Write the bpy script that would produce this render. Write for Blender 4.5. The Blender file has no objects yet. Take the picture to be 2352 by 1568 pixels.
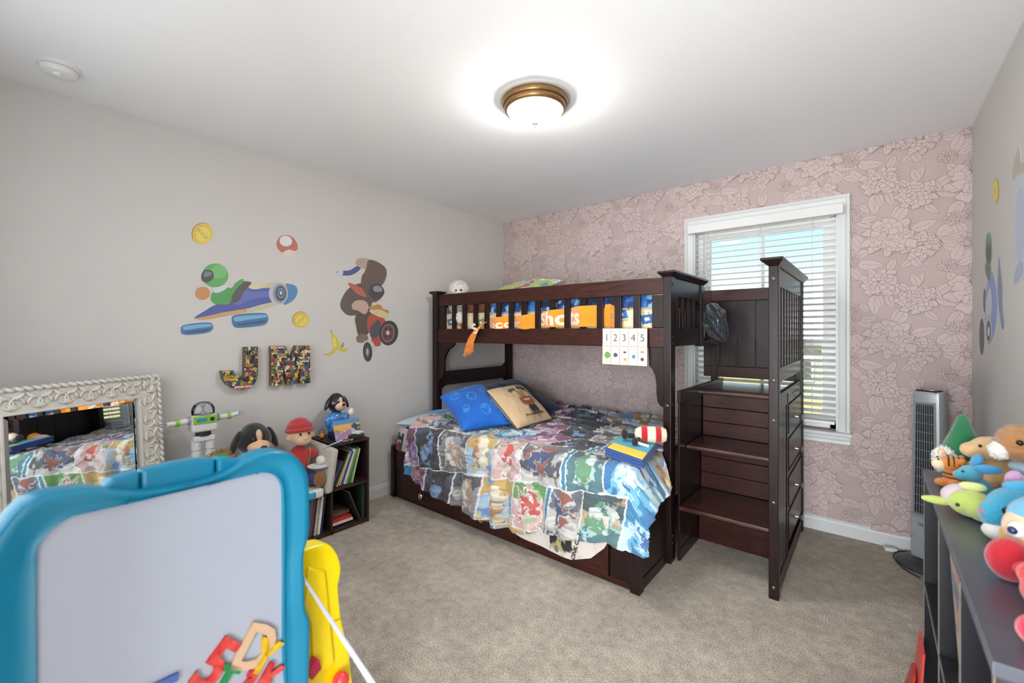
import bpy, bmesh, math, random
import numpy as np
from mathutils import Vector, Matrix, Euler

random.seed(7)
scn = bpy.context.scene
col = scn.collection
PI = math.pi

# ---------------------------------------------------------------- camera
CAM = (3.0012, -3.4986, 1.3039)
YAW = 0.6902
FPX = 1002.44          # focal length in pixels of the 2352 x 1568 frame
cam_d = bpy.data.cameras.new('camera')
cam = bpy.data.objects.new('camera', cam_d)
col.objects.link(cam)
cam.location = CAM
cam.rotation_euler = (PI / 2, 0, YAW)
cam_d.sensor_width = 36.0
cam_d.lens = 36.0 * FPX / 2352.0
cam_d.shift_y = -(784 - 760.1) / 2352.0
cam_d.clip_start = 0.02
cam_d.clip_end = 500
cam_d.dof.use_dof = True
cam_d.dof.focus_distance = 3.1
cam_d.dof.aperture_fstop = 2.6
scn.camera = cam

# ---------------------------------------------------------------- world, sun, exposure
world = bpy.data.worlds.new('sky')
scn.world = world
world.use_nodes = True
wn = world.node_tree
wn.nodes.clear()
sky = wn.nodes.new('ShaderNodeTexSky')
sky.sky_type = 'NISHITA'
sky.sun_disc = False
sky.sun_elevation = math.radians(42)
sky.sun_rotation = math.radians(150)
sky.air_density = 1.0
sky.dust_density = 0.3
sky.ozone_density = 1.2
bg = wn.nodes.new('ShaderNodeBackground')
bg.inputs['Strength'].default_value = SKY_STRENGTH = 0.115
wo = wn.nodes.new('ShaderNodeOutputWorld')
wn.links.new(sky.outputs[0], bg.inputs['Color'])
wn.links.new(bg.outputs[0], wo.inputs['Surface'])

sun_d = bpy.data.lights.new('sun', 'SUN')
sun_d.energy = 5.5
sun_d.angle = math.radians(0.6)
sun_d.color = (1.0, 0.95, 0.87)
sun = bpy.data.objects.new('sun', sun_d)
col.objects.link(sun)
sun.location = (2, -6, 9)
sun.rotation_euler = Euler((math.radians(46), 0, math.radians(-25)))

# daylight entering at the window (portal guides the sky light through the opening)
port_d = bpy.data.lights.new('window_portal', 'AREA')
port_d.shape = 'RECTANGLE'
port_d.size, port_d.size_y = 0.90, 1.46
port_d.cycles.is_portal = True
port = bpy.data.objects.new('window_portal', port_d)
col.objects.link(port)
port.location = (2.38, 0.16, 1.385)
port.rotation_euler = (-PI / 2, 0, 0)

# added fill light at an invented second window, behind the viewer
rear_fill_d = bpy.data.lights.new('rear_fill_light', 'AREA')
rear_fill_d.shape = 'RECTANGLE'
rear_fill_d.size, rear_fill_d.size_y = 1.46, 1.34
rear_fill_d.energy = 8.5
rear_fill_d.color = (0.90, 0.955, 1.0)
rear_fill = bpy.data.objects.new('rear_fill_light', rear_fill_d)
col.objects.link(rear_fill)
rear_fill.location = (1.30, -3.735, 1.46)
rear_fill.rotation_euler = (PI / 2, 0, 0)

# added fill light in an invented hallway, shining through the doorway behind the viewer
hal_d = bpy.data.lights.new('hallway_fill_light', 'AREA')
hal_d.shape = 'RECTANGLE'
hal_d.size, hal_d.size_y = 2.0, 1.9
hal_d.energy = 128.0
hal_d.color = (0.92, 0.965, 1.0)
hal = bpy.data.objects.new('hallway_fill_light', hal_d)
col.objects.link(hal)
hal.location = (3.3, -5.25, 1.0)
hal.rotation_euler = (PI / 2, 0, 0)

scn.view_settings.view_transform = 'Standard'
scn.view_settings.look = 'None'
scn.view_settings.gamma = 1.0
scn.view_settings.use_curve_mapping = False
scn.view_settings.exposure = 0.96
LAMP_EMIT = 46.0
HALL_EMIT = 20.0

cy = scn.cycles
cy.max_bounces = 10
cy.diffuse_bounces = 6
cy.glossy_bounces = 4
cy.transmission_bounces = 8
cy.transparent_max_bounces = 16
cy.sample_clamp_indirect = 6.0
cy.caustics_reflective = False
cy.caustics_refractive = False
cy.use_denoising = True
cy.use_adaptive_sampling = True
cy.adaptive_threshold = 0.025

# ---------------------------------------------------------------- small maths
W, H = 3.428, 2.44            # room width (x) and height (z); back wall y = 0
YF = -3.72                    # wall behind the camera
_s, _c = math.sin(YAW), math.cos(YAW)


def lin(v):
    return v / 12.92 if v <= 0.04045 else ((v + 0.055) / 1.055) ** 2.4


def rgb(h):
    h = h.lstrip('#')
    return tuple(lin(int(h[i:i + 2], 16) / 255) for i in (0, 2, 4))


def trace(u, v, axis, val):
    """point of the plane (axis = val) that the photograph shows at pixel u, v"""
    l, h = (u - 1176) / FPX, (760.1 - v) / FPX
    d = (-_s + l * _c, _c + l * _s, h)
    t = (val - CAM[axis]) / d[axis]
    return Vector((CAM[0] + t * d[0], CAM[1] + t * d[1], CAM[2] + t * d[2]))


def hash2(ix, iy, seed):
    n = (ix.astype(np.int64) * 374761393 + iy.astype(np.int64) * 668265263 + seed * 1442695041) & 0xffffffff
    n = ((n ^ (n >> 13)) * 1274126177) & 0xffffffff
    n = n ^ (n >> 16)
    return (n & 0xffffff) / float(0xffffff)


def vnoise(x, y, seed=0):
    x = np.asarray(x, float); y = np.asarray(y, float)
    ix, iy = np.floor(x), np.floor(y)
    fx, fy = x - ix, y - iy
    fx = fx * fx * (3 - 2 * fx); fy = fy * fy * (3 - 2 * fy)
    a, b = hash2(ix, iy, seed), hash2(ix + 1, iy, seed)
    c, d = hash2(ix, iy + 1, seed), hash2(ix + 1, iy + 1, seed)
    return (a * (1 - fx) + b * fx) * (1 - fy) + (c * (1 - fx) + d * fx) * fy


def fbm(x, y, seed=0, octv=4):
    t = 0; a = 0.5; n = 0
    for i in range(octv):
        t = t + a * vnoise(x * 2 ** i + 17.3 * i, y * 2 ** i - 9.1 * i, seed + i)
        n += a; a *= 0.5
    return t / n


def smooth(pts, k=6, closed=True):
    """Catmull-Rom curve through 2-D or 3-D points"""
    n = len(pts); out = []
    rng = range(n) if closed else range(n - 1)
    for i in rng:
        if closed:
            p0, p1, p2, p3 = (pts[(i + j) % n] for j in (-1, 0, 1, 2))
        else:
            p0, p1, p2, p3 = (pts[min(max(i + j, 0), n - 1)] for j in (-1, 0, 1, 2))
        for q in range(k):
            t = q / k
            out.append(tuple(0.5 * (2 * b + (c - a) * t + (2 * a - 5 * b + 4 * c - d) * t * t
                                    + (3 * b - a - 3 * c + d) * t ** 3) for a, b, c, d in zip(p0, p1, p2, p3)))
    if not closed:
        out.append(tuple(pts[-1]))
    return out


# ---------------------------------------------------------------- materials
MATS = {}


def mat(name, colour, rough=0.6, metal=0.0, tint=0.0, tscale=8.0, bump=0.0, bscale=200.0, coat=0.0, sheen=0.0,
        stretch=None, coat_rough=0.12, coat_ior=1.5, spec=0.5, trans=0.0, dark=None):
    """principled material with procedural tint noise and fine bump"""
    if name in MATS:
        return MATS[name]
    m = bpy.data.materials.new(name)
    m.use_nodes = True
    nt = m.node_tree
    b = nt.nodes['Principled BSDF']
    c = rgb(colour) if isinstance(colour, str) else colour
    b.inputs['Base Color'].default_value = (*c, 1)
    b.inputs['Roughness'].default_value = rough
    b.inputs['Metallic'].default_value = metal
    b.inputs['Coat Weight'].default_value = coat
    b.inputs['Coat Roughness'].default_value = coat_rough
    b.inputs['Coat IOR'].default_value = coat_ior
    b.inputs['Sheen Weight'].default_value = sheen
    b.inputs['Specular IOR Level'].default_value = spec
    b.inputs['Transmission Weight'].default_value = trans
    tc = nt.nodes.new('ShaderNodeTexCoord')
    src = tc.outputs['Object']
    if stretch:
        mp = nt.nodes.new('ShaderNodeMapping')
        mp.inputs['Scale'].default_value = stretch
        nt.links.new(src, mp.inputs['Vector'])
        src = mp.outputs['Vector']
    if tint or dark:
        n = nt.nodes.new('ShaderNodeTexNoise')
        n.inputs['Scale'].default_value = tscale
        n.inputs['Detail'].default_value = 5
        nt.links.new(src, n.inputs['Vector'])
        r = nt.nodes.new('ShaderNodeMix'); r.data_type = 'RGBA'
        d = rgb(dark) if dark else tuple(max(0, x * (1 - tint)) for x in c)
        l = c if dark else tuple(min(1, x * (1 + tint)) for x in c)
        r.inputs[6].default_value = (*d, 1); r.inputs[7].default_value = (*l, 1)
        cr = nt.nodes.new('ShaderNodeMapRange')
        cr.inputs[1].default_value = 0.3; cr.inputs[2].default_value = 0.7
        nt.links.new(n.outputs[0], cr.inputs[0])
        nt.links.new(cr.outputs[0], r.inputs[0])
        nt.links.new(r.outputs[2], b.inputs['Base Color'])
    if bump:
        n2 = nt.nodes.new('ShaderNodeTexNoise')
        n2.inputs['Scale'].default_value = bscale
        n2.inputs['Detail'].default_value = 3
        nt.links.new(src, n2.inputs['Vector'])
        bp = nt.nodes.new('ShaderNodeBump')
        bp.inputs['Strength'].default_value = bump
        bp.inputs['Distance'].default_value = 0.004
        nt.links.new(n2.outputs[0], bp.inputs['Height'])
        nt.links.new(bp.outputs[0], b.inputs['Normal'])
    MATS[name] = m
    return m


def printed(name, rough=0.75, sheen=0.0, bump=0.0, bscale=900.0, coat=0.0):
    """material whose colour is the print stored on the mesh (colour attribute 'Col')"""
    if name in MATS:
        return MATS[name]
    m = mat(name, '#808080', rough, sheen=sheen, bump=bump, bscale=bscale, coat=coat)
    nt = m.node_tree
    a = nt.nodes.new('ShaderNodeAttribute')
    a.attribute_name = 'Col'
    nt.links.new(a.outputs['Color'], nt.nodes['Principled BSDF'].inputs['Base Color'])
    return m


# ---------------------------------------------------------------- mesh builder
class G:
    def __init__(self):
        self.v, self.f, self.c = [], [], []
        self.cur = None

    def add(self, vs, fs):
        o = len(self.v)
        self.v += [tuple(p) for p in vs]
        self.f += [tuple(i + o for i in f) for f in fs]
        self.c += [self.cur] * len(fs)
        return self

    def box(self, x0, x1, y0, y1, z0, z1):
        vs = [(x, y, z) for x in (x0, x1) for y in (y0, y1) for z in (z0, z1)]
        return self.add(vs, [(0, 1, 3, 2), (4, 6, 7, 5), (0, 4, 5, 1), (2, 3, 7, 6), (0, 2, 6, 4), (1, 5, 7, 3)])

    def obox(self, cen, size, rot=None):
        r = Euler(rot).to_matrix() if rot is not None and not isinstance(rot, Matrix) else (rot or Matrix.Identity(3))
        vs = [Vector(cen) + r @ Vector((x * size[0] / 2, y * size[1] / 2, z * size[2] / 2))
              for x in (-1, 1) for y in (-1, 1) for z in (-1, 1)]
        return self.add(vs, [(0, 1, 3, 2), (4, 6, 7, 5), (0, 4, 5, 1), (2, 3, 7, 6), (0, 2, 6, 4), (1, 5, 7, 3)])

    def hull8(self, a, b):
        """solid between two quads (lists of 4 points, same winding)"""
        return self.add(list(a) + list(b), [(3, 2, 1, 0), (4, 5, 6, 7)] + [(i, (i + 1) % 4, 4 + (i + 1) % 4, 4 + i) for i in range(4)])

    def prism(self, poly, fn0, fn1):
        """extrude a 2-D polygon: fn0 / fn1 map (a, b) to the two end faces"""
        n = len(poly)
        vs = [fn0(*p) for p in poly] + [fn1(*p) for p in poly]
        fs = [tuple(range(n))[::-1], tuple(range(n, 2 * n))]
        fs += [(i, (i + 1) % n, n + (i + 1) % n, n + i) for i in range(n)]
        return self.add(vs, fs)

    def ring(self, outer, inner, fn0, fn1):
        """extruded plate with a hole; outer and inner have the same number of points"""
        n = len(outer)
        vs = [fn0(*p) for p in outer] + [fn0(*p) for p in inner] + [fn1(*p) for p in outer] + [fn1(*p) for p in inner]
        fs = []
        for i in range(n):
            j = (i + 1) % n
            fs += [(i, n + i, n + j, j), (2 * n + i, 2 * n + j, 3 * n + j, 3 * n + i),
                   (i, j, 2 * n + j, 2 * n + i), (n + i, 3 * n + i, 3 * n + j, n + j)]
        return self.add(vs, fs)

    def cyl(self, p0, p1, r0, r1=None, n=16, caps=True):
        r1 = r0 if r1 is None else r1
        p0, p1 = Vector(p0), Vector(p1)
        d = (p1 - p0).normalized()
        a = d.orthogonal().normalized(); b = d.cross(a)
        vs = []
        for p, r in ((p0, r0), (p1, r1)):
            vs += [p + (a * math.cos(2 * PI * i / n) + b * math.sin(2 * PI * i / n)) * r for i in range(n)]
        fs = [(i, (i + 1) % n, n + (i + 1) % n, n + i) for i in range(n)]
        if caps:
            fs += [tuple(range(n))[::-1], tuple(range(n, 2 * n))]
        return self.add(vs, fs)

    def tube(self, pts, r, n=8, closed=False):
        pts = [Vector(p) for p in pts]
        m = len(pts)
        rs = r if isinstance(r, (list, tuple)) else [r] * m
        vs = []; up = None
        for i, p in enumerate(pts):
            if closed:
                d = pts[(i + 1) % m] - pts[i - 1]
            else:
                d = pts[min(i + 1, m - 1)] - pts[max(i - 1, 0)]
            d.normalize()
            if up is None:
                up = d.orthogonal().normalized()
            up = (up - d * up.dot(d))
            up = up.normalized() if up.length > 1e-6 else d.orthogonal().normalized()
            b = d.cross(up)
            vs += [p + (up * math.cos(2 * PI * k / n) + b * math.sin(2 * PI * k / n)) * rs[i] for k in range(n)]
        fs = []
        for i in range(m if closed else m - 1):
            j = (i + 1) % m
            fs += [(i * n + k, i * n + (k + 1) % n, j * n + (k + 1) % n, j * n + k) for k in range(n)]
        if not closed:
            fs += [tuple(range(n))[::-1], tuple(range((m - 1) * n, m * n))]
        return self.add(vs, fs)

    def lathe(self, prof, cen=(0, 0, 0), n=32, axis=None, sx=1.0, sy=1.0):
        """prof: (radius, height) pairs"""
        R = Matrix.Identity(3) if axis is None else Vector((0, 0, 1)).rotation_difference(Vector(axis)).to_matrix()
        vs = []
        for r, z in prof:
            for i in range(n):
                a = 2 * PI * i / n
                vs.append(Vector(cen) + R @ Vector((r * sx * math.cos(a), r * sy * math.sin(a), z)))
        m = len(prof); fs = []
        for k in range(m - 1):
            fs += [(k * n + i, k * n + (i + 1) % n, (k + 1) * n + (i + 1) % n, (k + 1) * n + i) for i in range(n)]
        fs += [tuple(range(n))[::-1], tuple(range((m - 1) * n, m * n))]
        return self.add(vs, fs)

    def ell(self, cen, rad, rot=None, nu=18, nv=12):
        if not isinstance(rad, (tuple, list)):
            rad = (rad,) * 3
        R = Matrix.Identity(3) if rot is None else (rot if isinstance(rot, Matrix) else Euler(rot).to_matrix())
        c = Vector(cen)
        vs = [c + R @ Vector((0, 0, -rad[2]))]
        for j in range(1, nv):
            t = -PI / 2 + PI * j / nv
            for i in range(nu):
                a = 2 * PI * i / nu
                vs.append(c + R @ Vector((rad[0] * math.cos(t) * math.cos(a), rad[1] * math.cos(t) * math.sin(a), rad[2] * math.sin(t))))
        vs.append(c + R @ Vector((0, 0, rad[2])))
        fs = [(0, 1 + (i + 1) % nu, 1 + i) for i in range(nu)]
        for j in range(nv - 2):
            o = 1 + j * nu
            fs += [(o + i, o + (i + 1) % nu, o + nu + (i + 1) % nu, o + nu + i) for i in range(nu)]
        o = 1 + (nv - 2) * nu; t = len(vs) - 1
        fs += [(o + i, o + (i + 1) % nu, t) for i in range(nu)]
        return self.add(vs, fs)

    def mesh(self, name):
        me = bpy.data.meshes.new(name)
        me.from_pydata(self.v, [], self.f)
        if any(c is not None for c in self.c):
            at = me.color_attributes.new('Col', 'FLOAT_COLOR', 'CORNER')
            arr = []
            for p, c in zip(self.f, self.c):
                c = c or (0.5, 0.5, 0.5)
                arr += [c[0], c[1], c[2], 1.0] * len(p)
            at.data.foreach_set('color', arr)
        return me


WM = {}          # world matrices of the empties


def link(o):
    col.objects.link(o)
    return o


def tag(o, label=None, cat=None, group=None, kind=None):
    for k, v in (('label', label), ('category', cat), ('group', group), ('kind', kind)):
        if v:
            o[k] = v
    return o


def thing(name, label, cat, loc=(0, 0, 0), rotz=0.0, group=None, rot=None):
    o = link(bpy.data.objects.new(name, None))
    o.empty_display_size = 0.05
    o.location = loc
    e = Euler(rot) if rot else Euler((0, 0, rotz))
    o.rotation_euler = e
    WM[o.name] = Matrix.Translation(loc) @ e.to_matrix().to_4x4()
    tag(o, label, cat, group)
    return o


def obj(name, g, m, parent=None, world=True, smooth_=False, bevel=0.0, angle=0.7, label=None, fix=True):
    """one mesh object; vertices in world space unless world is False (then in the parent's space)"""
    me = g if isinstance(g, bpy.types.Mesh) else g.mesh(name)
    if fix and not isinstance(g, bpy.types.Mesh):
        bm = bmesh.new(); bm.from_mesh(me)
        bmesh.ops.recalc_face_normals(bm, faces=bm.faces)
        bm.to_mesh(me); bm.free()
    o = bpy.data.objects.new(name, me)
    if m is not None and not me.materials:
        me.materials.append(m)
    link(o)
    if parent is not None:
        o.parent = parent
        if world and parent.name in WM:
            me.transform(WM[parent.name].inverted())
        elif world and parent.parent is not None and parent.parent.name in WM:
            me.transform(WM[parent.parent.name].inverted())
    if smooth_:
        me.polygons.foreach_set('use_smooth', [True] * len(me.polygons))
        if angle < 3:
            me.set_sharp_from_angle(angle=angle)
    if bevel:
        b = o.modifiers.new('bevel', 'BEVEL')
        b.width = bevel; b.segments = 2; b.limit_method = 'ANGLE'; b.angle_limit = 0.7
    if label:
        o['label'] = label
    me.update()
    return o


def solo(name, g, m, label, cat, group=None, base=None, rotz=0, **k):
    """a thing that is one mesh: origin moved to its base"""
    o = obj(name, g, m, None, **k)
    me = o.data
    if base is None:
        co = np.empty(len(me.vertices) * 3); me.vertices.foreach_get('co', co); co = co.reshape(-1, 3)
        base = ((co[:, 0].min() + co[:, 0].max()) / 2, (co[:, 1].min() + co[:, 1].max()) / 2, co[:, 2].min())
    me.transform(Matrix.Translation(-Vector(base)))
    o.location = base
    WM[o.name] = Matrix.Translation(base)
    return tag(o, label, cat, group)


def struct(name, g, m, label=None, parent=None, **k):
    o = obj(name, g, m, parent, **k)
    if parent is None:
        o['kind'] = 'structure'
    if label:
        o['label'] = label
    return o


def grid_mesh(name, P, colours=None, closed_u=False, uv=False):
    """mesh from an (n, m, 3) array of points with optional (n, m, 3) colours"""
    n, m = P.shape[:2]
    idx = np.arange(n * m).reshape(n, m)
    if closed_u:
        idx = np.vstack([idx, idx[:1]])
    q = np.stack([idx[:-1, :-1], idx[1:, :-1], idx[1:, 1:], idx[:-1, 1:]], -1).reshape(-1, 4)
    me = bpy.data.meshes.new(name)
    me.vertices.add(n * m)
    me.vertices.foreach_set('co', P.reshape(-1).astype(np.float32))
    me.loops.add(q.size)
    me.loops.foreach_set('vertex_index', q.reshape(-1).astype(np.int32))
    me.polygons.add(len(q))
    me.polygons.foreach_set('loop_start', (np.arange(len(q)) * 4).astype(np.int32))
    me.polygons.foreach_set('use_smooth', np.ones(len(q), bool))
    me.update(calc_edges=True)
    if colours is not None:
        at = me.color_attributes.new('Col', 'FLOAT_COLOR', 'POINT')
        c = np.ones((n * m, 4), np.float32)
        c[:, :3] = colours.reshape(-1, 3)
        at.data.foreach_set('color', c.reshape(-1))
    return me


def text_mesh(s, size=0.1, extrude=0.0, bold=0.0, align='CENTER', space=1.0):
    cu = bpy.data.curves.new('lettering', 'FONT')
    cu.body = s; cu.size = size; cu.extrude = extrude; cu.offset = bold
    cu.align_x = align; cu.align_y = 'CENTER'; cu.space_character = space
    cu.resolution_u = 3
    o = link(bpy.data.objects.new('lettering', cu))
    dg = bpy.context.evaluated_depsgraph_get()
    me = bpy.data.meshes.new_from_object(o.evaluated_get(dg))
    bpy.data.objects.remove(o)
    bpy.data.curves.remove(cu)
    return me


def basis(org, right, up):
    r = Vector(right).normalized()
    n = r.cross(Vector(up)).normalized()
    u = n.cross(r)
    M = Matrix((r, u, n)).transposed().to_4x4()
    return Matrix.Translation(org) @ M


def lettering(name, s, size, org, right, up, m, parent, extrude=0.0006, bold=0.0, space=1.0):
    me = text_mesh(s, size, extrude, bold, space=space)
    me.transform(basis(org, right, up))
    me.materials.clear()
    return obj(name, me, m, parent)


def srgb_arr(hexes):
    return np.array([rgb(h) for h in hexes])
# ================================================================ the room shell
M_wall = mat('greige_wall_paint', '#cfccc9', 0.85, bump=0.15, bscale=350, tint=0.015, tscale=3)
M_wallr = M_wall
M_paper = mat('wallpaper_ground', '#bba8a5', 0.8, bump=0.08, bscale=500, tint=0.02, tscale=4)
M_ceil = mat('ceiling_paint', '#f1f2f4', 0.9, bump=0.15, bscale=300)
M_trim = mat('white_trim_paint', '#d3d6d6', 0.4, tint=0.01)
M_vinyl = mat('white_window_vinyl', '#eef0f0', 0.35, tint=0.01)


def carpet_material():
    m = bpy.data.materials.new('carpet')
    m.use_nodes = True
    nt = m.node_tree; b = nt.nodes['Principled BSDF']
    b.inputs['Roughness'].default_value = 0.95
    b.inputs['Sheen Weight'].default_value = 0.15
    tc = nt.nodes.new('ShaderNodeTexCoord')

    def noise(scale, detail=2, rough=0.5):
        n = nt.nodes.new('ShaderNodeTexNoise')
        n.inputs['Scale'].default_value = scale
        n.inputs['Detail'].default_value = detail
        n.inputs['Roughness'].default_value = rough
        nt.links.new(tc.outputs['Object'], n.inputs['Vector'])
        return n
    big, mid, fine = noise(4.5, 4), noise(22, 3), noise(170, 2, 0.7)

    def rng(n, a, b_, c, d):
        r = nt.nodes.new('ShaderNodeMapRange')
        for i, x in enumerate((a, b_, c, d)):
            r.inputs[i + 1].default_value = x
        nt.links.new(n.outputs[0], r.inputs[0])
        return r
    r1, r2, r3 = rng(big, 0.35, 0.65, 0.84, 1.04), rng(mid, 0.3, 0.7, 0.76, 1.10), rng(fine, 0.35, 0.65, 0.50, 1.30)
    m1 = nt.nodes.new('ShaderNodeMath'); m1.operation = 'MULTIPLY'
    m2 = nt.nodes.new('ShaderNodeMath'); m2.operation = 'MULTIPLY'
    nt.links.new(r1.outputs[0], m1.inputs[0]); nt.links.new(r2.outputs[0], m1.inputs[1])
    nt.links.new(m1.outputs[0], m2.inputs[0]); nt.links.new(r3.outputs[0], m2.inputs[1])
    vm = nt.nodes.new('ShaderNodeVectorMath'); vm.operation = 'SCALE'
    vm.inputs[0].default_value = rgb('#cbbfae')
    nt.links.new(m2.outputs[0], vm.inputs['Scale'])
    nt.links.new(vm.outputs[0], b.inputs['Base Color'])
    bp = nt.nodes.new('ShaderNodeBump')
    bp.inputs['Strength'].default_value = 0.9
    bp.inputs['Distance'].default_value = 0.012
    nt.links.new(fine.outputs[0], bp.inputs['Height'])
    nt.links.new(bp.outputs[0], b.inputs['Normal'])
    return m


M_carpet = carpet_material()
struct('floor', G().box(-0.1, W + 0.1, YF - 0.1, 0.16, -0.12, 0.0), M_carpet, 'beige cut-pile carpet')
struct('ceiling', G().box(-0.1, W + 0.1, YF - 0.1, 0.16, H, H + 0.12), M_ceil, 'flat white ceiling')
struct('wall_left', G().box(-0.1, 0.0, YF - 0.1, 0.16, 0, H), M_wall, 'greige painted wall with stickers')
struct('wall_right', G().box(W, W + 0.1, YF - 0.1, 0.16, 0, H), M_wallr, 'pale painted wall beside the shelf')
DX0, DX1, DZ = 2.42, 3.32, 2.05                       # unseen doorway behind the viewer, added to let the fill light in
struct('wall_front', G().box(0, .55, YF - 0.1, YF, 0, H).box(2.05, DX0, YF - 0.1, YF, 0, H).box(.55, 2.05, YF - 0.1, YF, 0, .77).box(.55, 2.05, YF - 0.1, YF, 2.15, H).box(DX1, W, YF - 0.1, YF, 0, H).box(DX0, DX1, YF - 0.1, YF, DZ, H), M_wall, 'greige painted wall behind the viewer')
g = G().box(DX0 - .06, DX0, YF, YF + .015, 0, DZ + .06).box(DX1, DX1 + .06, YF, YF + .015, 0, DZ + .06).box(DX0, DX1, YF, YF + .015, DZ, DZ + .06)
struct('trim_1', g, M_trim, 'white casing of the added doorway')
w2_ = thing('added_rear_window', 'white framed window added unseen in the wall behind the viewer', 'window', (1.3, YF, .77))  # unseen window, added as the opening for the rear fill light
w2_['kind'] = 'structure'
obj('casing', G().box(.49, .55, YF, YF + .018, .71, 2.21).box(2.05, 2.11, YF, YF + .018, .71, 2.21).box(.55, 2.05, YF, YF + .018, 2.15, 2.21).box(.55, 2.05, YF, YF + .03, .74, .77), M_trim, w2_)
obj('sash', G().box(.55, .60, YF - .09, YF - .05, .77, 2.15).box(2.0, 2.05, YF - .09, YF - .05, .77, 2.15).box(1.28, 1.32, YF - .09, YF - .05, .77, 2.15)
    .box(.60, 2.0, YF - .09, YF - .05, .77, .82).box(.60, 2.0, YF - .09, YF - .05, 2.10, 2.15), M_vinyl, w2_)
# unseen hallway beyond the doorway, added to house the fill light
HY = YF - 0.1
struct('hall_floor', G().box(2.2, 4.4, HY - 1.5, HY, -.12, 0), M_carpet, 'added hallway carpet')
struct('hall_ceiling', G().box(2.2, 4.4, HY - 1.5, HY, H, H + .12), M_ceil, 'added hallway ceiling')
struct('hall_wall_far', G().box(2.2, 4.4, HY - 1.6, HY - 1.5, 0, H), M_wall, 'added hallway wall')
struct('hall_wall_left', G().box(2.1, 2.2, HY - 1.6, HY, 0, H), M_wall, 'added hallway end wall')
struct('hall_wall_right', G().box(4.4, 4.5, HY - 1.6, HY, 0, H), M_wall, 'added hallway end wall')
struct('hall_wall_near', G().box(W + .1, 4.4, HY - .02, HY, 0, H), M_wall, 'added hallway wall beside the doorway')
HX0, HX1, HZ0, HZ1 = 1.935, 2.832, 0.66, 2.105        # window opening
g = G().box(0, HX0, 0, 0.16, 0, H).box(HX1, W, 0, 0.16, 0, H).box(HX0, HX1, 0, 0.16, 0, HZ0).box(HX0, HX1, 0, 0.16, HZ1, H)
wall_back = struct('wall_back', g, M_paper, 'wall papered with pale pink peonies')

# ---------------------------------------------------------------- wallpaper print: peonies and leaves, flat print a hair proud of the wall
TW, TH = 0.80, 0.62
_tri_v, _tri_f, _tri_m = [], [], []


def _poly(pts, z, m):
    o = len(_tri_v)
    for p in pts:
        _tri_v.append((p[0], p[1], z))
    _tri_f.append(tuple(range(o, o + len(pts)))); _tri_m.append(m)


def _outline(pts, z, w, closed=True):
    n = len(pts)
    for i in range(n if closed else n - 1):
        a, b = pts[i], pts[(i + 1) % n]
        dx, dy = b[0] - a[0], b[1] - a[1]
        L = math.hypot(dx, dy) or 1e-9
        nx, ny = -dy / L * w / 2, dx / L * w / 2
        _poly([(a[0] + nx, a[1] + ny), (b[0] + nx, b[1] + ny), (b[0] - nx, b[1] - ny), (a[0] - nx, a[1] - ny)], z, 1)


_zl = 0.0


def petal(cx, cy, ang, r0, r1, w, rnd, lw=0.0015):
    global _zl
    pts = []
    n = 11
    k = rnd.random() * 6
    for i in range(n):
        t = -1 + 2 * i / (n - 1)
        rr = r1 * (1 - 0.16 * t * t) * (1 + 0.055 * math.sin(5.2 * t + k)) - (r1 - r0) * 0.72 * abs(t) ** 5
        a = ang + t * w * (1 - 0.15 * abs(t) ** 4)
        pts.append((cx + rr * math.cos(a), cy + 0.86 * rr * math.sin(a)))
    pts.append((cx + r0 * math.cos(ang + w * 0.5), cy + 0.86 * r0 * math.sin(ang + w * 0.5)))
    pts.append((cx + r0 * math.cos(ang - w * 0.5), cy + 0.86 * r0 * math.sin(ang - w * 0.5)))
    pts = pts[::-1]
    _zl += 0.00002
    _poly(pts, _zl, 0)
    _outline(pts, _zl + 0.00001, lw)
    if r1 > 0.03 and rnd.random() < 0.75:
        for q in range(2):
            t = rnd.uniform(-0.5, 0.5)
            a = ang + t * w
            ra, rb = r0 + (r1 - r0) * 0.35, r0 + (r1 - r0) * rnd.uniform(0.6, 0.9)
            _outline([(cx + ra * math.cos(a), cy + 0.86 * ra * math.sin(a)),
                      (cx + (ra + rb) / 2 * math.cos(a + 0.05), cy + 0.86 * (ra + rb) / 2 * math.sin(a + 0.05)),
                      (cx + rb * math.cos(a), cy + 0.86 * rb * math.sin(a))], _zl + 0.00001, lw * 0.7, False)


def peony(cx, cy, R, rnd):
    global _zl
    rot = rnd.random() * 6
    n_r = 6 if R > 0.12 else (5 if R > .08 else 4)
    for k in range(n_r):
        f = 1 - k / n_r
        r1 = R * (0.30 + 0.70 * f)
        n = [10, 9, 9, 8, 6, 5][k]
        ox, oy = rnd.uniform(-.06, .06) * R, (0.10 * (1 - f)) * R
        for i in range(n):
            a = rot + k * 0.4 + 2 * PI * (i + rnd.uniform(-0.22, 0.22)) / n
            petal(cx + ox, cy + oy, a, r1 * 0.18, r1 * rnd.uniform(0.84, 1.12), PI / n * rnd.uniform(1.0, 1.35), rnd)
    for i in range(5):
        a = rnd.random() * 6
        petal(cx, cy + 0.1 * R, a, 0.0, R * 0.27, 0.9, rnd)


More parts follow.
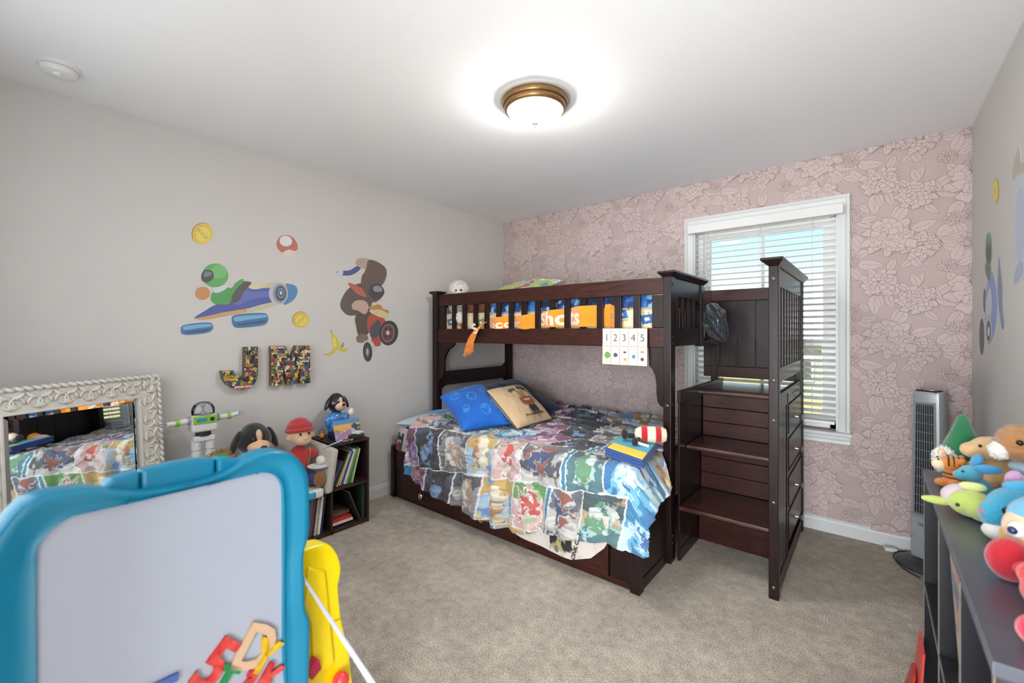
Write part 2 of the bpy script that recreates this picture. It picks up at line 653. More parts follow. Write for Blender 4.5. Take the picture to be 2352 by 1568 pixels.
def leaf(cx, cy, ang, L, rnd, wid=0.30):
    global _zl
    bend = rnd.uniform(-0.25, 0.25)
    n = 8; up = []; dn = []; mid = []
    for i in range(n + 1):
        t = i / n
        w = L * wid * math.sin(PI * min(1, t * 1.02)) ** 0.8 * (1 - 0.45 * t) * (1 + .05 * math.sin(9 * t))
        x, y = L * t, L * bend * t * t
        mid.append((x, y)); up.append((x, y + w)); dn.append((x, y - w))
    R = lambda p: (cx + p[0] * math.cos(ang) - p[1] * math.sin(ang), cy + p[0] * math.sin(ang) + p[1] * math.cos(ang))
    pts = [R(p) for p in dn] + [R(p) for p in up[::-1][1:-1]]
    _zl += 0.00002
    _poly(pts, _zl, 0)
    _outline(pts, _zl + 0.00001, 0.0013)
    _outline([R(p) for p in mid[:-1]], _zl + 0.00001, 0.0013, False)
    for i in (2, 3, 4, 5):
        for sgn, side in ((1, up), (-1, dn)):
            a, b = mid[i], side[min(i + 1, n)]
            _outline([R(a), R(((a[0] + b[0]) / 2 * 1.0, a[1] + (b[1] - a[1]) * 0.75))], _zl + 0.00001, 0.0006, False)


_r = random.Random(4)
_flowers = [(0.40, 0.15, 0.180), (0.42, 0.44, 0.128), (0.77, 0.50, 0.132), (0.735, 0.23, 0.100), (0.13, 0.43, 0.092), (0.10, 0.12, 0.096),
            (0.60, 0.385, 0.046), (0.605, 0.02, 0.048), (0.265, 0.575, 0.048), (0.235, 0.305, 0.044), (0.585, 0.56, 0.040)]
_leaves = []
for i, (x, y, R_) in enumerate(_flowers):
    for k in range(8 if R_ > .07 else 3):
        a = _r.random() * 2 * PI
        _leaves.append((x + R_ * 0.85 * math.cos(a), y + R_ * 0.75 * math.sin(a), a + _r.uniform(-.5, .5), _r.uniform(0.085, 0.135)))
for k in range(12):
    _leaves.append((_r.random() * TW, _r.random() * TH, _r.random() * 6.28, _r.uniform(.07, .12)))
for x, y, a, L in _leaves:
    leaf(x, y, a, L, _r)
_zl += 0.0001
for x, y, R_ in sorted(_flowers, key=lambda f: f[2]):
    peony(x, y, R_, _r)


def wallpaper():
    V = np.array(_tri_v); nv = len(V)
    lens = np.array([len(f) for f in _tri_f])
    flat = np.concatenate([np.array(f) for f in _tri_f])
    mi = np.array(_tri_m)
    # one polygon = one island, so polygons wholly outside the wall or inside the window can be dropped
    cxy = np.array([V[list(f), :2].mean(0) for f in _tri_f])
    starts = np.concatenate([[0], np.cumsum(lens)[:-1]])
    VV, LL, NN, MM = [], [], [], []; off = 0
    for i in range(-1, int(W / TW) + 2):
        for j in range(-1, int(H / TH) + 2):
            ox, oz = i * TW - 0.1 + (0.0 if j % 1 == 0 else 0), j * TH + 0.13
            c = cxy + (ox, oz)
            keep = (c[:, 0] > 0) & (c[:, 0] < W) & (c[:, 1] > 0.02) & (c[:, 1] < H)
            keep &= ~((c[:, 0] > HX0 - .035) & (c[:, 0] < HX1 + .035) & (c[:, 1] > HZ0 - .04) & (c[:, 1] < HZ1 + .035))
            mnx = np.minimum.reduceat(V[flat, 0], starts) + ox; mxx = np.maximum.reduceat(V[flat, 0], starts) + ox
            mnz = np.minimum.reduceat(V[flat, 1], starts) + oz; mxz = np.maximum.reduceat(V[flat, 1], starts) + oz
            keep &= ~((mxx > HX0 - .02) & (mnx < HX1 + .02) & (mxz > HZ0 - .02) & (mnz < HZ1 + .02))
            if not keep.any():
                continue
            lk = np.repeat(keep, lens)
            ids = flat[lk]
            P = V[ids].copy()
            P[:, 0] = np.clip(P[:, 0] + ox, 0.0, W); P[:, 1] = np.clip(P[:, 1] + oz, 0.005, H)
            VV.append(P); LL.append(np.arange(len(P)) + off); off += len(P)
            NN.append(lens[keep]); MM.append(mi[keep])
    P = np.concatenate(VV); n = np.concatenate(NN); mm = np.concatenate(MM)
    co = np.stack([P[:, 0], -0.0003 - P[:, 2], P[:, 1]], 1).astype(np.float32)
    me = bpy.data.meshes.new('peony_print')
    me.vertices.add(len(co)); me.vertices.foreach_set('co', co.reshape(-1))
    me.loops.add(len(co)); me.loops.foreach_set('vertex_index', np.arange(len(co), dtype=np.int32))
    me.polygons.add(len(n))
    me.polygons.foreach_set('loop_start', np.concatenate([[0], np.cumsum(n)[:-1]]).astype(np.int32))
    me.polygons.foreach_set('material_index', mm.astype(np.int32))
    me.update(calc_edges=True)
    me.materials.append(mat('wallpaper_petal', '#c8b6b3', 0.8, bump=0.05, bscale=500, tint=0.015, tscale=6))
    me.materials.append(mat('wallpaper_line', '#857270', 0.8, tint=0.05, tscale=40))
    o = obj('peony_print', me, None, wall_back)
    o['kind'] = 'stuff'
    o['label'] = 'printed pale pink peonies and leaves on the wallpaper'
    return len(n)


wallpaper()

# ---------------------------------------------------------------- baseboards
def baseboard(name, fn):
    prof = [(0, 0), (0.014, 0), (0.014, 0.068), (0.010, 0.078), (0.010, 0.084), (0.004, 0.092), (0, 0.092)]
    struct(name, G().prism(prof, *fn), M_trim, 'white painted baseboard')


baseboard('baseboard_left', (lambda a, b: (a, YF, b), lambda a, b: (a, 0, b)))
baseboard('baseboard_back', (lambda a, b: (0, -a, b), lambda a, b: (W, -a, b)))
baseboard('baseboard_right', (lambda a, b: (W - a, YF, b), lambda a, b: (W - a, 0, b)))

# ---------------------------------------------------------------- window: casing, frame, sashes, panes
win = thing('window_1', 'double-hung window with white casing behind the blind', 'window', (2.383, 0.05, HZ0))
win['kind'] = 'structure'
CX0, CX1, CZ1 = 1.872, 2.892, 2.173
for a, b in ((CX0, HX0), (HX1, CX1)):
    s = 1 if a == CX0 else -1
    xo, xi = (a, b) if s > 0 else (b, a)
    prof = [(xo, 0), (xo, -0.020), (xo + s * .016, -0.022), (xo + s * .024, -0.015), (xo + s * .050, -0.012), (xi, -0.010), (xi, 0)]
    obj('casing', G().prism(prof, lambda x, y: (x, y, 0.655), lambda x, y: (x, y, CZ1)), M_trim, win)
prof = [(CZ1, 0), (CZ1, -0.021), (CZ1 - .016, -0.023), (CZ1 - .024, -0.016), (HZ1, -0.011), (HZ1, 0)]
obj('casing', G().prism(prof, lambda z, y: (CX0, y, z), lambda z, y: (CX1, y, z)), M_trim, win)
obj('sill', G().box(CX0 - .012, CX1 + .015, -0.050, 0.075, 0.634, 0.658), M_trim, win, bevel=0.006)
prof = [(0.634, 0), (0.634, -0.018), (0.612, -0.018), (0.604, -0.026), (0.586, -0.030), (0.580, -0.012), (0.580, 0)]
obj('apron', G().prism(prof, lambda z, y: (CX0 + .005, y, z), lambda z, y: (CX1 + .003, y, z)), M_trim, win)
g = G().box(HX0, HX0 + .012, 0, .16, HZ0, HZ1).box(HX1 - .012, HX1, 0, .16, HZ0, HZ1).box(HX0, HX1, 0, .16, HZ1 - .012, HZ1)
obj('jamb_lining', g, M_trim, win)
g = G()
for x in (HX0 + .012, HX1 - .047):
    g.box(x, x + .035, .085, .15, HZ0, HZ1 - .012)
g.box(HX0 + .012, HX1 - .012, .085, .15, HZ0, HZ0 + .035).box(HX0 + .012, HX1 - .012, .085, .15, HZ1 - .047, HZ1 - .012)
obj('window_frame', g, M_vinyl, win)


def glass_material():
    m = bpy.data.materials.new('window_glass')
    m.use_nodes = True
    nt = m.node_tree; nt.nodes.clear()
    out = nt.nodes.new('ShaderNodeOutputMaterial')
    t = nt.nodes.new('ShaderNodeBsdfTransparent'); t.inputs[0].default_value = (.96, .98, .98, 1)
    gl = nt.nodes.new('ShaderNodeBsdfGlossy'); gl.inputs['Roughness'].default_value = 0.02
    fr = nt.nodes.new('ShaderNodeFresnel'); fr.inputs[0].default_value = 1.45
    mx = nt.nodes.new('ShaderNodeMixShader')
    nt.links.new(fr.outputs[0], mx.inputs[0]); nt.links.new(t.outputs[0], mx.inputs[1]); nt.links.new(gl.outputs[0], mx.inputs[2])
    nt.links.new(mx.outputs[0], out.inputs[0])
    return m


M_glass = glass_material()
obj('pane', G().box(.60, 2.0, YF - .075, YF - .070, .82, 2.10), M_glass, w2_)
ZM = 1.225
for z0, z1, y0 in ((ZM - .02, HZ1 - .047, .122), (HZ0 + .035, ZM + .025, .092)):
    xa, xb = HX0 + .047, HX1 - .047
    s = obj('sash', G().box(xa, xa + .042, y0, y0 + .028, z0, z1).box(xb - .042, xb, y0, y0 + .028, z0, z1)
            .box(xa + .042, xb - .042, y0, y0 + .028, z0, z0 + .045).box(xa + .042, xb - .042, y0, y0 + .028, z1 - .045, z1), M_vinyl, win)
    obj('pane', G().box(xa + .04, xb - .04, y0 + .012, y0 + .016, z0 + .04, z1 - .04), M_glass, s)
    # grille bars
    obj('grille_bar', G().box((xa + xb) / 2 - .009, (xa + xb) / 2 + .009, y0 + .008, y0 + .020, z0 + .045, z1 - .045), M_vinyl, s)

# ---------------------------------------------------------------- blind
bl = thing('window_blind', 'white wooden slat blind hanging in the window, slats open', 'blind', (2.383, 0.03, 0.67))
M_slat = mat('white_blind_slat', '#f2f2ef', 0.45, tint=0.01)
BX0, BX1 = HX0 + .018, HX1 - .018
slat_me = None
TILT = math.radians(17)
pitch = 0.0415
n_sl = 32
for k in range(n_sl):
    z = 0.735 + pitch * k
    o = None
    if slat_me is None:
        g = G()
        # cambered slat
        pr = [(-.025, 0), (-.0125, .0013), (0, .0018), (.0125, .0013), (.025, 0), (.025, -.0022), (0, -.0008), (-.025, -.0022)]
        ct, st = math.cos(TILT), math.sin(TILT)
        f = lambda x: (lambda a, b: (x, a * ct - b * st, a * st + b * ct))
        g.prism(pr, f(BX0 - 2.383), f(BX1 - 2.383))
        slat_me = g.mesh('slat')
        bm = bmesh.new(); bm.from_mesh(slat_me); bmesh.ops.recalc_face_normals(bm, faces=bm.faces); bm.to_mesh(slat_me); bm.free()
        slat_me.materials.append(M_slat)
    o = link(bpy.data.objects.new('slat', slat_me))
    o.parent = bl
    o.location = (0, 0.0, z - 0.67)
obj('bottom_rail', G().box(BX0, BX1, 0.006, 0.054, .695, .717), M_slat, bl, bevel=.004)
g = G().box(HX0 - .03, HX1 + .03, -.060, -.030, 2.047, 2.113).box(HX0 - .03, HX0 - .02, -.03, -.02, 2.047, 2.113).box(HX1 + .02, HX1 + .03, -.03, -.02, 2.047, 2.113)
obj('valance', g, mat('valance_paint', '#dcdedd', 0.4), bl, bevel=.006)
obj('head_rail', G().box(BX0, BX1, 0.0, .055, 2.055, 2.09), M_slat, bl)
M_cord = mat('blind_cord', '#d9dad6', 0.7)
for x in (2.075, 2.383, 2.69):
    g = G()
    for y in (.004, .056):
        g.cyl((x, y, .70), (x, y, 2.06), .0012, n=5)
    obj('ladder_cord', g, M_cord, bl)
obj('tilt_wand', G().cyl((2.035, -.012, 2.05), (2.035, -.014, 1.30), .0045, n=8), mat('wand', '#c9cbc9', 0.3), bl, smooth_=True)

# ---------------------------------------------------------------- outside: ground, lawn, neighbour house
M_ground = mat('packed_earth', '#c8a274', 0.9, tint=0.15, tscale=.6, bump=.3, bscale=3)
struct('ground_outside', G().box(-60, 70, 3, 19.0, -3.3, -3.1), M_ground, 'tan bare ground outside the window')
struct('yard_outside', G().box(-60, 70, -90, -7.0, -3.3, -3.1), M_ground, 'bare yard beyond the added rear window')
M_lawn = mat('lawn', '#b0a66a', 0.95, tint=0.25, tscale=1.5, bump=.5, bscale=6)
lw = struct('lawn_outside', G().box(-60, 70, 19.0, 120, -3.3, -3.08), M_lawn, 'yellow green lawn outside the window')
nb = thing('neighbour_house', 'grey green house with white trim seen through the blind', 'house', (6.5, 33, -3.1))
M_sid = mat('house_siding', '#8f9a8c', 0.8, tint=.05, tscale=2, stretch=(1, 1, 12))
M_hw = mat('house_trim', '#f0f0ec', 0.6)
hx = 6.5
obj('walls', G().box(hx - 9, hx + 9, 30, 38, -3.1, 0.6), M_sid, nb)
g = G()
g.add([(hx - 9.5, 29.4, .55), (hx + 9.5, 29.4, .55), (hx + 9.5, 34, 3.0), (hx - 9.5, 34, 3.0), (hx - 9.5, 38.6, .55), (hx + 9.5, 38.6, .55)],
      [(0, 1, 2, 3), (3, 2, 5, 4), (0, 3, 4), (1, 5, 2), (0, 4, 5, 1)])
obj('roof', g, mat('house_roof', '#d8d8d4', 0.8, tint=.1, tscale=8), nb)
for x in (hx - 7, hx - 4.2, hx - 1.0, hx + 1.6, hx + 4.5, hx + 7):
    w = obj('house_window', G().box(x - .65, x + .65, 29.92, 30.02, -1.9, -.3), M_hw, nb)
    obj('house_pane', G().box(x - .5, x + .5, 29.88, 29.93, -1.75, -.45), mat('far_glass', '#47524f', 0.15), w)
obj('house_door', G().box(hx + 2.7, hx + 3.5, 29.9, 30.02, -3.1, -1.1), mat('red_door', '#c43a33', 0.6), nb)
# ================================================================ bunk bed with staircase
M_wood = mat('espresso_wood', '#42201a', 0.40, dark='#26120e', tscale=9, stretch=(1, 9, 9), bump=0.02, bscale=60, coat=0.16, coat_rough=0.18, coat_ior=1.5, spec=0.2)
M_woodv = mat('espresso_wood_upright', '#281817', 0.35, dark='#180d0d', tscale=9, stretch=(9, 9, 1), bump=0.02, bscale=60, coat=0.16, coat_rough=0.18, coat_ior=1.5, spec=0.2)
M_woody = mat('espresso_wood_cross', '#2a1918', 0.35, dark='#190e0e', tscale=9, stretch=(9, 1, 9), bump=0.02, bscale=60, coat=0.16, coat_rough=0.18, coat_ior=1.5, spec=0.2)
M_tread = mat('worn_tread_wood', '#4a2a1f', 0.28, dark='#2a1714', tscale=7, stretch=(1.5, 9, 9), bump=0.03, bscale=60, coat=0.45, coat_rough=0.2, coat_ior=1.5, spec=0.3)
M_chrome = mat('brushed_metal_knob', '#b9b4aa', 0.3, metal=0.9)
M_bolt = mat('dark_bolt', '#5d5350', 0.35, metal=0.8)

bed = thing('bunk_bed', 'dark brown wooden bunk bed against the peony wall', 'bunk bed', (1.1, -0.75, 0))
YB = -1.055        # front plane of the upper bunk
YL = -1.447        # front plane of the lower bed
XL, XR = 0.10, 2.134


def b_(name, x0, x1, y0, y1, z0, z1, m=None, bv=.004, parent=None):
    return obj(name, G().box(x0, x1, y0, y1, z0, z1), m or M_wood, parent or bed, bevel=bv)


# posts
for x0, x1, y0, y1, z1 in ((XL, XL + .062, YB, YB + .055, 1.615), (XR - .045, XR, YB, YB + .072, 1.612),
                           (XL, XL + .062, -.105, -.050, 1.615), (XR - .045, XR, -.115, -.050, 1.2)):
    p = b_('post', x0, x1, y0, y1, 0, z1, M_woodv)
# caps
g = G()
for (x0, x1, y0, y1) in ((XL - .02, XL + .09, YB - .02, YB + .08),):
    g.hull8([(XL, YB, 1.610), (XL + .062, YB, 1.610), (XL + .062, YB + .055, 1.610), (XL, YB + .055, 1.610)],
            [(x0, y0, 1.628), (x1, y0, 1.628), (x1, y1, 1.628), (x0, y1, 1.628)])
    g.box(x0, x1, y0, y1, 1.628, 1.640)
obj('post_cap', g, M_wood, bed, bevel=.002)
g = G()
x0, x1, y0, y1 = XR - .070, XR + .028, YB - .022, -.43
g.hull8([(XR - .045, YB, 1.608), (XR, YB, 1.608), (XR, -.44, 1.608), (XR - .045, -.44, 1.608)],
        [(x0, y0, 1.630), (x1, y0, 1.630), (x1, y1, 1.630), (x0, y1, 1.630)])
g.box(x0, x1, y0, y1, 1.630, 1.643)
obj('end_cap_rail', g, M_woody, bed, bevel=.002)
# front guard of the upper bunk
b_('guard_rail', XL + .062, XR - .045, YB + .012, YB + .040, 1.515, 1.612)
b_('guard_rail', XL + .062, XR - .045, YB + .008, YB + .044, 1.210, 1.322)
b_('guard_stile', XL + .062, XL + .140, YB + .014, YB + .038, 1.322, 1.515, M_woodv)
b_('guard_stile', 2.019, XR - .045, YB + .014, YB + .038, 1.322, 1.515, M_woodv)
SLX = [.324, .447, .570, .690, .812, .935, 1.055, 1.176, 1.298, 1.418, 1.538, 1.660, 1.782, 1.903]
sm = None
for x in SLX:
    if sm is None:
        so = b_('guard_slat', x, x + .043, YB + .018, YB + .034, 1.318, 1.518, M_woodv, .002)
        sm = so; sx = x
    else:
        o = so.copy(); link(o); o.location.x += x - sx
# back guard of the upper bunk, seen between the slats
b_('back_rail', XL + .062, XR - .045, -.095, -.065, 1.50, 1.60)
b_('back_rail', XL + .062, XR - .045, -.095, -.065, 1.21, 1.32)
# right end guard (short) with four slats
b_('end_rail', XR - .038, XR - .006, YB + .072, -.49, 1.215, 1.322, M_woody)
b_('end_post', XR - .045, XR, -.492, -.435, 1.205, 1.61, M_woodv)
top = [(YB + .072, 1.608), (-.492, 1.608), (-.492, 1.44), (-.505, 1.475), (-.535, 1.497), (-.575, 1.503), (-.895, 1.503), (-.93, 1.497), (-.952, 1.47), (-.958, 1.40),
       (-.958, 1.322), (YB + .072, 1.322)]
obj('end_rail', G().prism(top, lambda y, z: (XR - .036, y, z), lambda y, z: (XR - .008, y, z)), M_woody, bed, bevel=.002)
for y in (-.918, -.815, -.712, -.609):
    b_('end_slat', XR - .032, XR - .014, y, y + .040, 1.318, 1.507, M_woodv, .002)
# brackets between guard and posts
rb = [(2.089, 1.212), (1.998, 1.212), (2.004, 1.10), (2.020, 1.085), (2.038, 1.05), (2.045, 1.0), (2.046, .94), (2.052, .90), (2.066, .878), (2.089, .868)]
obj('bracket', G().prism(rb, lambda x, z: (x, YB + .014, z), lambda x, z: (x, YB + .038, z)), M_woodv, bed, bevel=.002)
lb = [(.160, 1.212), (.352, 1.212), (.350, 1.188), (.325, 1.172), (.285, 1.150), (.250, 1.11), (.232, 1.06), (.230, .98), (.222, .935), (.200, .905), (.178, .895), (.160, .86)]
obj('bracket', G().prism(lb, lambda x, z: (x, YB + .014, z), lambda x, z: (x, YB + .038, z)), M_woodv, bed, bevel=.002)
# left end: cross rails between the posts
b_('head_rail', XL + .012, XL + .040, YB + .055, -.105, .835, .955, M_woody)
b_('head_rail', XL + .012, XL + .040, YB + .055, -.105, .30, .42, M_woody)
b_('head_rail', XL + .012, XL + .040, YB + .055, -.105, 1.21, 1.32, M_woody)
b_('head_rail', XL + .012, XL + .040, YB + .055, -.105, 1.51, 1.61, M_woody)
for y0, y1, s in ((YB + .055, YB + .135, 1), (-.185, -.105, -1)):
    a, bb = (y0, y1) if s > 0 else (y1, y0)
    pr = [(a, .955), (a, 1.03), (a + s * .02, .985), (a + s * .05, .965), (bb, .955), (bb, .835), (a + s * .045, .825), (a + s * .015, .80), (a, .75)]
    obj('bracket', G().prism(pr, lambda y, z: (XL + .014, y, z), lambda y, z: (XL + .038, y, z)), M_woodv, bed, bevel=.002)
# upper bunk deck
b_('upper_deck', XL + .05, XR - .05, YB + .05, -.10, 1.215, 1.240)
# lower bed: front post left, rails, trundle drawers, foot end
b_('base_post', .063, .108, YL, YL + .05, 0, .405, M_woodv)
b_('base_post', 2.068, 2.120, YL, YL + .05, 0, .405, M_woodv)
b_('side_rail', .108, 2.068, YL + .012, YL + .045, .265, .395)
b_('side_rail', .108, 2.068, YL + .014, YL + .045, .218, .262)
b_('side_rail', .108, 2.068, YL + .018, YL + .045, .0, .030)
b_('side_panel', .108, .198, YL + .016, YL + .045, .030, .218, M_woodv)
b_('side_panel', 1.952, 2.068, YL + .016, YL + .045, .030, .218, M_woodv)
for k, (x0, x1) in enumerate(((.202, .772), (.776, 1.355), (1.359, 1.948))):
    d = b_('under_bed_drawer', x0, x1, YL + .002, YL + .030, .034, .214)
    xm = .458 if k == 0 else (x0 + x1) / 2
    obj('drawer_knob', G().lathe([(.0, 0), (.009, 0), (.008, .012), (.021, .020), (.023, .027), (.017, .033), (0, .034)], (xm, YL + .002, .098), 20, (0, -1, 0)), M_chrome, d, smooth_=True)
b_('foot_rail', 2.086, 2.112, YL + .05, YB, .0, .060, M_woody)
b_('foot_rail', 2.086, 2.112, YL + .05, YB, .345, .405, M_woody)
for k in range(3):
    y0 = YL + .05 + k * .1142
    b_('foot_board', 2.092, 2.108, y0 + .001, y0 + .113, .060, .345, M_woodv, .003)
b_('bed_deck', XL + .04, 2.09, YL + .045, -.06, .262, .285)
b_('left_end_board', .070, .096, YL + .05, -.06, .0, .40, M_woody)

# ---------------------------------------------------------------- staircase with drawers, part of the bunk frame
SX0, SX1 = 2.150, 2.653
st = thing('bunk_staircase', 'dark brown staircase chest with steps and drawers beside the bunk bed', 'staircase', (2.4, -.55, 0))


def s_(name, x0, x1, y0, y1, z0, z1, m=None, bv=.003, parent=None):
    return obj(name, G().box(x0, x1, y0, y1, z0, z1), m or M_wood, parent or st, bevel=bv)


SYF = -1.058
for y0, y1, z1 in ((SYF, SYF + .050, 1.622), (-.110, -.058, 1.622)):
    s_('post', SX1 - .043, SX1, y0, y1, 0, z1, M_woodv)
g = G()
x0, x1, y0, y1 = SX1 - .075, SX1 + .022, SYF - .028, -.028
g.hull8([(SX1 - .043, SYF, 1.620), (SX1, SYF, 1.620), (SX1, -.058, 1.620), (SX1 - .043, -.058, 1.620)],
        [(x0, y0, 1.648), (x1, y0, 1.648), (x1, y1, 1.648), (x0, y1, 1.648)])
g.box(x0, x1, y0, y1, 1.648, 1.660)
obj('cap_rail', g, M_woody, st, bevel=.002)
s_('rail', SX1 - .036, SX1 - .008, SYF + .05, -.110, 1.525, 1.622, M_woody)
s_('rail', SX1 - .036, SX1 - .008, SYF + .05, -.110, 1.045, 1.118, M_woody)
n = 9
for k in range(n):
    y = -1.008 + (k + .5) * .898 / n
    s_('slat', SX1 - .032, SX1 - .012, y - .022, y + .022, 1.115, 1.528, M_woodv, .002)
# treads with rounded nosing
for z, yf, yb in ((.318, -1.005, -.60), (.640, -.880, -.56), (.938, -.650, -.115)):
    t = s_('tread', SX0 + .012, SX1 - .036, yf + .012, yb, z - .026, z, M_tread, .002)
    obj('nosing', G().prism([(yf + .012, z), (yf + .004, z - .002), (yf, z - .010), (yf + .002, z - .022), (yf + .012, z - .027)],
                            lambda y, zz: (SX0 + .012, y, zz), lambda y, zz: (SX1 - .036, y, zz)), M_tread, t, smooth_=True)
    for q in range(4):
        obj('grip_groove', G().box(SX0 + .03, SX1 - .05, yf + .030 + q * .012, yf + .033 + q * .012, z - .001, z + .0012), M_wood, t)
# risers made of boards
def boards(z0, z1, y, nb_):
    h = (z1 - z0) / nb_
    for q in range(nb_):
        s_('riser_board', SX0 + .012, SX1 - .036, y, y + .012, z0 + q * h + .0012, z0 + (q + 1) * h - .0012, M_wood, .003)


boards(.0, .292, -.640, 2)
boards(.318, .614, -.600, 3)
boards(.640, .912, -.560, 3)
# left side panel of the stairs: frame and boards
s_('side_frame', SX0 - .006, SX0 + .012, -.985, -.06, .0, .070, M_woody)
s_('side_frame', SX0 - .006, SX0 + .012, -.985, -.06, .895, .965, M_woody)
for k in range(5):
    y0 = -.985 + k * .185
    s_('side_board', SX0 - .003, SX0 + .009, y0 + .001, y0 + .184, .070, .895, M_woodv, .003)
# right side: front strip boards and drawer chest
for k in range(3):
    y0 = SYF + .05 + k * .100
    s_('side_board', SX1 - .034, SX1 - .014, y0 + .001, y0 + .099, .075, .965, M_woodv, .003)
s_('side_rail', SX1 - .036, SX1 - .008, SYF + .05, -.11, .0, .075, M_woody)
s_('side_stile', SX1 - .034, SX1 - .010, -.708, -.672, .075, .965, M_woodv)
s_('side_rail', SX1 - .034, SX1 - .010, SYF + .05, -.11, .905, .985, M_woody)
for z0, z1 in ((.735, .895), (.545, .705), (.330, .490), (.140, .300)):
    d = s_('drawer', SX1 - .030, SX1 - .006, -.665, -.120, z0, z1, M_woody, .003)
    fr = G()
    zc = (z0 + z1) / 2 - .02
    k_ = obj('drawer_knob', G().lathe([(0, 0), (.010, 0), (.0075, .014), (.0075, .018), (.015, .026), (.0165, .033), (.012, .038), (0, .039)], (SX1 - .006, -.415, zc), 20, (1, 0, 0)), M_chrome, d, smooth_=True)
    s_('drawer_divider', SX1 - .034, SX1 - .012, -.672, -.11, z1 + .004, z1 + .030, M_woody)
s_('chest_back', SX0 + .012, SX1 - .036, -.085, -.065, .0, .93, M_wood)
# tall back panel with boards
s_('back_panel_rail', 2.035, SX1 - .043, -.092, -.066, 1.52, 1.602, M_wood)
s_('back_panel_rail', 2.035, SX1 - .043, -.092, -.066, .972, 1.05, M_wood)
s_('back_panel_stile', 2.035, 2.145, -.092, -.066, 1.05, 1.52, M_woodv)
for k in range(4):
    x0 = 2.145 + k * .1162
    s_('back_board', x0 + .0008, x0 + .1154, -.088, -.072, 1.05, 1.52, M_woodv, .003)
# bolts
def bolt(p, ax, par, r=.0085):
    obj('bolt', G().lathe([(0, 0), (r, 0), (r, .002), (r * .6, .0035), (0, .0035)], p, 14, ax), M_bolt, par, smooth_=True)


for z in (1.56, 1.065, .87, .47, .058):
    bolt((SX1 - .022, SYF, z), (0, -1, 0), st)
for y, z in ((-.86, .74), (-.80, .71), (-.86, .30), (-.80, .26), (-.5, .945), (-.40, .945), (-.30, .945)):
    bolt((SX1 - .010, y, z), (1, 0, 0), st, .006)
for z in (1.57, 1.27, 1.235, .89, .11, .15):
    bolt((XR, YB + .030, z), (1, 0, 0), bed, .008)
bolt((XR - .022, YB, .885), (0, -1, 0), bed)
bolt((.085, YL, .28), (0, -1, 0), bed, .006)
# ================================================================ bedding
def pillow(name, label, corners, thick, m, colour_fn=None, cat='pillow', n=48, group=None, wr=0.006, seed=1, pinch=0.10, piping=None):
    """stuffed cushion over four corner points TL, TR, BR, BL (3-D)"""
    TL, TR, BR, BL = (np.array(c, float) for c in corners)
    t = np.linspace(-1, 1, n)
    U, V = np.meshgrid(t, t, indexing='ij')
    # sides pulled in between the corners
    Us = U * (1 - pinch * (1 - V ** 2) ** 1.0 * np.abs(U) ** 3) if False else U * (1 - pinch * (1 - np.abs(V) ** 2) * np.abs(U) ** 2)
    Vs = V * (1 - pinch * (1 - np.abs(U) ** 2) * np.abs(V) ** 2)
    a, b = (Us + 1) / 2, (Vs + 1) / 2
    P = (1 - b)[..., None] * ((1 - a)[..., None] * BL + a[..., None] * BR) + b[..., None] * ((1 - a)[..., None] * TL + a[..., None] * TR)
    nrm = np.cross(BR - BL, TL - BL); nrm /= np.linalg.norm(nrm)
    prof = ((1 - np.abs(U) ** 2.6) * (1 - np.abs(V) ** 2.6)) ** 0.55
    w = (fbm(U * 2.2 + seed, V * 2.2, seed, 4) - .5) * wr * 3 * (0.3 + prof) + (vnoise(U * 9 * (1 + .5 * V), V * 3 + seed, seed + 3) - .5) * wr * (1 - prof * .6)
    F = P + nrm * ((prof * thick / 2) + w * np.minimum(1, prof * 4))[..., None]
    B = P - nrm * ((prof * thick / 2))[..., None]
    cc = None
    if colour_fn is not None:
        cc = colour_fn((U + 1) / 2, (V + 1) / 2)
    c = (TL + TR + BR + BL) / 4
    base = (c[0], c[1], min(p[2] for p in (TL, TR, BR, BL)))
    t_ = thing(name, label, cat, base, group=group)
    f = obj('front_panel', grid_mesh('front_panel', F, cc), m, t_)
    cb = colour_fn((U + 1) / 2, (V + 1) / 2) if colour_fn is not None else None
    obj('back_panel', grid_mesh('back_panel', B[::-1], cb[::-1] if cb is not None else None), m, t_)
    if piping:
        ring = [F[i, 0] for i in range(n)] + [F[-1, j] for j in range(1, n)] + [F[i, -1] for i in range(n - 2, -1, -1)] + [F[0, j] for j in range(n - 2, 0, -1)]
        obj('piping', G().tube(ring, .0035, 6, True), piping, t_, smooth_=True)
    return t_, (lambda u, v, off=.004: Vector(F[int(round(u * (n - 1))), int(round(v * (n - 1)))]) + Vector(nrm) * off), nrm


PAL = {
    'city': ['#8c8c92', '#3b3d49', '#b9b6b4', '#5c5f6d', '#d0ccc8', '#8d4b3a', '#2f3f6e'],
    'lilac': ['#b79ac6', '#8d6ba8', '#d9b9d6', '#7a3f63', '#c98d9a', '#e3d0dd', '#6c4a86'],
    'sky': ['#7fb2e0', '#a9cdea', '#d9c18a', '#c7a65f', '#5f93d6', '#e8dfc6', '#b5743f'],
    'teal': ['#7fb7b9', '#3d6f75', '#a8d2cf', '#2d4b50', '#c2a37a', '#5a8f6a', '#d8e6e2'],
    'night': ['#15161c', '#1f2330', '#0d0e12', '#3d4a66', '#dfe3ea', '#6f8fc0', '#191a20'],
    'castle': ['#ead5d6', '#d9b3ad', '#f1e6e2', '#5f9a4a', '#c6a5a2', '#c4473a', '#b7c9a4'],
    'sea': ['#2d8fc4', '#1a6fa8', '#63b8de', '#0e7fb3', '#bfe2f0', '#2f5f9a', '#e9f4f7'],
    'stone': ['#a9a4a0', '#6f6c70', '#cfc9c4', '#4d4c52', '#8b8f97', '#b98f6a', '#e1dcd6'],
}
PALN = list(PAL)


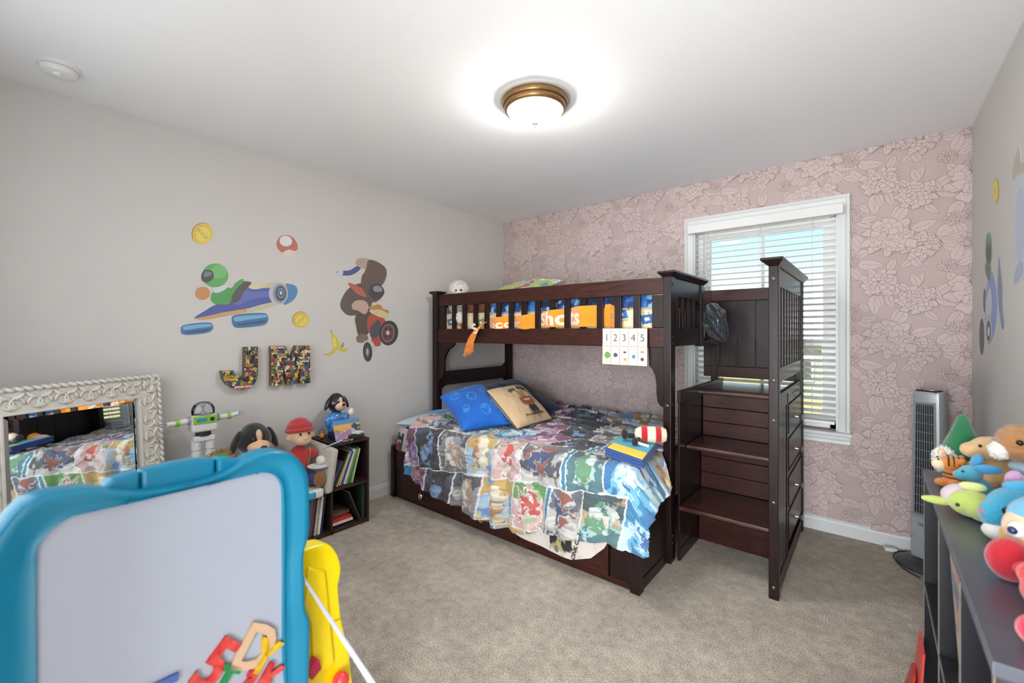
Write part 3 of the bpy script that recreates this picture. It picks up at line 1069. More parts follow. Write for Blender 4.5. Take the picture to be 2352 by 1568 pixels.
def collage(p, q, cell=0.20, seed=3, names=None, warp=0.012, border=0.0042):
    """printed patchwork of loosely painted scenes with white borders: p, q in metres"""
    names = names or PALN
    px = p + (fbm(p * 5, q * 5, seed) - .5) * warp
    qx = q + (fbm(p * 5 + 7, q * 5 + 3, seed + 5) - .5) * warp
    # rows of uneven rectangles, slightly slanted
    sh = qx + 0.10 * px
    ry = sh / (cell * 1.0)
    row = np.floor(ry); fy = ry - row
    rx = (px + 0.16 * (fy - .5) * cell * (1 - 2 * (row % 2)) + 0.37 * cell * row) / (cell * 0.92)
    colx = np.floor(rx)
    # uneven split of the columns
    j0 = 0.30 * (hash2(colx, row, 11) - .5); j1 = 0.30 * (hash2(colx + 1, row, 11) - .5)
    rr = rx - colx
    colx = np.where(rr < j0, colx - 1, np.where(rr > 1 + j1, colx + 1, colx))
    j0 = 0.30 * (hash2(colx, row, 11) - .5); j1 = 0.30 * (hash2(colx + 1, row, 11) - .5)
    fx = (rx - colx - j0) / (1 + j1 - j0)
    ed = np.minimum(np.minimum(fx, 1 - fx) * cell * .9, np.minimum(fy, 1 - fy) * cell)
    # the print repeats: 7 scenes over a 4-row repeat
    cid = ((colx * 3 + (row % 5) * 5) % len(names)).astype(int)
    out = np.zeros(p.shape + (3,))
    for k, nm in enumerate(names):
        pal = srgb_arr(PAL[nm]) ** 1.0
        pal = np.clip(0.5 * pal + 0.5 * pal ** 0.9, 0, 1)
        m = cid == k
        if not m.any():
            continue
        x, y = px[m], qx[m]; a, b = fx[m], fy[m]
        wx, wy = fbm(x * 12, y * 12, seed + k), fbm(x * 12 + 31, y * 12 - 8, seed + k + 40)
        n1 = fbm(x * 11 + 2.0 * wx, y * 11 + 2.0 * wy, seed + 2 * k + 1, 5)
        n2 = fbm(x * 19 + 2 * wy, y * 19, seed + 3 * k + 9, 4)
        c = pal[0][None, :] * (1 - b[:, None]) + pal[2][None, :] * b[:, None]
        c = np.where((n1 > .52)[:, None], pal[1], c)
        c = np.where((n1 < .40)[:, None], pal[4] if nm != 'night' else pal[0], c)
        c = np.where(((b < .38 + .2 * (wx - .5)) & (n1 > .42))[:, None], pal[3], c)
        # a loose figure-like mass in the middle of each scene
        d = ((a - .5 - .5 * (wx - .5)) / .24) ** 2 + ((b - .5 - .5 * (wy - .5)) / .36) ** 2
        mass = d < 1
        c = np.where((mass & (n2 > .55))[:, None], pal[5], c)
        c = np.where((mass & (n2 < .46))[:, None], pal[6], c)
        c = np.where((mass & (np.abs(n2 - .505) < .02))[:, None], pal[2], c)
        c = c * (0.82 + 0.4 * n2[:, None])
        out[m] = c
    # teal ribbons running between some scenes
    rib = (np.abs(fx - .06) < .05) & (hash2(colx, row, 5) > .62)
    out[rib] = rgb('#1f86ad')
    out = out * .84 + .16 * np.array(rgb('#9a9694'))
    bd = ed < border
    out[bd] = rgb('#e6e3e1')
    edge2 = np.abs(fx - .115) < .012
    out[edge2 & (hash2(colx, row, 5) > .62)] = rgb('#e6e3e1')
    return np.clip(out, 0, 1)


M_comf = printed('comforter_print', 0.75, sheen=0.2, bump=0.06, bscale=1500)
M_cottons = printed('printed_cotton', 0.8, sheen=0.15, bump=0.06, bscale=1500)
M_navy = mat('navy_cotton', '#232f4d', 0.8, sheen=0.2, tint=0.15, tscale=14, bump=.2, bscale=60)

# lower mattress and its dark fitted sheet
mt = thing('mattress', 'dark navy covered mattress under the collage comforter', 'mattress', (1.1, -.75, .285))
obj('mattress_body', G().box(.155, 2.082, YL + .05, -.07, .286, .565), M_navy, mt, bevel=.04)

# ---- comforter
def comforter():
    nx, nt = 560, 500
    Ltop, Lfr = 1.30, 0.56
    a = np.linspace(0, 1, nx)[:, None] * np.ones((1, nt))
    t = np.linspace(0, 1, nt)[None, :] * np.ones((nx, 1))
    # hem height along x
    hx = np.array([.2, .30, .37, .66, .86, 1.12, 1.33, 1.58, 1.81, 1.98, 2.08, 2.19, 2.3])
    hz = np.array([.24, .215, .187, .155, .13, .10, .122, .183, .203, .235, .22, .24, .26])
    y_edge = -1.40
    yb = -.15
    R = .085
    x_l = .20; x_r = 2.205
    s_top = y_edge * -1 + yb           # flat length
    X = x_l + a * (x_r - x_l)
    hem = np.interp(X, hx, hz)
    ztop = .598 + .018 * (fbm(X * 3, t * 4, 5) - .5)
    drop = ztop - hem
    total = s_top + R * PI / 2 + np.maximum(drop - R, .05)
    s = t * total
    on_top = s < s_top
    on_arc = (~on_top) & (s < s_top + R * PI / 2)
    ang = (s - s_top) / R
    y = np.where(on_top, yb - s, np.where(on_arc, y_edge - R * np.sin(np.clip(ang, 0, PI / 2)), y_edge - R))
    z = np.where(on_top, ztop, np.where(on_arc, ztop - R * (1 - np.cos(np.clip(ang, 0, PI / 2))), ztop - R - (s - s_top - R * PI / 2)))
    # left (pillow) end: edge runs obliquely, further right on the top than at the hem
    topf = np.clip(1 - (s - s_top + .25) / .7, 0, 1)
    xl = x_l + .10 + .06 * topf
    # right end: behind the post it stops at the post, in front it falls over the corner
    front = 1 / (1 + np.exp((y + 1.13) / .03))
    xr = 2.075 + front * (x_r - 2.075)
    X = xl + a * (xr - xl)
    over = np.maximum(X - 2.085, 0) * front
    z = z - over * 1.3 * np.clip((z - .25) / .3, 0, 1)
    X = X - over * .25
    y = y + over * .2 * (y < -1.2)
    P = np.stack([X, y, z], -1)
    # normals of the smooth sheet
    du = np.gradient(P, axis=0); dv = np.gradient(P, axis=1)
    N = np.cross(du, dv); N /= np.linalg.norm(N, axis=-1, keepdims=True) + 1e-9
    if N[nx // 2, 10, 2] < 0:
        N = -N
    p_m = X; q_m = s
    # loft: quilting puffs, long soft wrinkles, sharper creases towards the wall and over the edge
    puff = .010 * (np.abs(np.sin(p_m * PI / .30)) * np.abs(np.sin((q_m + .3 * p_m) * PI / .30))) ** .5
    wav = (fbm(p_m * 6 + .6 * q_m, q_m * 9, 21, 4) - .5) * .050
    ridge = (1 - np.abs(2 * vnoise(p_m * 9 + q_m * 3, q_m * 26 + 2 * vnoise(p_m * 6, q_m * 6, 9), 31) - 1)) ** 4
    back = np.clip((-y - .15) / .55, 0, 1)
    cre = ridge * (.030 * (1 - back) + .010)
    side = np.clip((s - s_top) / .3, 0, 1)
    folds = side * .022 * np.sin(p_m * 22 + 2.5 * np.sin(p_m * 5)) + side * .012 * np.sin(p_m * 47 + 1)
    disp = puff + wav * (.45 + .55 * (1 - back)) * (1 - .5 * side) + cre + folds
    # towards the pillows it rides over the bolster
    disp += .035 * np.exp(-((p_m - .42) / .16) ** 2) * on_top
    P = P + N * disp[..., None]
    P[..., 1] = np.minimum(P[..., 1], -.075)
    C = collage(p_m * 1.0 + .05, q_m, .27, 3) * .86
    th = thing('comforter', 'wrinkled comforter printed with a collage of colourful scenes on the lower bed', 'comforter', (1.15, -.8, .285))
    o = obj('comforter_top', grid_mesh('comforter_top', P, C), M_comf, th)
    so_ = o.modifiers.new('loft', 'SOLIDIFY'); so_.thickness = .012; so_.offset = -1


comforter()

# ---- white printed sheet hanging below the comforter
def hanging_sheet():
    n, m = 120, 30
    a = np.linspace(0, 1, n)[:, None] * np.ones((1, m)); t = np.linspace(0, 1, m)[None, :] * np.ones((n, 1))
    X = 1.17 + a * .83
    low = np.interp(X, [1.17, 1.32, 1.6, 1.75, 1.86, 1.94, 2.0], [.16, .105, .065, .075, .11, .19, .30])
    Z = .36 + (low - .36) * t
    Yy = -1.470 - .012 * np.sin(X * 19) * t - .006
    C = np.ones((n, m, 3)) * np.array(rgb('#cfc6bf'))
    lines = (np.abs(((X * 9 + Z * 3) % 1) - .5) < .02) | (np.abs(((Z * 11 - X * 2) % 1) - .5) < .02)
    C[lines] = rgb('#b9b0ab')
    pan = (X > 1.60) & (X < 1.765) & (Z > .085 + .15 * (X - 1.6)) & (Z < .30)
    C[pan] = rgb('#23242a')
    C[pan & (fbm(X * 30, Z * 30, 4) > .58)] = rgb('#a9a071')
    C[pan & (np.abs(X - 1.765) < .004)] = rgb('#e7e2dc')
    t_ = thing('bed_sheet', 'white sheet with black city print hanging below the comforter', 'sheet', (1.6, -1.48, .07))
    obj('sheet_cloth', grid_mesh('sheet_cloth', np.stack([X, Yy, Z], -1), C), M_cottons, t_)
    lettering('print', 'ONK CITY', .034, (1.79, -1.500, .165), (.25, 0, 1), (-1, 0, .25), mat('black_print', '#1b1b1e', .8), t_, .0004, .0006)


hanging_sheet()
# sheet corner showing at the pillow end
def corner_sheet():
    n, m = 24, 24
    a = np.linspace(0, 1, n)[:, None] * np.ones((1, m)); t = np.linspace(0, 1, m)[None, :] * np.ones((n, 1))
    X = .150 + .19 * a - .012 * t; Z = .56 - .17 * t - .02 * a
    Yy = -1.425 - .03 * t - .008 * np.sin(9 * a)
    C = np.ones((n, m, 3)) * np.array(rgb('#b9b4b2'))
    C[(a < .35) & (t > .25) & (fbm(a * 9, t * 9, 2) > .35)] = rgb('#26262c')
    C[(a < .3) & (t > .7)] = rgb('#7a2c33')
    t_ = thing('sheet_corner', 'grey and black printed sheet corner tucked at the pillow end', 'sheet', (.24, -1.44, .39))
    obj('sheet_cloth', grid_mesh('sheet_cloth', np.stack([X, Yy, Z], -1), C), M_cottons, t_)


corner_sheet()

# ---- pillows on the lower bed
def blue_print(U, V):
    C = np.ones(U.shape + (3,)) * np.array(rgb('#0f62c4'))
    C *= (0.85 + .3 * fbm(U * 5, V * 5, 8))[..., None]
    lt = np.array(rgb('#2f8fe0'))
    for k, (x, y, r) in enumerate(((.16, .70, .09), (.42, .86, .08), (.70, .90, .07), (.74, .62, .095), (.42, .52, .10), (.20, .30, .07), (.55, .20, .10), (.80, .30, .08), (.9, .1, .06))):
        d = np.hypot(U - x, (V - y) * 1.0) + .02 * (vnoise(U * 14, V * 14, k) - .5)
        C[(d < r) & (d > r * .80)] = lt
        C[(d < r * .8) & (vnoise(U * 18, V * 18, 40 + k) > .52)] = lt * .9
    return np.clip(C, 0, 1)


pillow('pillow', 'bright blue pillow with faint round prints leaning at the bed head',
       ((.44, -1.27, .800), (.46, -.79, .855), (1.02, -1.10, .640), (.86, -1.43, .630)), .20, M_cottons, blue_print, group='pillows on the lower bed', seed=3, n=90, pinch=.08)


def tan_print(U, V):
    C = np.ones(U.shape + (3,)) * np.array(rgb('#cdb08a'))
    return C * (0.94 + .1 * fbm(U * 60, V * 60, 3))[..., None]


pt, pf, pn = pillow('pillow', 'tan linen pillow with a small standing bear print', ((.745, -1.075, .855), (.745, -.655, .860), (1.135, -.76, .640), (1.150, -1.20, .640)), .13,
                    M_cottons, tan_print, group='pillows on the lower bed', seed=9, n=60, pinch=.03, piping=mat('dark_piping', '#4a4038', .7))


def pillow_print():
    """lettering and a plain little bear printed on the tan pillow"""
    bk = mat('pillow_ink', '#2c2622', .8)
    r = (pf(.7, .5) - pf(.3, .5)).normalized(); u = (pf(.5, .7) - pf(.5, .3)).normalized()

    def arc(s, size, cu, cv, rad, a0, a1):
        for i, ch in enumerate(s):
            if ch == ' ':
                continue
            a = a0 + (a1 - a0) * i / (len(s) - 1)
            uu, vv = cu + rad * math.sin(a), cv + rad * math.cos(a)
            rr = (r * math.cos(a) - u * math.sin(a)); up = (u * math.cos(a) + r * math.sin(a))
            lettering('print', ch, size, pf(uu, vv, .009), rr, up, bk, pt, .0005, .0010)
    arc('POLO BEAR', .042, .51, .42, .335, -.60, .60)
    me_o = pf(.53, .10, .009)
    lettering('print', 'BY RALPH LAUREN', .026, me_o, r, u, bk, pt, .0003, .0004)
    cols = {'fur': mat('bear_print_fur', '#a5815c', .85), 'jumper': mat('bear_print_jumper', '#8e4f38', .85), 'trousers': mat('bear_print_trousers', '#232b3a', .85),
            'shoe': mat('bear_print_shoe', '#5b3327', .85)}
    W_ = lambda x, y: pf(.52, .43, 0) + r * x + u * y + Vector(pn) * (.010 - 1.2 * (x * x + y * y) * .35)

    def blob(cx, cy, rx, ry, m, lift):
        pts = [(1.3 * (cx + rx * math.cos(2 * PI * i / 20)), 1.3 * (cy + ry * math.sin(2 * PI * i / 20)) - .004) for i in range(20)]
        g = G().prism(pts, lambda x, y: W_(x, y) + Vector(pn) * lift, lambda x, y: W_(x, y) + Vector(pn) * (lift + .0005))
        obj('print', g, m, pt)
    for sx in (-1, 1):
        blob(sx * .018, -.082, .016, .034, cols['trousers'], .0006)
        blob(sx * .020, -.121, .021, .009, cols['shoe'], .0010)
        blob(sx * .040, -.005, .012, .036, cols['jumper'], .0004)
        blob(sx * .019, .086, .009, .009, cols['fur'], .0006)
    blob(0, -.010, .036, .046, cols['jumper'], .0012)
    blob(0, .060, .025, .026, cols['fur'], .0016)
    lettering('print', 'POLO', .027, W_(0, -.010) + Vector(pn) * .0022, r, u, mat('white_ink', '#e8e2d8', .8), pt, .0003, .0008)


pillow_print()
pillow('pillow', 'dark navy pillow behind the tan pillow', ((.52, -1.03, .84), (.55, -.50, .885), (.98, -.36, .640), (.98, -.92, .640)), .14, M_navy,
       None, group='pillows on the lower bed', seed=14, pinch=.06)


def pale_blue(U, V):
    C = np.ones(U.shape + (3,)) * np.array(rgb('#5aa6dc'))
    C[(V < .28)] = rgb('#b9c6d2')
    return C * (0.9 + .2 * fbm(U * 6, V * 6, 2))[..., None]


pillow('pillow', 'sky blue pillow lying flat under the comforter edge at the wall', ((.125, -.80, .605), (.50, -.82, .61), (.54, -1.40, .60), (.105, -1.445, .575)), .12, M_cottons,
       lambda U, V: pale_blue(V * 0 + U, V), group='pillows on the lower bed', seed=5, pinch=.05)

# ---- folded beach towel
tw = thing('beach_towel', 'folded teal, yellow and blue beach towel at the foot of the lower bed', 'towel', (2.0, -1.25, .655))
FL, FR, BR_, BL_ = (Vector(p) for p in ((1.905, -1.385, .640), (2.125, -1.430, .625), (2.075, -1.075, .655), (1.875, -1.030, .655)))


def tq(a, b, h):
    return (FL * (1 - a) + FR * a) * (1 - b) + (BL_ * (1 - a) + BR_ * a) * b + Vector((0, 0, h))


M_tb = mat('towel_blue', '#1d4a94', .95, sheen=.3, bump=.5, bscale=500)
M_tt = mat('towel_teal', '#2aa3bd', .95, sheen=.3, bump=.5, bscale=500)
M_ty = mat('towel_yellow', '#f0cf24', .95, sheen=.3, bump=.5, bscale=500)
for k in range(3):
    h0, h1 = .002 + k * .015, .0145 + k * .015
    prof = [(-.012, h0 + .003), (-.016, (h0 + h1) / 2), (-.012, h1 - .003), (0, h1), (1, h1), (1.01, (h0 + h1) / 2), (1, h0), (0, h0)]
    obj('fold', G().prism(prof, lambda b, h: tq(-.02, b, h), lambda b, h: tq(1.02, b, h)), M_tb, tw, bevel=.002)
g = G()
obj('teal_face', G().prism([(0.20, .047), (.20, .0505), (1.0, .0505), (1.0, .047)], lambda b, h: tq(-.02, b, h), lambda b, h: tq(1.02, b, h)), M_tt, tw)
obj('yellow_band', G().prism([(-.005, .047), (-.005, .052), (.235, .052), (.235, .047)], lambda b, h: tq(.06, b, h), lambda b, h: tq(1.02, b, h)), M_ty, tw)

# ---- striped doll lying on the towel
M_cream = mat('plush_cream', '#e3d3b8', .95, sheen=.4, bump=.4, bscale=400)
M_redp = mat('plush_red', '#b4161f', .95, sheen=.4, bump=.4, bscale=400)
M_blk = mat('plush_black', '#17161a', .9, sheen=.3, bump=.4, bscale=400)
dl = thing('stuffed_doll', 'stuffed doll in red and cream stripes with black boots lying on the towel', 'stuffed toy', (2.05, -1.22, .70))
ax = (Vector((2.115, -1.185, .0)) - Vector((1.97, -1.26, 0))).normalized()
bc = Vector((1.995, -1.225, .742))
nb_seg = 24
prof = [(0, .0), (.022, .004), (.034, .016), (.040, .035), (.043, .06), (.044, .09), (.043, .12), (.040, .15), (.032, .165), (0, .172)]
g = G()
rings = []
for r_, z_ in prof:
    rings.append((r_, z_))
gb = G().lathe(rings, bc, 24, ax)
obj('body', gb, M_cream, dl, smooth_=True)
for z0, z1 in ((.034, .066), (.108, .138)):
    ra, rb_ = np.interp([z0, z1], [p[1] for p in prof], [p[0] for p in prof])
    obj('stripe', G().lathe([(ra - .004, z0), (ra + .0022, z0 + .001), (max(ra, rb_) + .0024, (z0 + z1) / 2), (rb_ + .0022, z1 - .001), (rb_ - .004, z1)], bc, 24, ax), M_redp, dl, smooth_=True)
g = G().tube([bc + Vector((.0, .0, -.012)), bc - ax * .035 + Vector((0, 0, -.014))], .015, 10).ell(bc - ax * .052 + Vector((0, 0, -.006)), (.020, .026, .030), (0, 0, .4))
obj('boot', g, M_blk, dl, smooth_=True)
g = G().tube([bc + ax * .03 + Vector((.01, -.036, -.02)), bc + ax * .022 + Vector((.012, -.055, -.028))], .012, 10).ell(bc + ax * .016 + Vector((.014, -.066, -.030)), (.020, .019, .022))
obj('boot', g, M_blk, dl, smooth_=True)
obj('sword', G().obox(bc + ax * .06 + Vector((.01, -.080, -.036)), (.075, .004, .013), (0, .25, .35)), mat('felt_white', '#e4e4e2', .9), dl)
# orange and pink soft toy behind it
t_ = thing('stuffed_toy', 'orange and pink soft toy lying behind the striped doll', 'stuffed toy', (2.03, -.96, .66))
obj('body', G().ell((1.99, -.99, .69), (.075, .045, .035), (0, 0, .3)), mat('plush_pink', '#d9a0a8', .95, sheen=.4, bump=.4, bscale=300), t_, smooth_=True)
obj('head', G().ell((2.065, -.955, .70), (.045, .05, .045)), mat('plush_orange', '#e08a1e', .95, sheen=.4, bump=.4, bscale=300), t_, smooth_=True)

# ================================================================ upper bunk bedding
um = thing('mattress', 'cream printed mattress on the upper bunk', 'mattress', (1.1, -.55, 1.24))


def cream_print(X, Z):
    C = np.ones(X.shape + (3,)) * np.array(rgb('#d9c7a6'))
    C *= (.95 + .1 * fbm(X * 6, Z * 6, 2))[..., None]
    for k, (x, z) in enumerate(((1.81, 1.405), (1.975, 1.375), (.28, 1.38), (.62, 1.37), (1.70, 1.36), (.43, 1.345))):
        d = np.maximum(np.abs(X - x + .4 * (Z - z)) / .042, np.abs(Z - z - .15 * (X - x)) / .028)
        C[d < 1] = rgb('#2d5f9a' if k < 2 else ('#5b6672', '#6f8a5c', '#e5d6bd', '#b0322b')[k - 2])
        C[(d < .35)] = rgb('#dfe6ee')
        C[(d < 1.5) & (d > 1.25) & (vnoise(X * 60, Z * 60, k) > .6)] = rgb('#8b8577')
    return C


n, m = 420, 50
a = np.linspace(0, 1, n)[:, None] * np.ones((1, m)); t = np.linspace(0, 1, m)[None, :] * np.ones((n, 1))
X = .19 + a * 1.87
Z = 1.242 + .208 * t
Yv = -1.003 + .03 * np.clip(t - .8, 0, 1) * 3 + .004 * np.sin(X * 23) * t
obj('mattress_side', grid_mesh('mattress_side', np.stack([X, Yv, Z], -1), cream_print(X, Z)), M_cottons, um)
obj('mattress_body', G().box(.19, 2.06, -.995, -.13, 1.242, 1.452), mat('cream_cotton', '#d9c7a6', .85, bump=.1), um, bevel=.02)

# navy patterned blanket heaped on the upper mattress
n, m = 260, 150
a = np.linspace(0, 1, n)[:, None] * np.ones((1, m)); t = np.linspace(0, 1, m)[None, :] * np.ones((n, 1))
X = .72 + a * 1.34; Yv = -.992 + t * .84
Z = 1.460 + .085 * np.sin(PI * np.clip(t * 1.0 + .02, 0, 1)) ** .35 + .05 * (fbm(X * 6, Yv * 7, 6) - .5) + .012 * np.sin(X * 30 + 8 * Yv)
Z = np.where(t < .03, 1.43, Z)
n1 = fbm(X * 14, Yv * 14, 12, 4)
C = np.ones((n, m, 3)) * np.array(rgb('#1d2f5c'))
C[n1 > .56] = rgb('#2b62ad'); C[n1 > .64] = rgb('#57a0cf'); C[n1 < .36] = rgb('#141c36')
C[np.abs(fbm(X * 9, Yv * 9, 77) - .5) < .012] = rgb('#8fb6d8')
C[(fbm(X * 7, Yv * 7, 51) > .68)] = rgb('#4c7f52')
bk = thing('blanket', 'navy and blue printed blanket heaped on the upper bunk', 'blanket', (1.4, -.57, 1.45))
obj('blanket_cloth', grid_mesh('blanket_cloth', np.stack([X, Yv, Z], -1), C), M_cottons, bk)
# front drop of the blanket seen between the slats
a2 = np.linspace(0, 1, 220)[:, None] * np.ones((1, 24)); t2 = np.linspace(0, 1, 24)[None, :] * np.ones((220, 1))
X2 = .74 + a2 * 1.31; Z2 = 1.445 + (.085 + .015 * np.sin(X2 * 9)) * t2
Y2 = -1.008 + .02 * t2 ** 2 + .004 * np.sin(X2 * 40)
n1 = fbm(X2 * 14, Z2 * 14, 12, 4)
C2 = np.ones((220, 24, 3)) * np.array(rgb('#1d3a70')); C2[n1 > .55] = rgb('#2f6db8'); C2[n1 < .4] = rgb('#15203e'); C2[fbm(X2 * 12, Z2 * 12, 9) > .66] = rgb('#6fa8d0')
obj('blanket_fold', grid_mesh('blanket_fold', np.stack([X2, Y2, Z2], -1), C2), M_cottons, bk)


def comic_print(U, V):
    n1 = fbm(U * 4, V * 4, 33, 3)
    C = np.ones(U.shape + (3,)) * np.array(rgb('#7fa0a0'))
    C[n1 > .5] = rgb('#a9bf63'); C[n1 > .6] = rgb('#6b93a5'); C[n1 < .42] = rgb('#b0563d'); C[n1 < .34] = rgb('#2b3350')
    C[np.abs(n1 - .46) < .012] = rgb('#eadfcf')
    return C


pillow('pillow', 'green and blue cartoon print pillow showing above the upper guard rail', ((.47, -.42, 1.715), (1.02, -.40, 1.735), (1.00, -.80, 1.585), (.46, -.80, 1.575)), .13, M_cottons,
       comic_print, group='pillows on the upper bunk', seed=4)
pillow('pillow', 'rust brown pillow seen between the left slats of the upper bunk', ((.36, -.62, 1.52), (.80, -.62, 1.52), (.80, -.985, 1.50), (.36, -.985, 1.50)), .11,
       mat('rust_cotton', '#9a5232', .8, sheen=.3, tint=.1, bump=.2, bscale=80), None, group='pillows on the upper bunk', seed=6)

# fluffy white toy sitting in the left corner of the upper bunk
def fluffy(g, amp, seed):
    """spiky displacement along the normals for shaggy plush"""
    me = g.mesh('fluff')
    bm = bmesh.new(); bm.from_mesh(me)
    bmesh.ops.recalc_face_normals(bm, faces=bm.faces)
    rnd = random.Random(seed)
    bm.normal_update()
    for v in bm.verts:
        v.co += v.normal * amp * (rnd.random() ** 2) * 1.6
    bm.to_mesh(me); bm.free()
    return me


M_fluff = mat('white_shaggy_plush', '#dedbd3', .95, sheen=.5, bump=.8, bscale=180)
ft = thing('stuffed_toy', 'shaggy white stuffed animal with black eyes above the upper guard rail', 'stuffed toy', (.26, -.89, 1.455))
hc = Vector((.262, -.90, 1.655))
obj('head', fluffy(G().ell(hc, (.085, .080, .075), None, 64, 44).ell(hc + Vector((-.05, .02, -.03)), (.065, .07, .06), None, 48, 32), .012, 3), M_fluff, ft, smooth_=True, angle=4)
obj('muzzle', G().ell(hc + Vector((.045, -.050, -.028)), (.034, .034, .030)), mat('plush_ivory', '#e6dccb', .95, sheen=.4, bump=.3, bscale=300), ft, smooth_=True)
obj('body', fluffy(G().ell((.255, -.885, 1.535), (.085, .09, .09), None, 56, 40), .012, 8), M_fluff, ft, smooth_=True, angle=4)
M_eye = mat('black_bead_eye', '#0c0a0a', .12)
for p in ((.052, -.079, -.012), (.082, -.050, -.006)):
    obj('eye', G().ell(hc + Vector(p), .0085), M_eye, ft, smooth_=True)
obj('paw', fluffy(G().ell((.385, -1.002, 1.415), (.032, .022, .045), None, 40, 28), .009, 5), M_fluff, ft, smooth_=True, angle=4)

# ---- orange scarf woven through the guard slats, its tail hanging over the lower rail
M_scarf = mat('orange_knit', '#ee8a1d', .95, sheen=.3, tint=.08, tscale=30, bump=.4, bscale=700)
M_scarf2 = mat('scarf_lettering', '#e9d9c6', .95, sheen=.2, bump=.3, bscale=700)
sc = thing('scarf', 'orange knitted scarf with white lettering woven through the upper guard slats', 'scarf', (1.2, -1.04, 1.32))
slc = [x + .0215 for x in SLX]
ctrl_x = [.66] + slc[3:12] + [1.745]
# in front of (+) or behind (-) the slats
ctrl_y = [-1.010, -1.005, -1.060, -1.002, -1.060, -1.002, -1.060, -1.002, -1.060, -1.004, -1.012]


def scarf_y(x):
    xs = np.array(ctrl_x); ys = np.array(ctrl_y)
    k = np.clip(np.searchsorted(xs, x) - 1, 0, len(xs) - 2)
    f = np.clip((x - xs[k]) / (xs[k + 1] - xs[k]), 0, 1)
    f = f * f * (3 - 2 * f)
    return ys[k] * (1 - f) + ys[k + 1] * f


def scarf_pt(x, t):
    top = np.interp(x, [.66, .9, 1.05, 1.2, 1.35, 1.5, 1.74], [1.395, 1.412, 1.412, 1.432, 1.448, 1.462, 1.472])
    bot = np.interp(x, [.66, .75, .85, 1.0, 1.1, 1.25, 1.5, 1.745], [1.334, 1.328, 1.318, 1.330, 1.316, 1.330, 1.331, 1.332])
    z = bot + (top - bot) * t
    y = scarf_y(x) - .006 * np.sin(PI * t) - .008 * np.exp(-(t / .14) ** 2) * (.5 + .5 * np.sin(x * 24))
    return x, y, z


n, m = 320, 34
a = np.linspace(0, 1, n)[:, None] * np.ones((1, m)); t = np.linspace(0, 1, m)[None, :] * np.ones((n, 1))
X = .66 + a * 1.085
xx, yy, zz = scarf_pt(X, t)
zz = zz + .002 * (fbm(X * 30, t * 6, 3) - .5)
o = obj('scarf_band', grid_mesh('scarf_band', np.stack([xx, yy, zz], -1)), M_scarf, sc)
sd = o.modifiers.new('knit', 'SOLIDIFY'); sd.thickness = .005; sd.offset = 0


def scarf_word(s, size, x0, tmid, bold, zs):
    me = text_mesh(s, size, 0, bold, 'LEFT', 1.05)
    bm = bmesh.new(); bm.from_mesh(me)
    bmesh.ops.triangulate(bm, faces=bm.faces)
    for _ in range(2):
        bmesh.ops.subdivide_edges(bm, edges=[e for e in bm.edges if e.calc_length() > .010], cuts=1, use_grid_fill=True)
    for v in bm.verts:
        x = x0 + v.co.x
        t_ = tmid + v.co.y / .135
        px, py, pz = scarf_pt(np.array(x), np.array(min(max(t_, .02), .98)))
        v.co = (float(px), float(py) - .0045, float(pz))
    bm.to_mesh(me); bm.free()
    me.materials.clear()
    obj('lettering', me, M_scarf2, sc)


scarf_word('Soccer', .125, .700, .36, .004, 1)
scarf_word('Shots', .150, 1.205, .47, .005, 1)
# tail
TP = [(.70, -1.020, 1.368), (.665, -1.058, 1.340), (.625, -1.078, 1.290), (.590, -1.074, 1.240), (.560, -1.070, 1.185)]
wid = [.030, .046, .056, .058, .054]
g = G()
fine = smooth(TP, 6, False); fw = np.interp(np.linspace(0, 4, len(fine)), range(5), wid)
ring = []
for p, w in zip(fine, fw):
    d = Vector((.82, 0, .42)).normalized()
    ring.append([Vector(p) + d * w * q + Vector((0, -.006 * (1 - q * q), 0)) for q in np.linspace(-1, 1, 9)])
P = np.array([[tuple(q) for q in r_] for r_ in ring])
o = obj('scarf_tail', grid_mesh('scarf_tail', P), M_scarf, sc)
sd = o.modifiers.new('knit', 'SOLIDIFY'); sd.thickness = .005; sd.offset = 0
lettering('lettering', 'S', .11, (.640, -1.089, 1.318), (.82, -.05, .42), (-.42, 0, .82), M_scarf2, sc, .0005, .004)
g = G(); rnd = random.Random(5)
for k in range(26):
    q = -1 + 2 * k / 25
    p0 = Vector(TP[-1]) + Vector((.82, 0, .42)).normalized() * .052 * q
    p1 = p0 + Vector((-.018 + rnd.uniform(-.02, .02), rnd.uniform(-.008, .006), -.055 + rnd.uniform(-.022, .01)))
    pm = (p0 + p1) / 2 + Vector((rnd.uniform(-.006, .006), -.004, 0))
    g.tube([p0, pm, p1], [.0032, .0028, .0016], 5)
obj('fringe', g, M_scarf, sc, smooth_=True, fix=False)
g = G()
for k in range(22):
    z0 = 1.336 + .132 * k / 21
    p0 = Vector((1.742, -1.013, z0))
    p1 = p0 + Vector((.035 + rnd.uniform(-.01, .03), -.012 + rnd.uniform(-.012, .008), -.03 + rnd.uniform(-.025, .01)))
    g.tube([p0, (p0 + p1) / 2 + Vector((.004, -.004, .006)), p1], [.003, .0026, .0015], 5)
obj('fringe', g, M_scarf, sc, smooth_=True, fix=False)

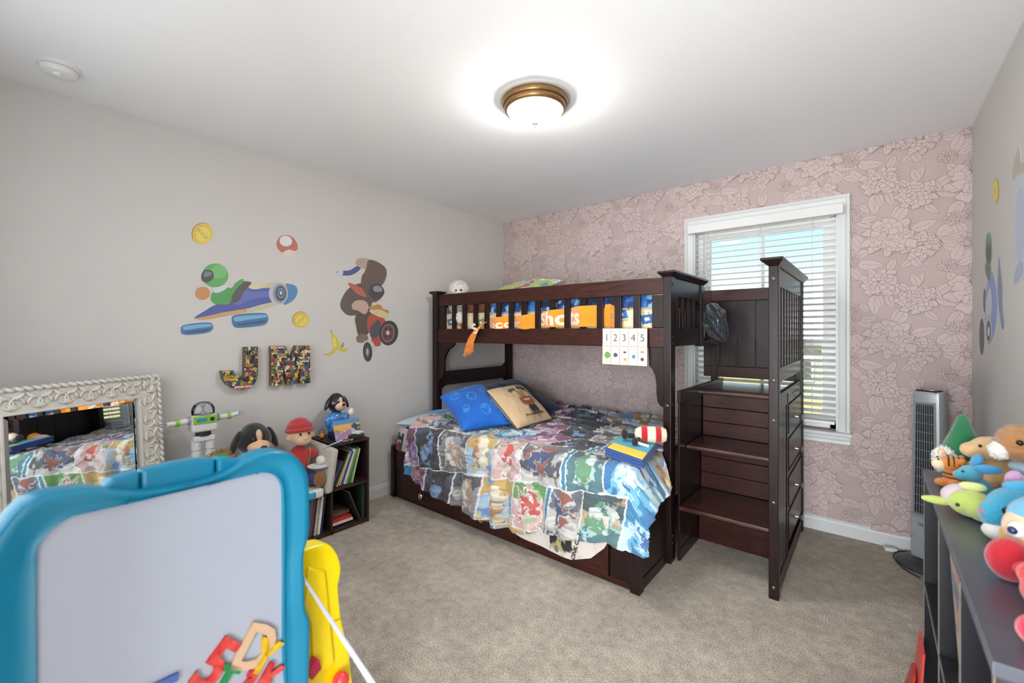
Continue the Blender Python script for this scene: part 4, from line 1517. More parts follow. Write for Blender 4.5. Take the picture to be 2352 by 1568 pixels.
# ---- sheet of paper with numbers taped to the lower guard rail
pp = thing('paper_sheet', 'white paper with handwritten numbers one to five taped to the upper bunk rail', 'paper', (1.862, -1.062, 1.10))
n, m = 40, 30
a = np.linspace(0, 1, n)[:, None] * np.ones((1, m)); t = np.linspace(0, 1, m)[None, :] * np.ones((n, 1))
PX = lambda a_: 1.718 + .284 * a_
X = PX(a); Z = 1.102 + .218 * t
PY = lambda a_, t_: -1.0655 - .004 * (1 - t_) ** 2 - .003 * np.sin(PI * a_) * (1 - t_) - .002 * (np.abs(t_ - .5) < .03)
o = obj('paper', grid_mesh('paper', np.stack([X, PY(a, t), Z], -1)), mat('white_paper', '#d0c7bf', .9, tint=.02), pp)
ink = mat('pencil_ink', '#2f2b2b', .9)
for i in range(1, 5):
    g = G()
    pts = [(PX(i / 5), float(PY(i / 5, q)) - .0008, 1.102 + .218 * q) for q in np.linspace(.01, .99, 8)]
    g.tube(pts, .0006, 4)
    obj('ruled_line', g, ink, pp)
g = G().tube([(PX(q), float(PY(q, .5)) - .001, 1.213) for q in np.linspace(.02, .93, 8)], .0006, 4)
obj('ruled_line', g, ink, pp)
for i, s in enumerate('12345'):
    x = .1 + .2 * i
    lettering('number', s, .062, (PX(x), float(PY(x, .75)) - .0012, 1.262), (1, 0, 0), (0, 0, 1), ink, pp, .0004, -.0010)
g = G()
for i, (x, z, r_, c_) in enumerate(((.12, 1.158, .020, '#6b9a4c'), (.31, 1.160, .013, '#4c4a66'), (.52, 1.178, .010, '#3a3a44'), (.53, 1.135, .009, '#d8925a'),
                                    (.72, 1.154, .011, '#4a86b8'), (.90, 1.182, .011, '#c77b4c'), (.90, 1.140, .010, '#4c4340'))):
    pts = [(r_ * (1 + .25 * math.sin(3 * q + i)) * math.cos(2 * PI * q / 14), r_ * math.sin(2 * PI * q / 14) * (.5 if i in (2, 5) else 1)) for q in range(14)]
    yy = float(PY(x, (z - 1.102) / .218)) - .0008
    obj('small_sticker', G().prism(pts, lambda p, q: (PX(x) + p, yy, z + q), lambda p, q: (PX(x) + p, yy - .0008, z + q)), mat('sticker_%d' % i, c_, .6, tint=.5, tscale=120), pp)

# ---- clear plastic bag hanging on the guard post by the stairs
pb = thing('plastic_bag', 'clear crumpled plastic bag hanging from the upper bunk end post', 'plastic bag', (2.20, -.40, 1.22))
m_bag = bpy.data.materials.new('clear_plastic'); m_bag.use_nodes = True
nt = m_bag.node_tree; nt.nodes.clear()
out = nt.nodes.new('ShaderNodeOutputMaterial'); tr = nt.nodes.new('ShaderNodeBsdfTransparent'); tr.inputs[0].default_value = (.80, .86, .92, 1)
gl = nt.nodes.new('ShaderNodeBsdfGlossy'); gl.inputs['Roughness'].default_value = .12; gl.inputs['Color'].default_value = (.9, .95, 1, 1)
lw_ = nt.nodes.new('ShaderNodeLayerWeight'); lw_.inputs[0].default_value = .45
mx = nt.nodes.new('ShaderNodeMixShader')
df = nt.nodes.new('ShaderNodeBsdfTranslucent'); df.inputs[0].default_value = (.75, .85, .95, 1); mx2 = nt.nodes.new('ShaderNodeMixShader'); mx2.inputs[0].default_value = .16
nt.links.new(lw_.outputs['Facing'], mx.inputs[0]); nt.links.new(tr.outputs[0], mx.inputs[1]); nt.links.new(gl.outputs[0], mx.inputs[2]); nt.links.new(mx.outputs[0], mx2.inputs[1]); nt.links.new(df.outputs[0], mx2.inputs[2]); nt.links.new(mx2.outputs[0], out.inputs[0])
n, m = 80, 60
A = np.linspace(0, 2 * PI, n, endpoint=False)[:, None] * np.ones((1, m)); t = np.linspace(0, 1, m)[None, :] * np.ones((n, 1))
rad = .012 + .068 * np.sin(PI * np.clip(t, 0, 1) ** .75) ** .7
rad *= 1 + .5 * (fbm(np.cos(A) * 3 + 3, t * 7 + np.sin(A) * 2, 9, 4) - .5) + .16 * np.sin(A * 7 + t * 4)
cx = 2.150 + .085 * t; cyy = -.425 + .03 * t; cz = 1.475 - .235 * t
P = np.stack([cx + rad * np.cos(A) * .75 + .02 * t, cyy + rad * np.sin(A) * .75, cz + rad * np.cos(A) * .55], -1)
obj('bag_film', grid_mesh('bag_film', P, closed_u=True), m_bag, pb)
# ================================================================ left wall: stickers, letters
M_sticker = printed('vinyl_sticker', 0.45)


def in_poly(x, y, poly):
    ins = np.zeros(x.shape, bool)
    n = len(poly)
    for i in range(n):
        x0, y0 = poly[i]; x1, y1 = poly[(i + 1) % n]
        c = ((y0 > y) != (y1 > y))
        with np.errstate(divide='ignore', invalid='ignore'):
            xi = (x1 - x0) * (y - y0) / ((y1 - y0) if y1 != y0 else 1e-12) + x0
        ins ^= c & (x < xi)
    return ins


def sticker(name, label, shapes, to_wall, normal, cat='wall sticker', group='vehicle and coin stickers on the walls'):
    """flat vinyl: coloured shapes layered a fraction of a millimetre apart; shapes = (points, colour, is_smooth)"""
    g = G(); nv = Vector(normal)
    for k, (pts, c, sm_) in enumerate(shapes):
        pts = smooth(pts, 5) if sm_ else pts
        g.cur = tuple(x * .88 + y_ * .12 for x, y_ in zip(rgb(c), rgb('#c4c0bc')))
        h0, h1 = 0.0002, 0.0010 + 0.00012 * k
        g.prism(pts, lambda a, b: to_wall(a, b) + nv * h0, lambda a, b: to_wall(a, b) + nv * h1)
    base = to_wall(*shapes[0][0][0])
    return solo(name, g, M_sticker, label, cat, group)


def ov(cx, cy, rx, ry, n=22, rot=0.0):
    return [(cx + rx * math.cos(2 * PI * i / n) * math.cos(rot) - ry * math.sin(2 * PI * i / n) * math.sin(rot),
             cy + rx * math.cos(2 * PI * i / n) * math.sin(rot) + ry * math.sin(2 * PI * i / n) * math.cos(rot)) for i in range(n)]


cw = lambda a, b: trace(380 + a / 3.646, 480 + b / 3.646, 0, 0.0)      # crop units -> left wall


def coin(name, label, cx, cy, rx, ry, rot, bar, wall, normal):
    c, s = math.cos(rot), math.sin(rot)
    sh = [(ov(cx - rx * .13 * c + 4, cy - rx * .05, rx, ry, 24, rot), '#a8863a', False), (ov(cx, cy, rx * .95, ry * .97, 24, rot), '#e3c23f', False),
          (ov(cx, cy, rx * .76, ry * .78, 24, rot), '#c9a52c', False), (ov(cx + 2, cy + 2, rx * .70, ry * .72, 24, rot), '#ecd24f', False)]
    bl_, bw = ry * .55, rx * .12
    d = (math.sin(bar), math.cos(bar)); p = (d[1], -d[0])
    sh.append(([(cx + d[0] * bl_ * i + p[0] * bw * j, cy + d[1] * bl_ * i + p[1] * bw * j) for i, j in ((-1, -1), (1, -1), (1, 1), (-1, 1))], '#a9872a', False))
    bw *= .45
    sh.append(([(cx + d[0] * bl_ * .85 * i + p[0] * bw * j, cy + d[1] * bl_ * .85 * i + p[1] * bw * j) for i, j in ((-1, -1), (1, -1), (1, 1), (-1, 1))], '#f3e27a', False))
    return sticker(name, label, sh, wall, normal)


coin('coin_sticker', 'gold coin wall sticker, upper left above the racing car sticker', 312, 209, 88, 92, .55, .75, cw, (1, 0, 0))
coin('coin_sticker', 'small gold coin wall sticker below the nose of the racing car sticker', 1135, 928, 70, 68, -.35, -.75, cw, (1, 0, 0))
sticker('mushroom_sticker', 'red mushroom wall sticker with one white spot', [
    ([(975, 350), (990, 385), (1030, 397), (1072, 388), (1086, 350), (1060, 335), (1000, 335)], '#dccfbd', True),
    ([(935, 320), (932, 275), (960, 232), (1010, 218), (1060, 232), (1098, 280), (1108, 325), (1085, 352), (1030, 338), (975, 362)], '#b9584b', True),
    (ov(1008, 268, 53, 44, 22, .2), '#dcdfdf', False)], cw, (1, 0, 0))
sticker('banana_sticker', 'yellow banana peel wall sticker beside the letter M', [
    ([(1385, 1020), (1395, 1018), (1405, 1045), (1425, 1062), (1445, 1095), (1458, 1140), (1495, 1172), (1528, 1160), (1515, 1190), (1470, 1195), (1435, 1175),
      (1410, 1205), (1370, 1225), (1332, 1217), (1375, 1198), (1405, 1160), (1395, 1110), (1388, 1060)], '#d8c234', True),
    ([(1470, 1140), (1490, 1115), (1495, 1140), (1478, 1165)], '#8f9a3a', True),
    ([(1405, 1070), (1425, 1090), (1432, 1150), (1412, 1150), (1402, 1110)], '#e9da5e', True),
    (ov(1388, 1022, 5, 7, 8), '#6a5a2a', False), (ov(1334, 1216, 5, 4, 8), '#4a3d20', False)], cw, (1, 0, 0))

sticker('racing_car_sticker', 'blue racing car wall sticker with a driver in a green helmet', [
    ([(990, 640), (1050, 628), (1095, 650), (1106, 695), (1085, 745), (1040, 785), (985, 790)], '#3f7fb8', True),
    ([(232, 917), (330, 850), (420, 795), (540, 770), (590, 690), (650, 608), (760, 618), (870, 618), (960, 612), (1010, 640), (1005, 770), (940, 800), (860, 830), (720, 862), (560, 880), (400, 905), (310, 930)], '#c9bfa0', True),
    ([(240, 912), (340, 845), (430, 798), (540, 785), (640, 640), (700, 660), (860, 660), (930, 650), (930, 760), (800, 800), (660, 838), (500, 862), (350, 895)], '#3b4fa0', True),
    ([(560, 780), (640, 660), (720, 690), (860, 690), (870, 730), (700, 760), (620, 800)], '#5468b8', True),
    ([(700, 625), (780, 622), (845, 630), (800, 665), (715, 668)], '#d6cfae', True),
    ([(270, 915), (480, 868), (660, 838), (668, 862), (500, 895), (330, 928)], '#cf9f5a', True),
    ([(540, 780), (570, 690), (625, 612), (720, 615), (660, 690), (610, 770)], '#4a4148', True),
    (ov(945, 706, 80, 96), '#b9bcc4', False), (ov(958, 706, 60, 80), '#8b8f9c', False), (ov(964, 706, 44, 62), '#2a3240', False), (ov(966, 704, 32, 46), '#5f88a8', False),
    (ov(966, 704, 20, 28), '#27303c', False), (ov(966, 702, 11, 17), '#c2ced6', False),
    ([(555, 930), (575, 888), (700, 872), (830, 872), (858, 905), (850, 950), (800, 975), (640, 993), (575, 985)], '#2f6da6', True),
    ([(580, 905), (700, 890), (830, 885), (840, 905), (700, 925), (590, 940)], '#6fb0d6', True),
    ([(600, 960), (720, 945), (835, 930), (820, 950), (700, 968), (620, 975)], '#1d4a7a', True),
    ([(128, 1010), (145, 975), (250, 955), (370, 950), (397, 980), (385, 1015), (330, 1038), (200, 1052), (140, 1045)], '#2f6da6', True),
    ([(150, 985), (260, 966), (370, 962), (380, 980), (260, 998), (160, 1010)], '#6fb0d6', True),
    ([(165, 1028), (280, 1012), (370, 1000), (350, 1020), (260, 1034), (180, 1040)], '#1d4a7a', True),
    (ov(310, 705, 62, 55), '#c98a4a', False),
    ([(380, 760), (400, 690), (470, 650), (550, 660), (585, 620), (640, 585), (650, 610), (600, 660), (560, 720), (540, 780), (440, 800)], '#3f9a4c', True),
    ([(400, 660), (470, 640), (520, 650), (470, 690), (410, 700)], '#cfd6d8', True),
    (ov(415, 555, 108, 100), '#4fa653', False), (ov(445, 525, 66, 58), '#6dbb6a', False),
    ([(300, 555), (330, 510), (390, 520), (400, 575), (350, 615), (310, 600)], '#2c343c', True),
    ([(318, 550), (340, 522), (380, 530), (385, 548), (335, 570)], '#6d7f8a', True)], cw, (1, 0, 0))

sticker('motorbike_sticker', 'brown clad motorbike rider wall sticker with one arm raised', [
    ([(1432, 540), (1450, 518), (1540, 512), (1600, 478), (1632, 480), (1625, 510), (1560, 552), (1480, 556)], '#3a4790', True),
    ([(1432, 540), (1452, 518), (1485, 516), (1482, 552), (1445, 552)], '#c6ccd6', True),
    ([(1590, 450), (1620, 412), (1690, 415), (1720, 440), (1690, 500), (1620, 485)], '#b49a8c', True),
    ([(1680, 500), (1700, 428), (1770, 440), (1840, 490), (1850, 560), (1810, 640), (1740, 640), (1720, 560), (1670, 520)], '#5c4640', True),
    ([(1465, 820), (1480, 740), (1540, 660), (1640, 620), (1720, 660), (1730, 780), (1690, 880), (1600, 890), (1520, 885)], '#554543', True),
    ([(1590, 900), (1660, 850), (1730, 880), (1720, 980), (1690, 1050), (1620, 1060), (1598, 990)], '#4c3a34', True),
    ([(1600, 1070), (1640, 1045), (1690, 1060), (1690, 1110), (1610, 1115)], '#7a6558', True),
    ([(1700, 900), (1760, 880), (1840, 930), (1850, 1020), (1800, 1060), (1800, 1140), (1735, 1140), (1720, 1060), (1690, 1000)], '#b0412f', True),
    ([(1720, 980), (1790, 930), (1800, 1030), (1750, 1080), (1715, 1060)], '#3b3f4a', True),
    ([(1660, 1110), (1720, 1100), (1760, 1165), (1735, 1190), (1690, 1150)], '#c9c4bf', True),
    (ov(1692, 1195, 38, 82, 24, -.05), '#1f1e20', False), (ov(1690, 1195, 22, 58, 24, -.05), '#4a4548', False), (ov(1690, 1195, 10, 30, 20), '#b9b6b2', False),
    (ov(1868, 1037, 79, 104, 26, .12), '#1f1e20', False), (ov(1862, 1037, 54, 76, 26, .12), '#8b8a8c', False), (ov(1861, 1037, 48, 69, 26, .12), '#6e2c30', False),
    (ov(1845, 1005, 13, 17), '#38191c', False), (ov(1882, 1010, 12, 17), '#38191c', False), (ov(1842, 1065, 12, 17), '#38191c', False), (ov(1880, 1070, 12, 17), '#38191c', False),
    (ov(1860, 1036, 15, 19), '#c9c4bf', False),
    ([(1700, 830), (1760, 850), (1850, 880), (1868, 850), (1820, 835), (1790, 800), (1720, 815)], '#b98a2e', True),
    ([(1725, 860), (1790, 840), (1865, 880), (1850, 912), (1780, 900)], '#d8c694', True),
    ([(1560, 800), (1600, 765), (1670, 770), (1700, 820), (1670, 880), (1610, 850), (1570, 840)], '#c4a594', True),
    ([(1530, 618), (1600, 640), (1680, 690), (1690, 735), (1620, 720), (1560, 670)], '#b8574a', True),
    ([(1640, 640), (1650, 550), (1710, 508), (1775, 560), (1800, 640), (1830, 690), (1800, 750), (1740, 780), (1690, 740)], '#5a443c', True),
    ([(1720, 640), (1790, 630), (1832, 690), (1800, 745), (1740, 755), (1700, 700)], '#2b2a2e', True),
    ([(1740, 650), (1790, 645), (1815, 685), (1750, 690)], '#8a8f96', True)], cw, (1, 0, 0))


# ---- comic covered wooden letters
def comic(p, q, seed):
    cell = .021
    row = np.floor(q / (cell * 1.25)); cx = np.floor(p / cell + .5 * (row % 2))
    fx = p / cell + .5 * (row % 2) - cx; fy = q / (cell * 1.25) - row
    pal = srgb_arr(['#c9a24a', '#8a3b2c', '#3f5a54', '#d9c8a4', '#25262e', '#5b7f98', '#b5562f', '#7f8a4c', '#e2d3b5', '#6a3c52', '#d8bd3f', '#2f4d7a'])
    h = hash2(cx, row, seed)
    C = pal[(h * 11.99).astype(int)]
    n1 = fbm(p * 90, q * 90, seed + 3, 3); k2 = ((h * 37) % 1 * 11.99).astype(int)
    C = np.where((n1 > .53)[..., None], pal[k2], C)
    C = np.where((n1 < .38)[..., None], np.array(rgb('#26242a')), C)
    C = np.where(((fx < .06) | (fy < .05))[..., None], np.array(rgb('#2b2724')), C)
    return np.clip(C * 1.05, 0, 1)


def letter(name, label, poly, words, seed):
    D = .042                                        # the letter stands this far proud of the wall
    face = lambda a, b: trace(380 + a / 3.646, 480 + b / 3.646, 0, D)
    yz2 = [(p.y, p.z) for p in (face(a, b) for a, b in poly)]
    cy_, cz_ = sum(p[0] for p in yz2) / len(yz2), min(p[1] for p in yz2)
    t_ = thing(name, label, 'letter', (0.0, cy_, cz_), group='comic covered letters on the wall')
    obj('letter_body', G().prism(yz2, lambda y, z: (.001, y, z), lambda y, z: (D, y, z)), mat('letter_edge', '#6b5a48', .6, tint=.5, tscale=90), t_)
    step = .0022
    ys = np.arange(min(p[0] for p in yz2), max(p[0] for p in yz2), step); zs = np.arange(min(p[1] for p in yz2), max(p[1] for p in yz2), step)
    Yg, Zg = np.meshgrid(ys, zs, indexing='ij')
    ins = in_poly(Yg + step / 2, Zg + step / 2, yz2)
    C = comic(Yg, Zg, seed)
    i, j = np.nonzero(ins)
    y0, z0 = Yg[i, j], Zg[i, j]; n = len(i)
    V = np.empty((n, 4, 3)); V[:, :, 0] = D + .0008
    V[:, 0, 1:] = np.stack([y0, z0], 1); V[:, 1, 1:] = np.stack([y0 + step, z0], 1); V[:, 2, 1:] = np.stack([y0 + step, z0 + step], 1); V[:, 3, 1:] = np.stack([y0, z0 + step], 1)
    me = bpy.data.meshes.new('comic_face')
    me.from_pydata(V.reshape(-1, 3).tolist(), [], np.arange(n * 4).reshape(-1, 4).tolist())
    at = me.color_attributes.new('Col', 'FLOAT_COLOR', 'CORNER')
    cc = np.ones((n, 4, 4), np.float32); cc[:, :, :3] = C[i, j][:, None, :]
    at.data.foreach_set('color', cc.reshape(-1))
    obj('comic_face', me, printed('comic_paper', .5), t_)
    for s, a, b, size, colr, plate in words:
        p = face(a, b); p = Vector((D + .0022, p.y, p.z))
        w = size * .33 * len(s)
        if plate:
            obj('title_panel', G().box(D + .0009, D + .0014, p.y - w * .85, p.y + w * .85, p.z - size * .5, p.z + size * .5), mat('title_' + plate, plate, .5), t_)
        lettering('title', s, size, p, (0, 1, 0), (0, 0, 1), mat('ink_' + colr, colr, .5), t_, .0003, .0006)


letter('letter_j', 'comic covered wooden letter J on the left wall',
       [(665, 1155), (775, 1153), (775, 1395), (752, 1455), (705, 1495), (640, 1512), (575, 1505), (515, 1470), (482, 1420), (468, 1356), (580, 1353), (588, 1395), (612, 1418), (642, 1415), (662, 1392)],
       [('DOCTOR', 548, 1408, .018, '#e8c63a', '#5a2a22'), ('STRANGE', 548, 1428, .016, '#e8c63a', None), ('SPIDER-MAN', 652, 1488, .017, '#f0e6e0', '#b5302c'), ('MAN', 700, 1312, .020, '#c9a13a', '#8a3020')], 5)
letter('letter_m', 'comic covered wooden letter M on the left wall',
       [(888, 1148), (1008, 1146), (1050, 1268), (1092, 1144), (1210, 1143), (1211, 1455), (1128, 1460), (1130, 1305), (1098, 1464), (1024, 1470), (984, 1300), (984, 1476), (888, 1480)],
       [('IRON MAN', 935, 1160, .016, '#f0d8c8', '#9a4038'), ('HULK', 1160, 1215, .018, '#e0a03a', None), ('VENOM', 1165, 1275, .016, '#e8e8ee', '#20304a')], 17)

# ================================================================ ornate mirror, turned out from the wall
th = math.radians(25.7)
mr = thing('wall_mirror', 'large mirror in an ornate white carved frame standing by the left wall', 'mirror', (.16, -2.90, 0.0), math.radians(0))
e = Vector((-math.sin(th), math.cos(th), 0)); nm = Vector((math.cos(th), math.sin(th), 0))
lean = .068                                                  # bottom edge stands this far out
TR = Vector((.058, -2.915, 1.072))
up = (Vector((0, 0, 1)) * 1.072 - nm * lean).normalized()
fn = e.cross(up).normalized()
if fn.dot(nm) < 0:
    fn = -fn
MWd, MHt, FWd = .72, 1.072, .110
mp = lambda a, b, d=0.0: TR + e * (-a) - up * b + fn * d       # a: leftwards from the right edge, b: down from the top
M_frame = mat('white_carved_frame', '#d5d1ca', .55, tint=.06, tscale=30, bump=.1, bscale=120)
out_ = [(0, 0), (MWd, 0), (MWd, MHt), (0, MHt)]
inn = [(FWd, FWd), (MWd - FWd, FWd), (MWd - FWd, MHt - FWd), (FWd, MHt - FWd)]
obj('frame', G().ring(out_, inn, lambda a, b: mp(a, b, 0), lambda a, b: mp(a, b, .026)), M_frame, mr, bevel=.004)
obj('inner_bead', G().ring([(FWd - .012, FWd - .012), (MWd - FWd + .012, FWd - .012), (MWd - FWd + .012, MHt - FWd + .012), (FWd - .012, MHt - FWd + .012)], inn,
                           lambda a, b: mp(a, b, .026), lambda a, b: mp(a, b, .032)), M_frame, mr, bevel=.003)
M_mir = mat('mirror_glass', '#dfe5e6', .015, metal=1.0)
g = G().prism(inn, lambda a, b: mp(a, b, .012), lambda a, b: mp(a, b, .016))
obj('mirror_glass', g, M_mir, mr)
bv = .018
g = G()
i2 = [(FWd + bv, FWd + bv), (MWd - FWd - bv, FWd + bv), (MWd - FWd - bv, MHt - FWd - bv), (FWd + bv, MHt - FWd - bv)]
vs = [mp(a, b, .0175) for a, b in inn] + [mp(a, b, .0195) for a, b in i2]
g.add(vs, [(i, (i + 1) % 4, 4 + (i + 1) % 4, 4 + i) for i in range(4)])
obj('bevelled_edge', g, M_mir, mr)
obj('backing', G().box(0, 0, 0, 0, 0, 0) if False else G().prism(out_, lambda a, b: mp(a, b, -.010), lambda a, b: mp(a, b, 0)), mat('mirror_backing', '#5a4c40', .8), mr)


def carve(side):
    """acanthus scrolls, shells and a rope edge along one side of the frame"""
    g = G()
    if side in ('top', 'bottom'):
        L = MWd; f = (lambda s, t: (s, t)) if side == 'top' else (lambda s, t: (s, MHt - t))
    else:
        L = MHt; f = (lambda s, t: (t, s)) if side == 'right' else (lambda s, t: (MWd - t, s))
    pt_ = lambda s, t, d: mp(*f(s, t), d)
    n = int(round(L / .092)); per = L / n
    for k in range(n):
        c = (k + .5) * per
        for sg in (-1, 1):
            sp = []
            for i in range(15):
                a = PI * 1.9 * i / 14
                r = .030 * (1 - .62 * i / 14)
                sp.append(pt_(c + sg * (.013 + r * math.cos(a) * .9), .064 - r * math.sin(a) * 1.05 + .004, .030))
            g.tube(sp, [.0058 - .0026 * i / 14 for i in range(15)], 7)
            lf = [pt_(c + sg * (.044 - .05 * q), .022 + .020 * math.sin(q * 2.6), .030) for q in np.linspace(0, .9, 7)]
            g.tube(lf, [.002, .006, .0085, .0085, .007, .0045, .0015], 7)
        for i in range(5):
            a = -1.0 + .5 * i
            g.tube([pt_(c, .092, .029), pt_(c + .012 * math.sin(a), .082, .032), pt_(c + .024 * math.sin(a), .092 - .026 * math.cos(a), .030)], [.002, .0045, .003], 6)
    m_ = int(L / .030)
    for k in range(m_):                                # leafy outer edge
        s = (k + .5) * L / m_
        g.tube([pt_(s - .016, .016, .026), pt_(s - .002, .010, .033), pt_(s + .013, .004, .030), pt_(s + .018, -.003, .020)], [.003, .0085, .008, .003], 7)
    obj('carving', g, M_frame, mr, smooth_=True, angle=4, fix=False)


for s_ide in ('top', 'right', 'left', 'bottom'):
    carve(s_ide)

# ================================================================ cube bookcase with stepped ends
M_oak = mat('espresso_laminate', '#3a2623', .45, dark='#2a1a18', tscale=8, stretch=(8, 1, 8), bump=.02)
bc_ = thing('cube_bookcase', 'dark brown stepped cube bookcase along the left wall', 'bookcase', (.18, -2.33, 0))
OX0, OX1 = .022, .335
bt = .014
for y in (-1.811 - bt, -2.086, -2.60, -2.862):
    obj('side_panel', G().box(OX0, OX1, y, y + bt, 0, .575), M_oak, bc_, bevel=.0015)
obj('divider', G().box(OX0, OX1, -2.343, -2.343 + bt, .022, .271), M_oak, bc_, bevel=.0015)
for y0, y1 in ((-2.086, -1.811), (-2.862, -2.60 + bt)):
    obj('top_panel', G().box(OX0, OX1 + .004, y0, y1, .560, .575), M_oak, bc_, bevel=.0015)
obj('shelf', G().box(OX0, OX1, -2.848, -1.825, .271, .286), M_oak, bc_, bevel=.0015)
obj('bottom_panel', G().box(OX0, OX1, -2.848, -1.825, .004, .022), M_oak, bc_, bevel=.0015)
obj('back_panel', G().box(OX0, OX0 + .004, -2.848, -1.825, .022, .271).box(OX0, OX0 + .004, -2.072, -1.825, .286, .560).box(OX0, OX0 + .004, -2.848, -2.60, .286, .560), M_oak, bc_)

# ---- books
M_page = mat('book_pages', '#e3dccb', .85, bump=.3, bscale=400, stretch=(1, 60, 1))


def book(label, cover, w, d, h, loc, tilt=0.0, flat=False, group=None, yaw=0.0, name='picture_book'):
    """w = thickness (y), d = depth (x), h = height (z); bottom corner at loc, tilted about x"""
    c = mat('cover_' + cover, cover, .42, tint=.18, tscale=18)
    g = G().box(0, d, 0, .0016, 0, h).box(0, d, w - .0016, w, 0, h).box(d - .0016, d, .0016, w - .0016, 0, h)
    o = obj(name, g, c, None)
    o.location = loc
    o.rotation_euler = Euler((tilt, 0, yaw)) if not flat else Euler((PI / 2, 0, yaw))
    tag(o, label, 'book', group)
    p = obj('pages', G().box(.003, d - .0022, .0018, w - .0018, .003, h - .003), M_page, o, world=False)
    return o


grp = 'books in the cube bookcase'
y = -2.062
lst = [('#6f6a8c', .010, .17, 'thin violet picture book, first of the leaning row under the bookcase top'), ('#2e3138', .012, .225, 'charcoal picture book leaning second in the upper cube'),
       ('#d9c26a', .008, .215, 'yellow edged picture book leaning in the upper cube'), ('#b3202c', .011, .22, 'red picture book leaning in the upper cube'),
       ('#e4e0d6', .007, .225, 'white picture book beside the red book in the upper cube'), ('#2f5f9a', .010, .225, 'blue picture book leaning in the upper cube'),
       ('#8fb0cf', .009, .235, 'pale blue picture book leaning in the upper cube'), ('#efe9dc', .015, .23, 'thick ivory picture book leaning in the upper cube'),
       ('#7d9a68', .009, .225, 'sage green picture book leaning in the upper cube'), ('#c9c3b4', .013, .225, 'grey beige picture book leaning in the upper cube'),
       ('#4f8a3c', .008, .235, 'bright green picture book leaning near the right side of the upper cube'), ('#b7c7a0', .009, .225, 'pale green picture book last in the upper cube row')]
for k, (c, w, h, lb_) in enumerate(lst):
    tl = -math.radians(27 - 1.1 * k)
    book(lb_, c, w, .235 + .02 * ((k * 7) % 3) / 2, h, (.055, y, .2865 + w * abs(math.sin(tl))), tl, group=grp)
    y += w / math.cos(tl) + .0012
y = -2.235
lst = [('#3c6f8c', .022, .235, 'thick teal book with cream pages in the lower middle cube'), ('#8c2f3c', .012, .23, 'dark red book in the lower middle cube'), ('#2a2f38', .012, .225, 'black spined book in the lower middle cube'),
       ('#c9bfae', .010, .235, 'beige book in the lower middle cube'), ('#9aa08c', .010, .215, 'grey green book in the lower middle cube'), ('#efeae0', .014, .23, 'white book in the lower middle cube'),
       ('#27305c', .013, .24, 'navy book at the right of the lower middle cube')]
for k, (c, w, h, lb_) in enumerate(lst):
    tl = -math.radians(7)
    book(lb_, c, w, .24, h, (.070, y, .0225 + w * abs(math.sin(tl))), tl, group=grp)
    y += w / math.cos(tl) + .0015
z = .0225
for k, (c, t_, yy, dx, lb_) in enumerate((('#8fa9c4', .012, -2.045, .05, 'pale blue book at the bottom of the flat stack'), ('#e8dfd0', .014, -2.060, .08, 'ivory book second in the flat stack'),
                                          ('#b8322c', .020, -2.066, .07, 'red and cream book in the flat stack'), ('#d9d2c6', .010, -2.068, .03, 'white book near the top of the flat stack'),
                                          ('#6a5848', .018, -2.068, .05, 'brown book on top of the flat stack'))):
    o = book(lb_, c, t_, .22, .145, (dx, yy + .150, z + t_ + .0002), 0, True, grp)
    o.rotation_euler = Euler((PI / 2, 0, 0))
    o.location = (dx, yy + .148, z)
    z += t_ + .0006
# two large books leaning against the right side of the lower right cube
book('large dark green picture book standing at the right side of the lower cube', '#31473f', .014, .25, .232, (.055, -1.846, .0228), -math.radians(.5), group=grp)
book('large dark picture book leaning across the lower right cube', '#3a3330', .010, .26, .225, (.060, -1.872, .0228), math.radians(22), group=grp)

# ---- grey cushion leaning on the tower
M_cush = mat('grey_quilted_cotton', '#b7b0a8', .9, sheen=.3, bump=.5, bscale=120, tint=.05, tscale=40)
ct = thing('cushion', 'light grey quilted cushion leaning against the bookcase tower', 'cushion', (.24, -2.10, .29))
g = G()
ca, cb = Vector((.395, -2.108, .292)), Vector((.395, -2.062, .535))
upc = (cb - ca); 
pts = []
o = obj('cushion_body', G().hull8([(.07, -2.155, .292), (.405, -2.155, .292), (.405, -2.105, .292), (.07, -2.105, .292)],
                                  [(.07, -2.140, .590), (.405, -2.105, .560), (.405, -2.062, .560), (.07, -2.098, .590)]), M_cush, ct, bevel=.02)
o.modifiers['bevel'].segments = 4
o.data.polygons.foreach_set('use_smooth', [True] * len(o.data.polygons))
st_ = obj('strap', G().hull8([(.30, -2.125, .560), (.315, -2.125, .560), (.315, -2.122, .560), (.30, -2.122, .560)],
                             [(.365, -2.030, .605), (.385, -2.030, .605), (.385, -2.026, .603), (.365, -2.026, .603)]), mat('pale_blue_strap', '#a8c6d4', .7), ct)

# ---- helper for plush bodies: one continuous skin over overlapping forms
def plush(name, forms, m, parent, voxel=.006, it=6, label=None):
    g = G()
    for f in forms:
        g.ell(*f, nu=24, nv=16) if len(f) == 3 else g.ell(f[0], f[1], None, 24, 16)
    o = obj(name, g, m, parent, label=label)
    r = o.modifiers.new('skin', 'REMESH'); r.mode = 'VOXEL'; r.voxel_size = voxel; r.use_smooth_shade = True
    s = o.modifiers.new('soft', 'SMOOTH'); s.iterations = it; s.factor = .5
    return o


def eyes(pts, r, parent, m=None):
    for p in pts:
        obj('eye', G().ell(p, r, None, 12, 8), m or M_eye, parent, smooth_=True)


def pm(name, c, **k):
    k.setdefault('sheen', .5); k.setdefault('bump', .6); k.setdefault('bscale', 260); k.setdefault('tint', .06); k.setdefault('tscale', 30)
    return mat(name, c, .95, **k)


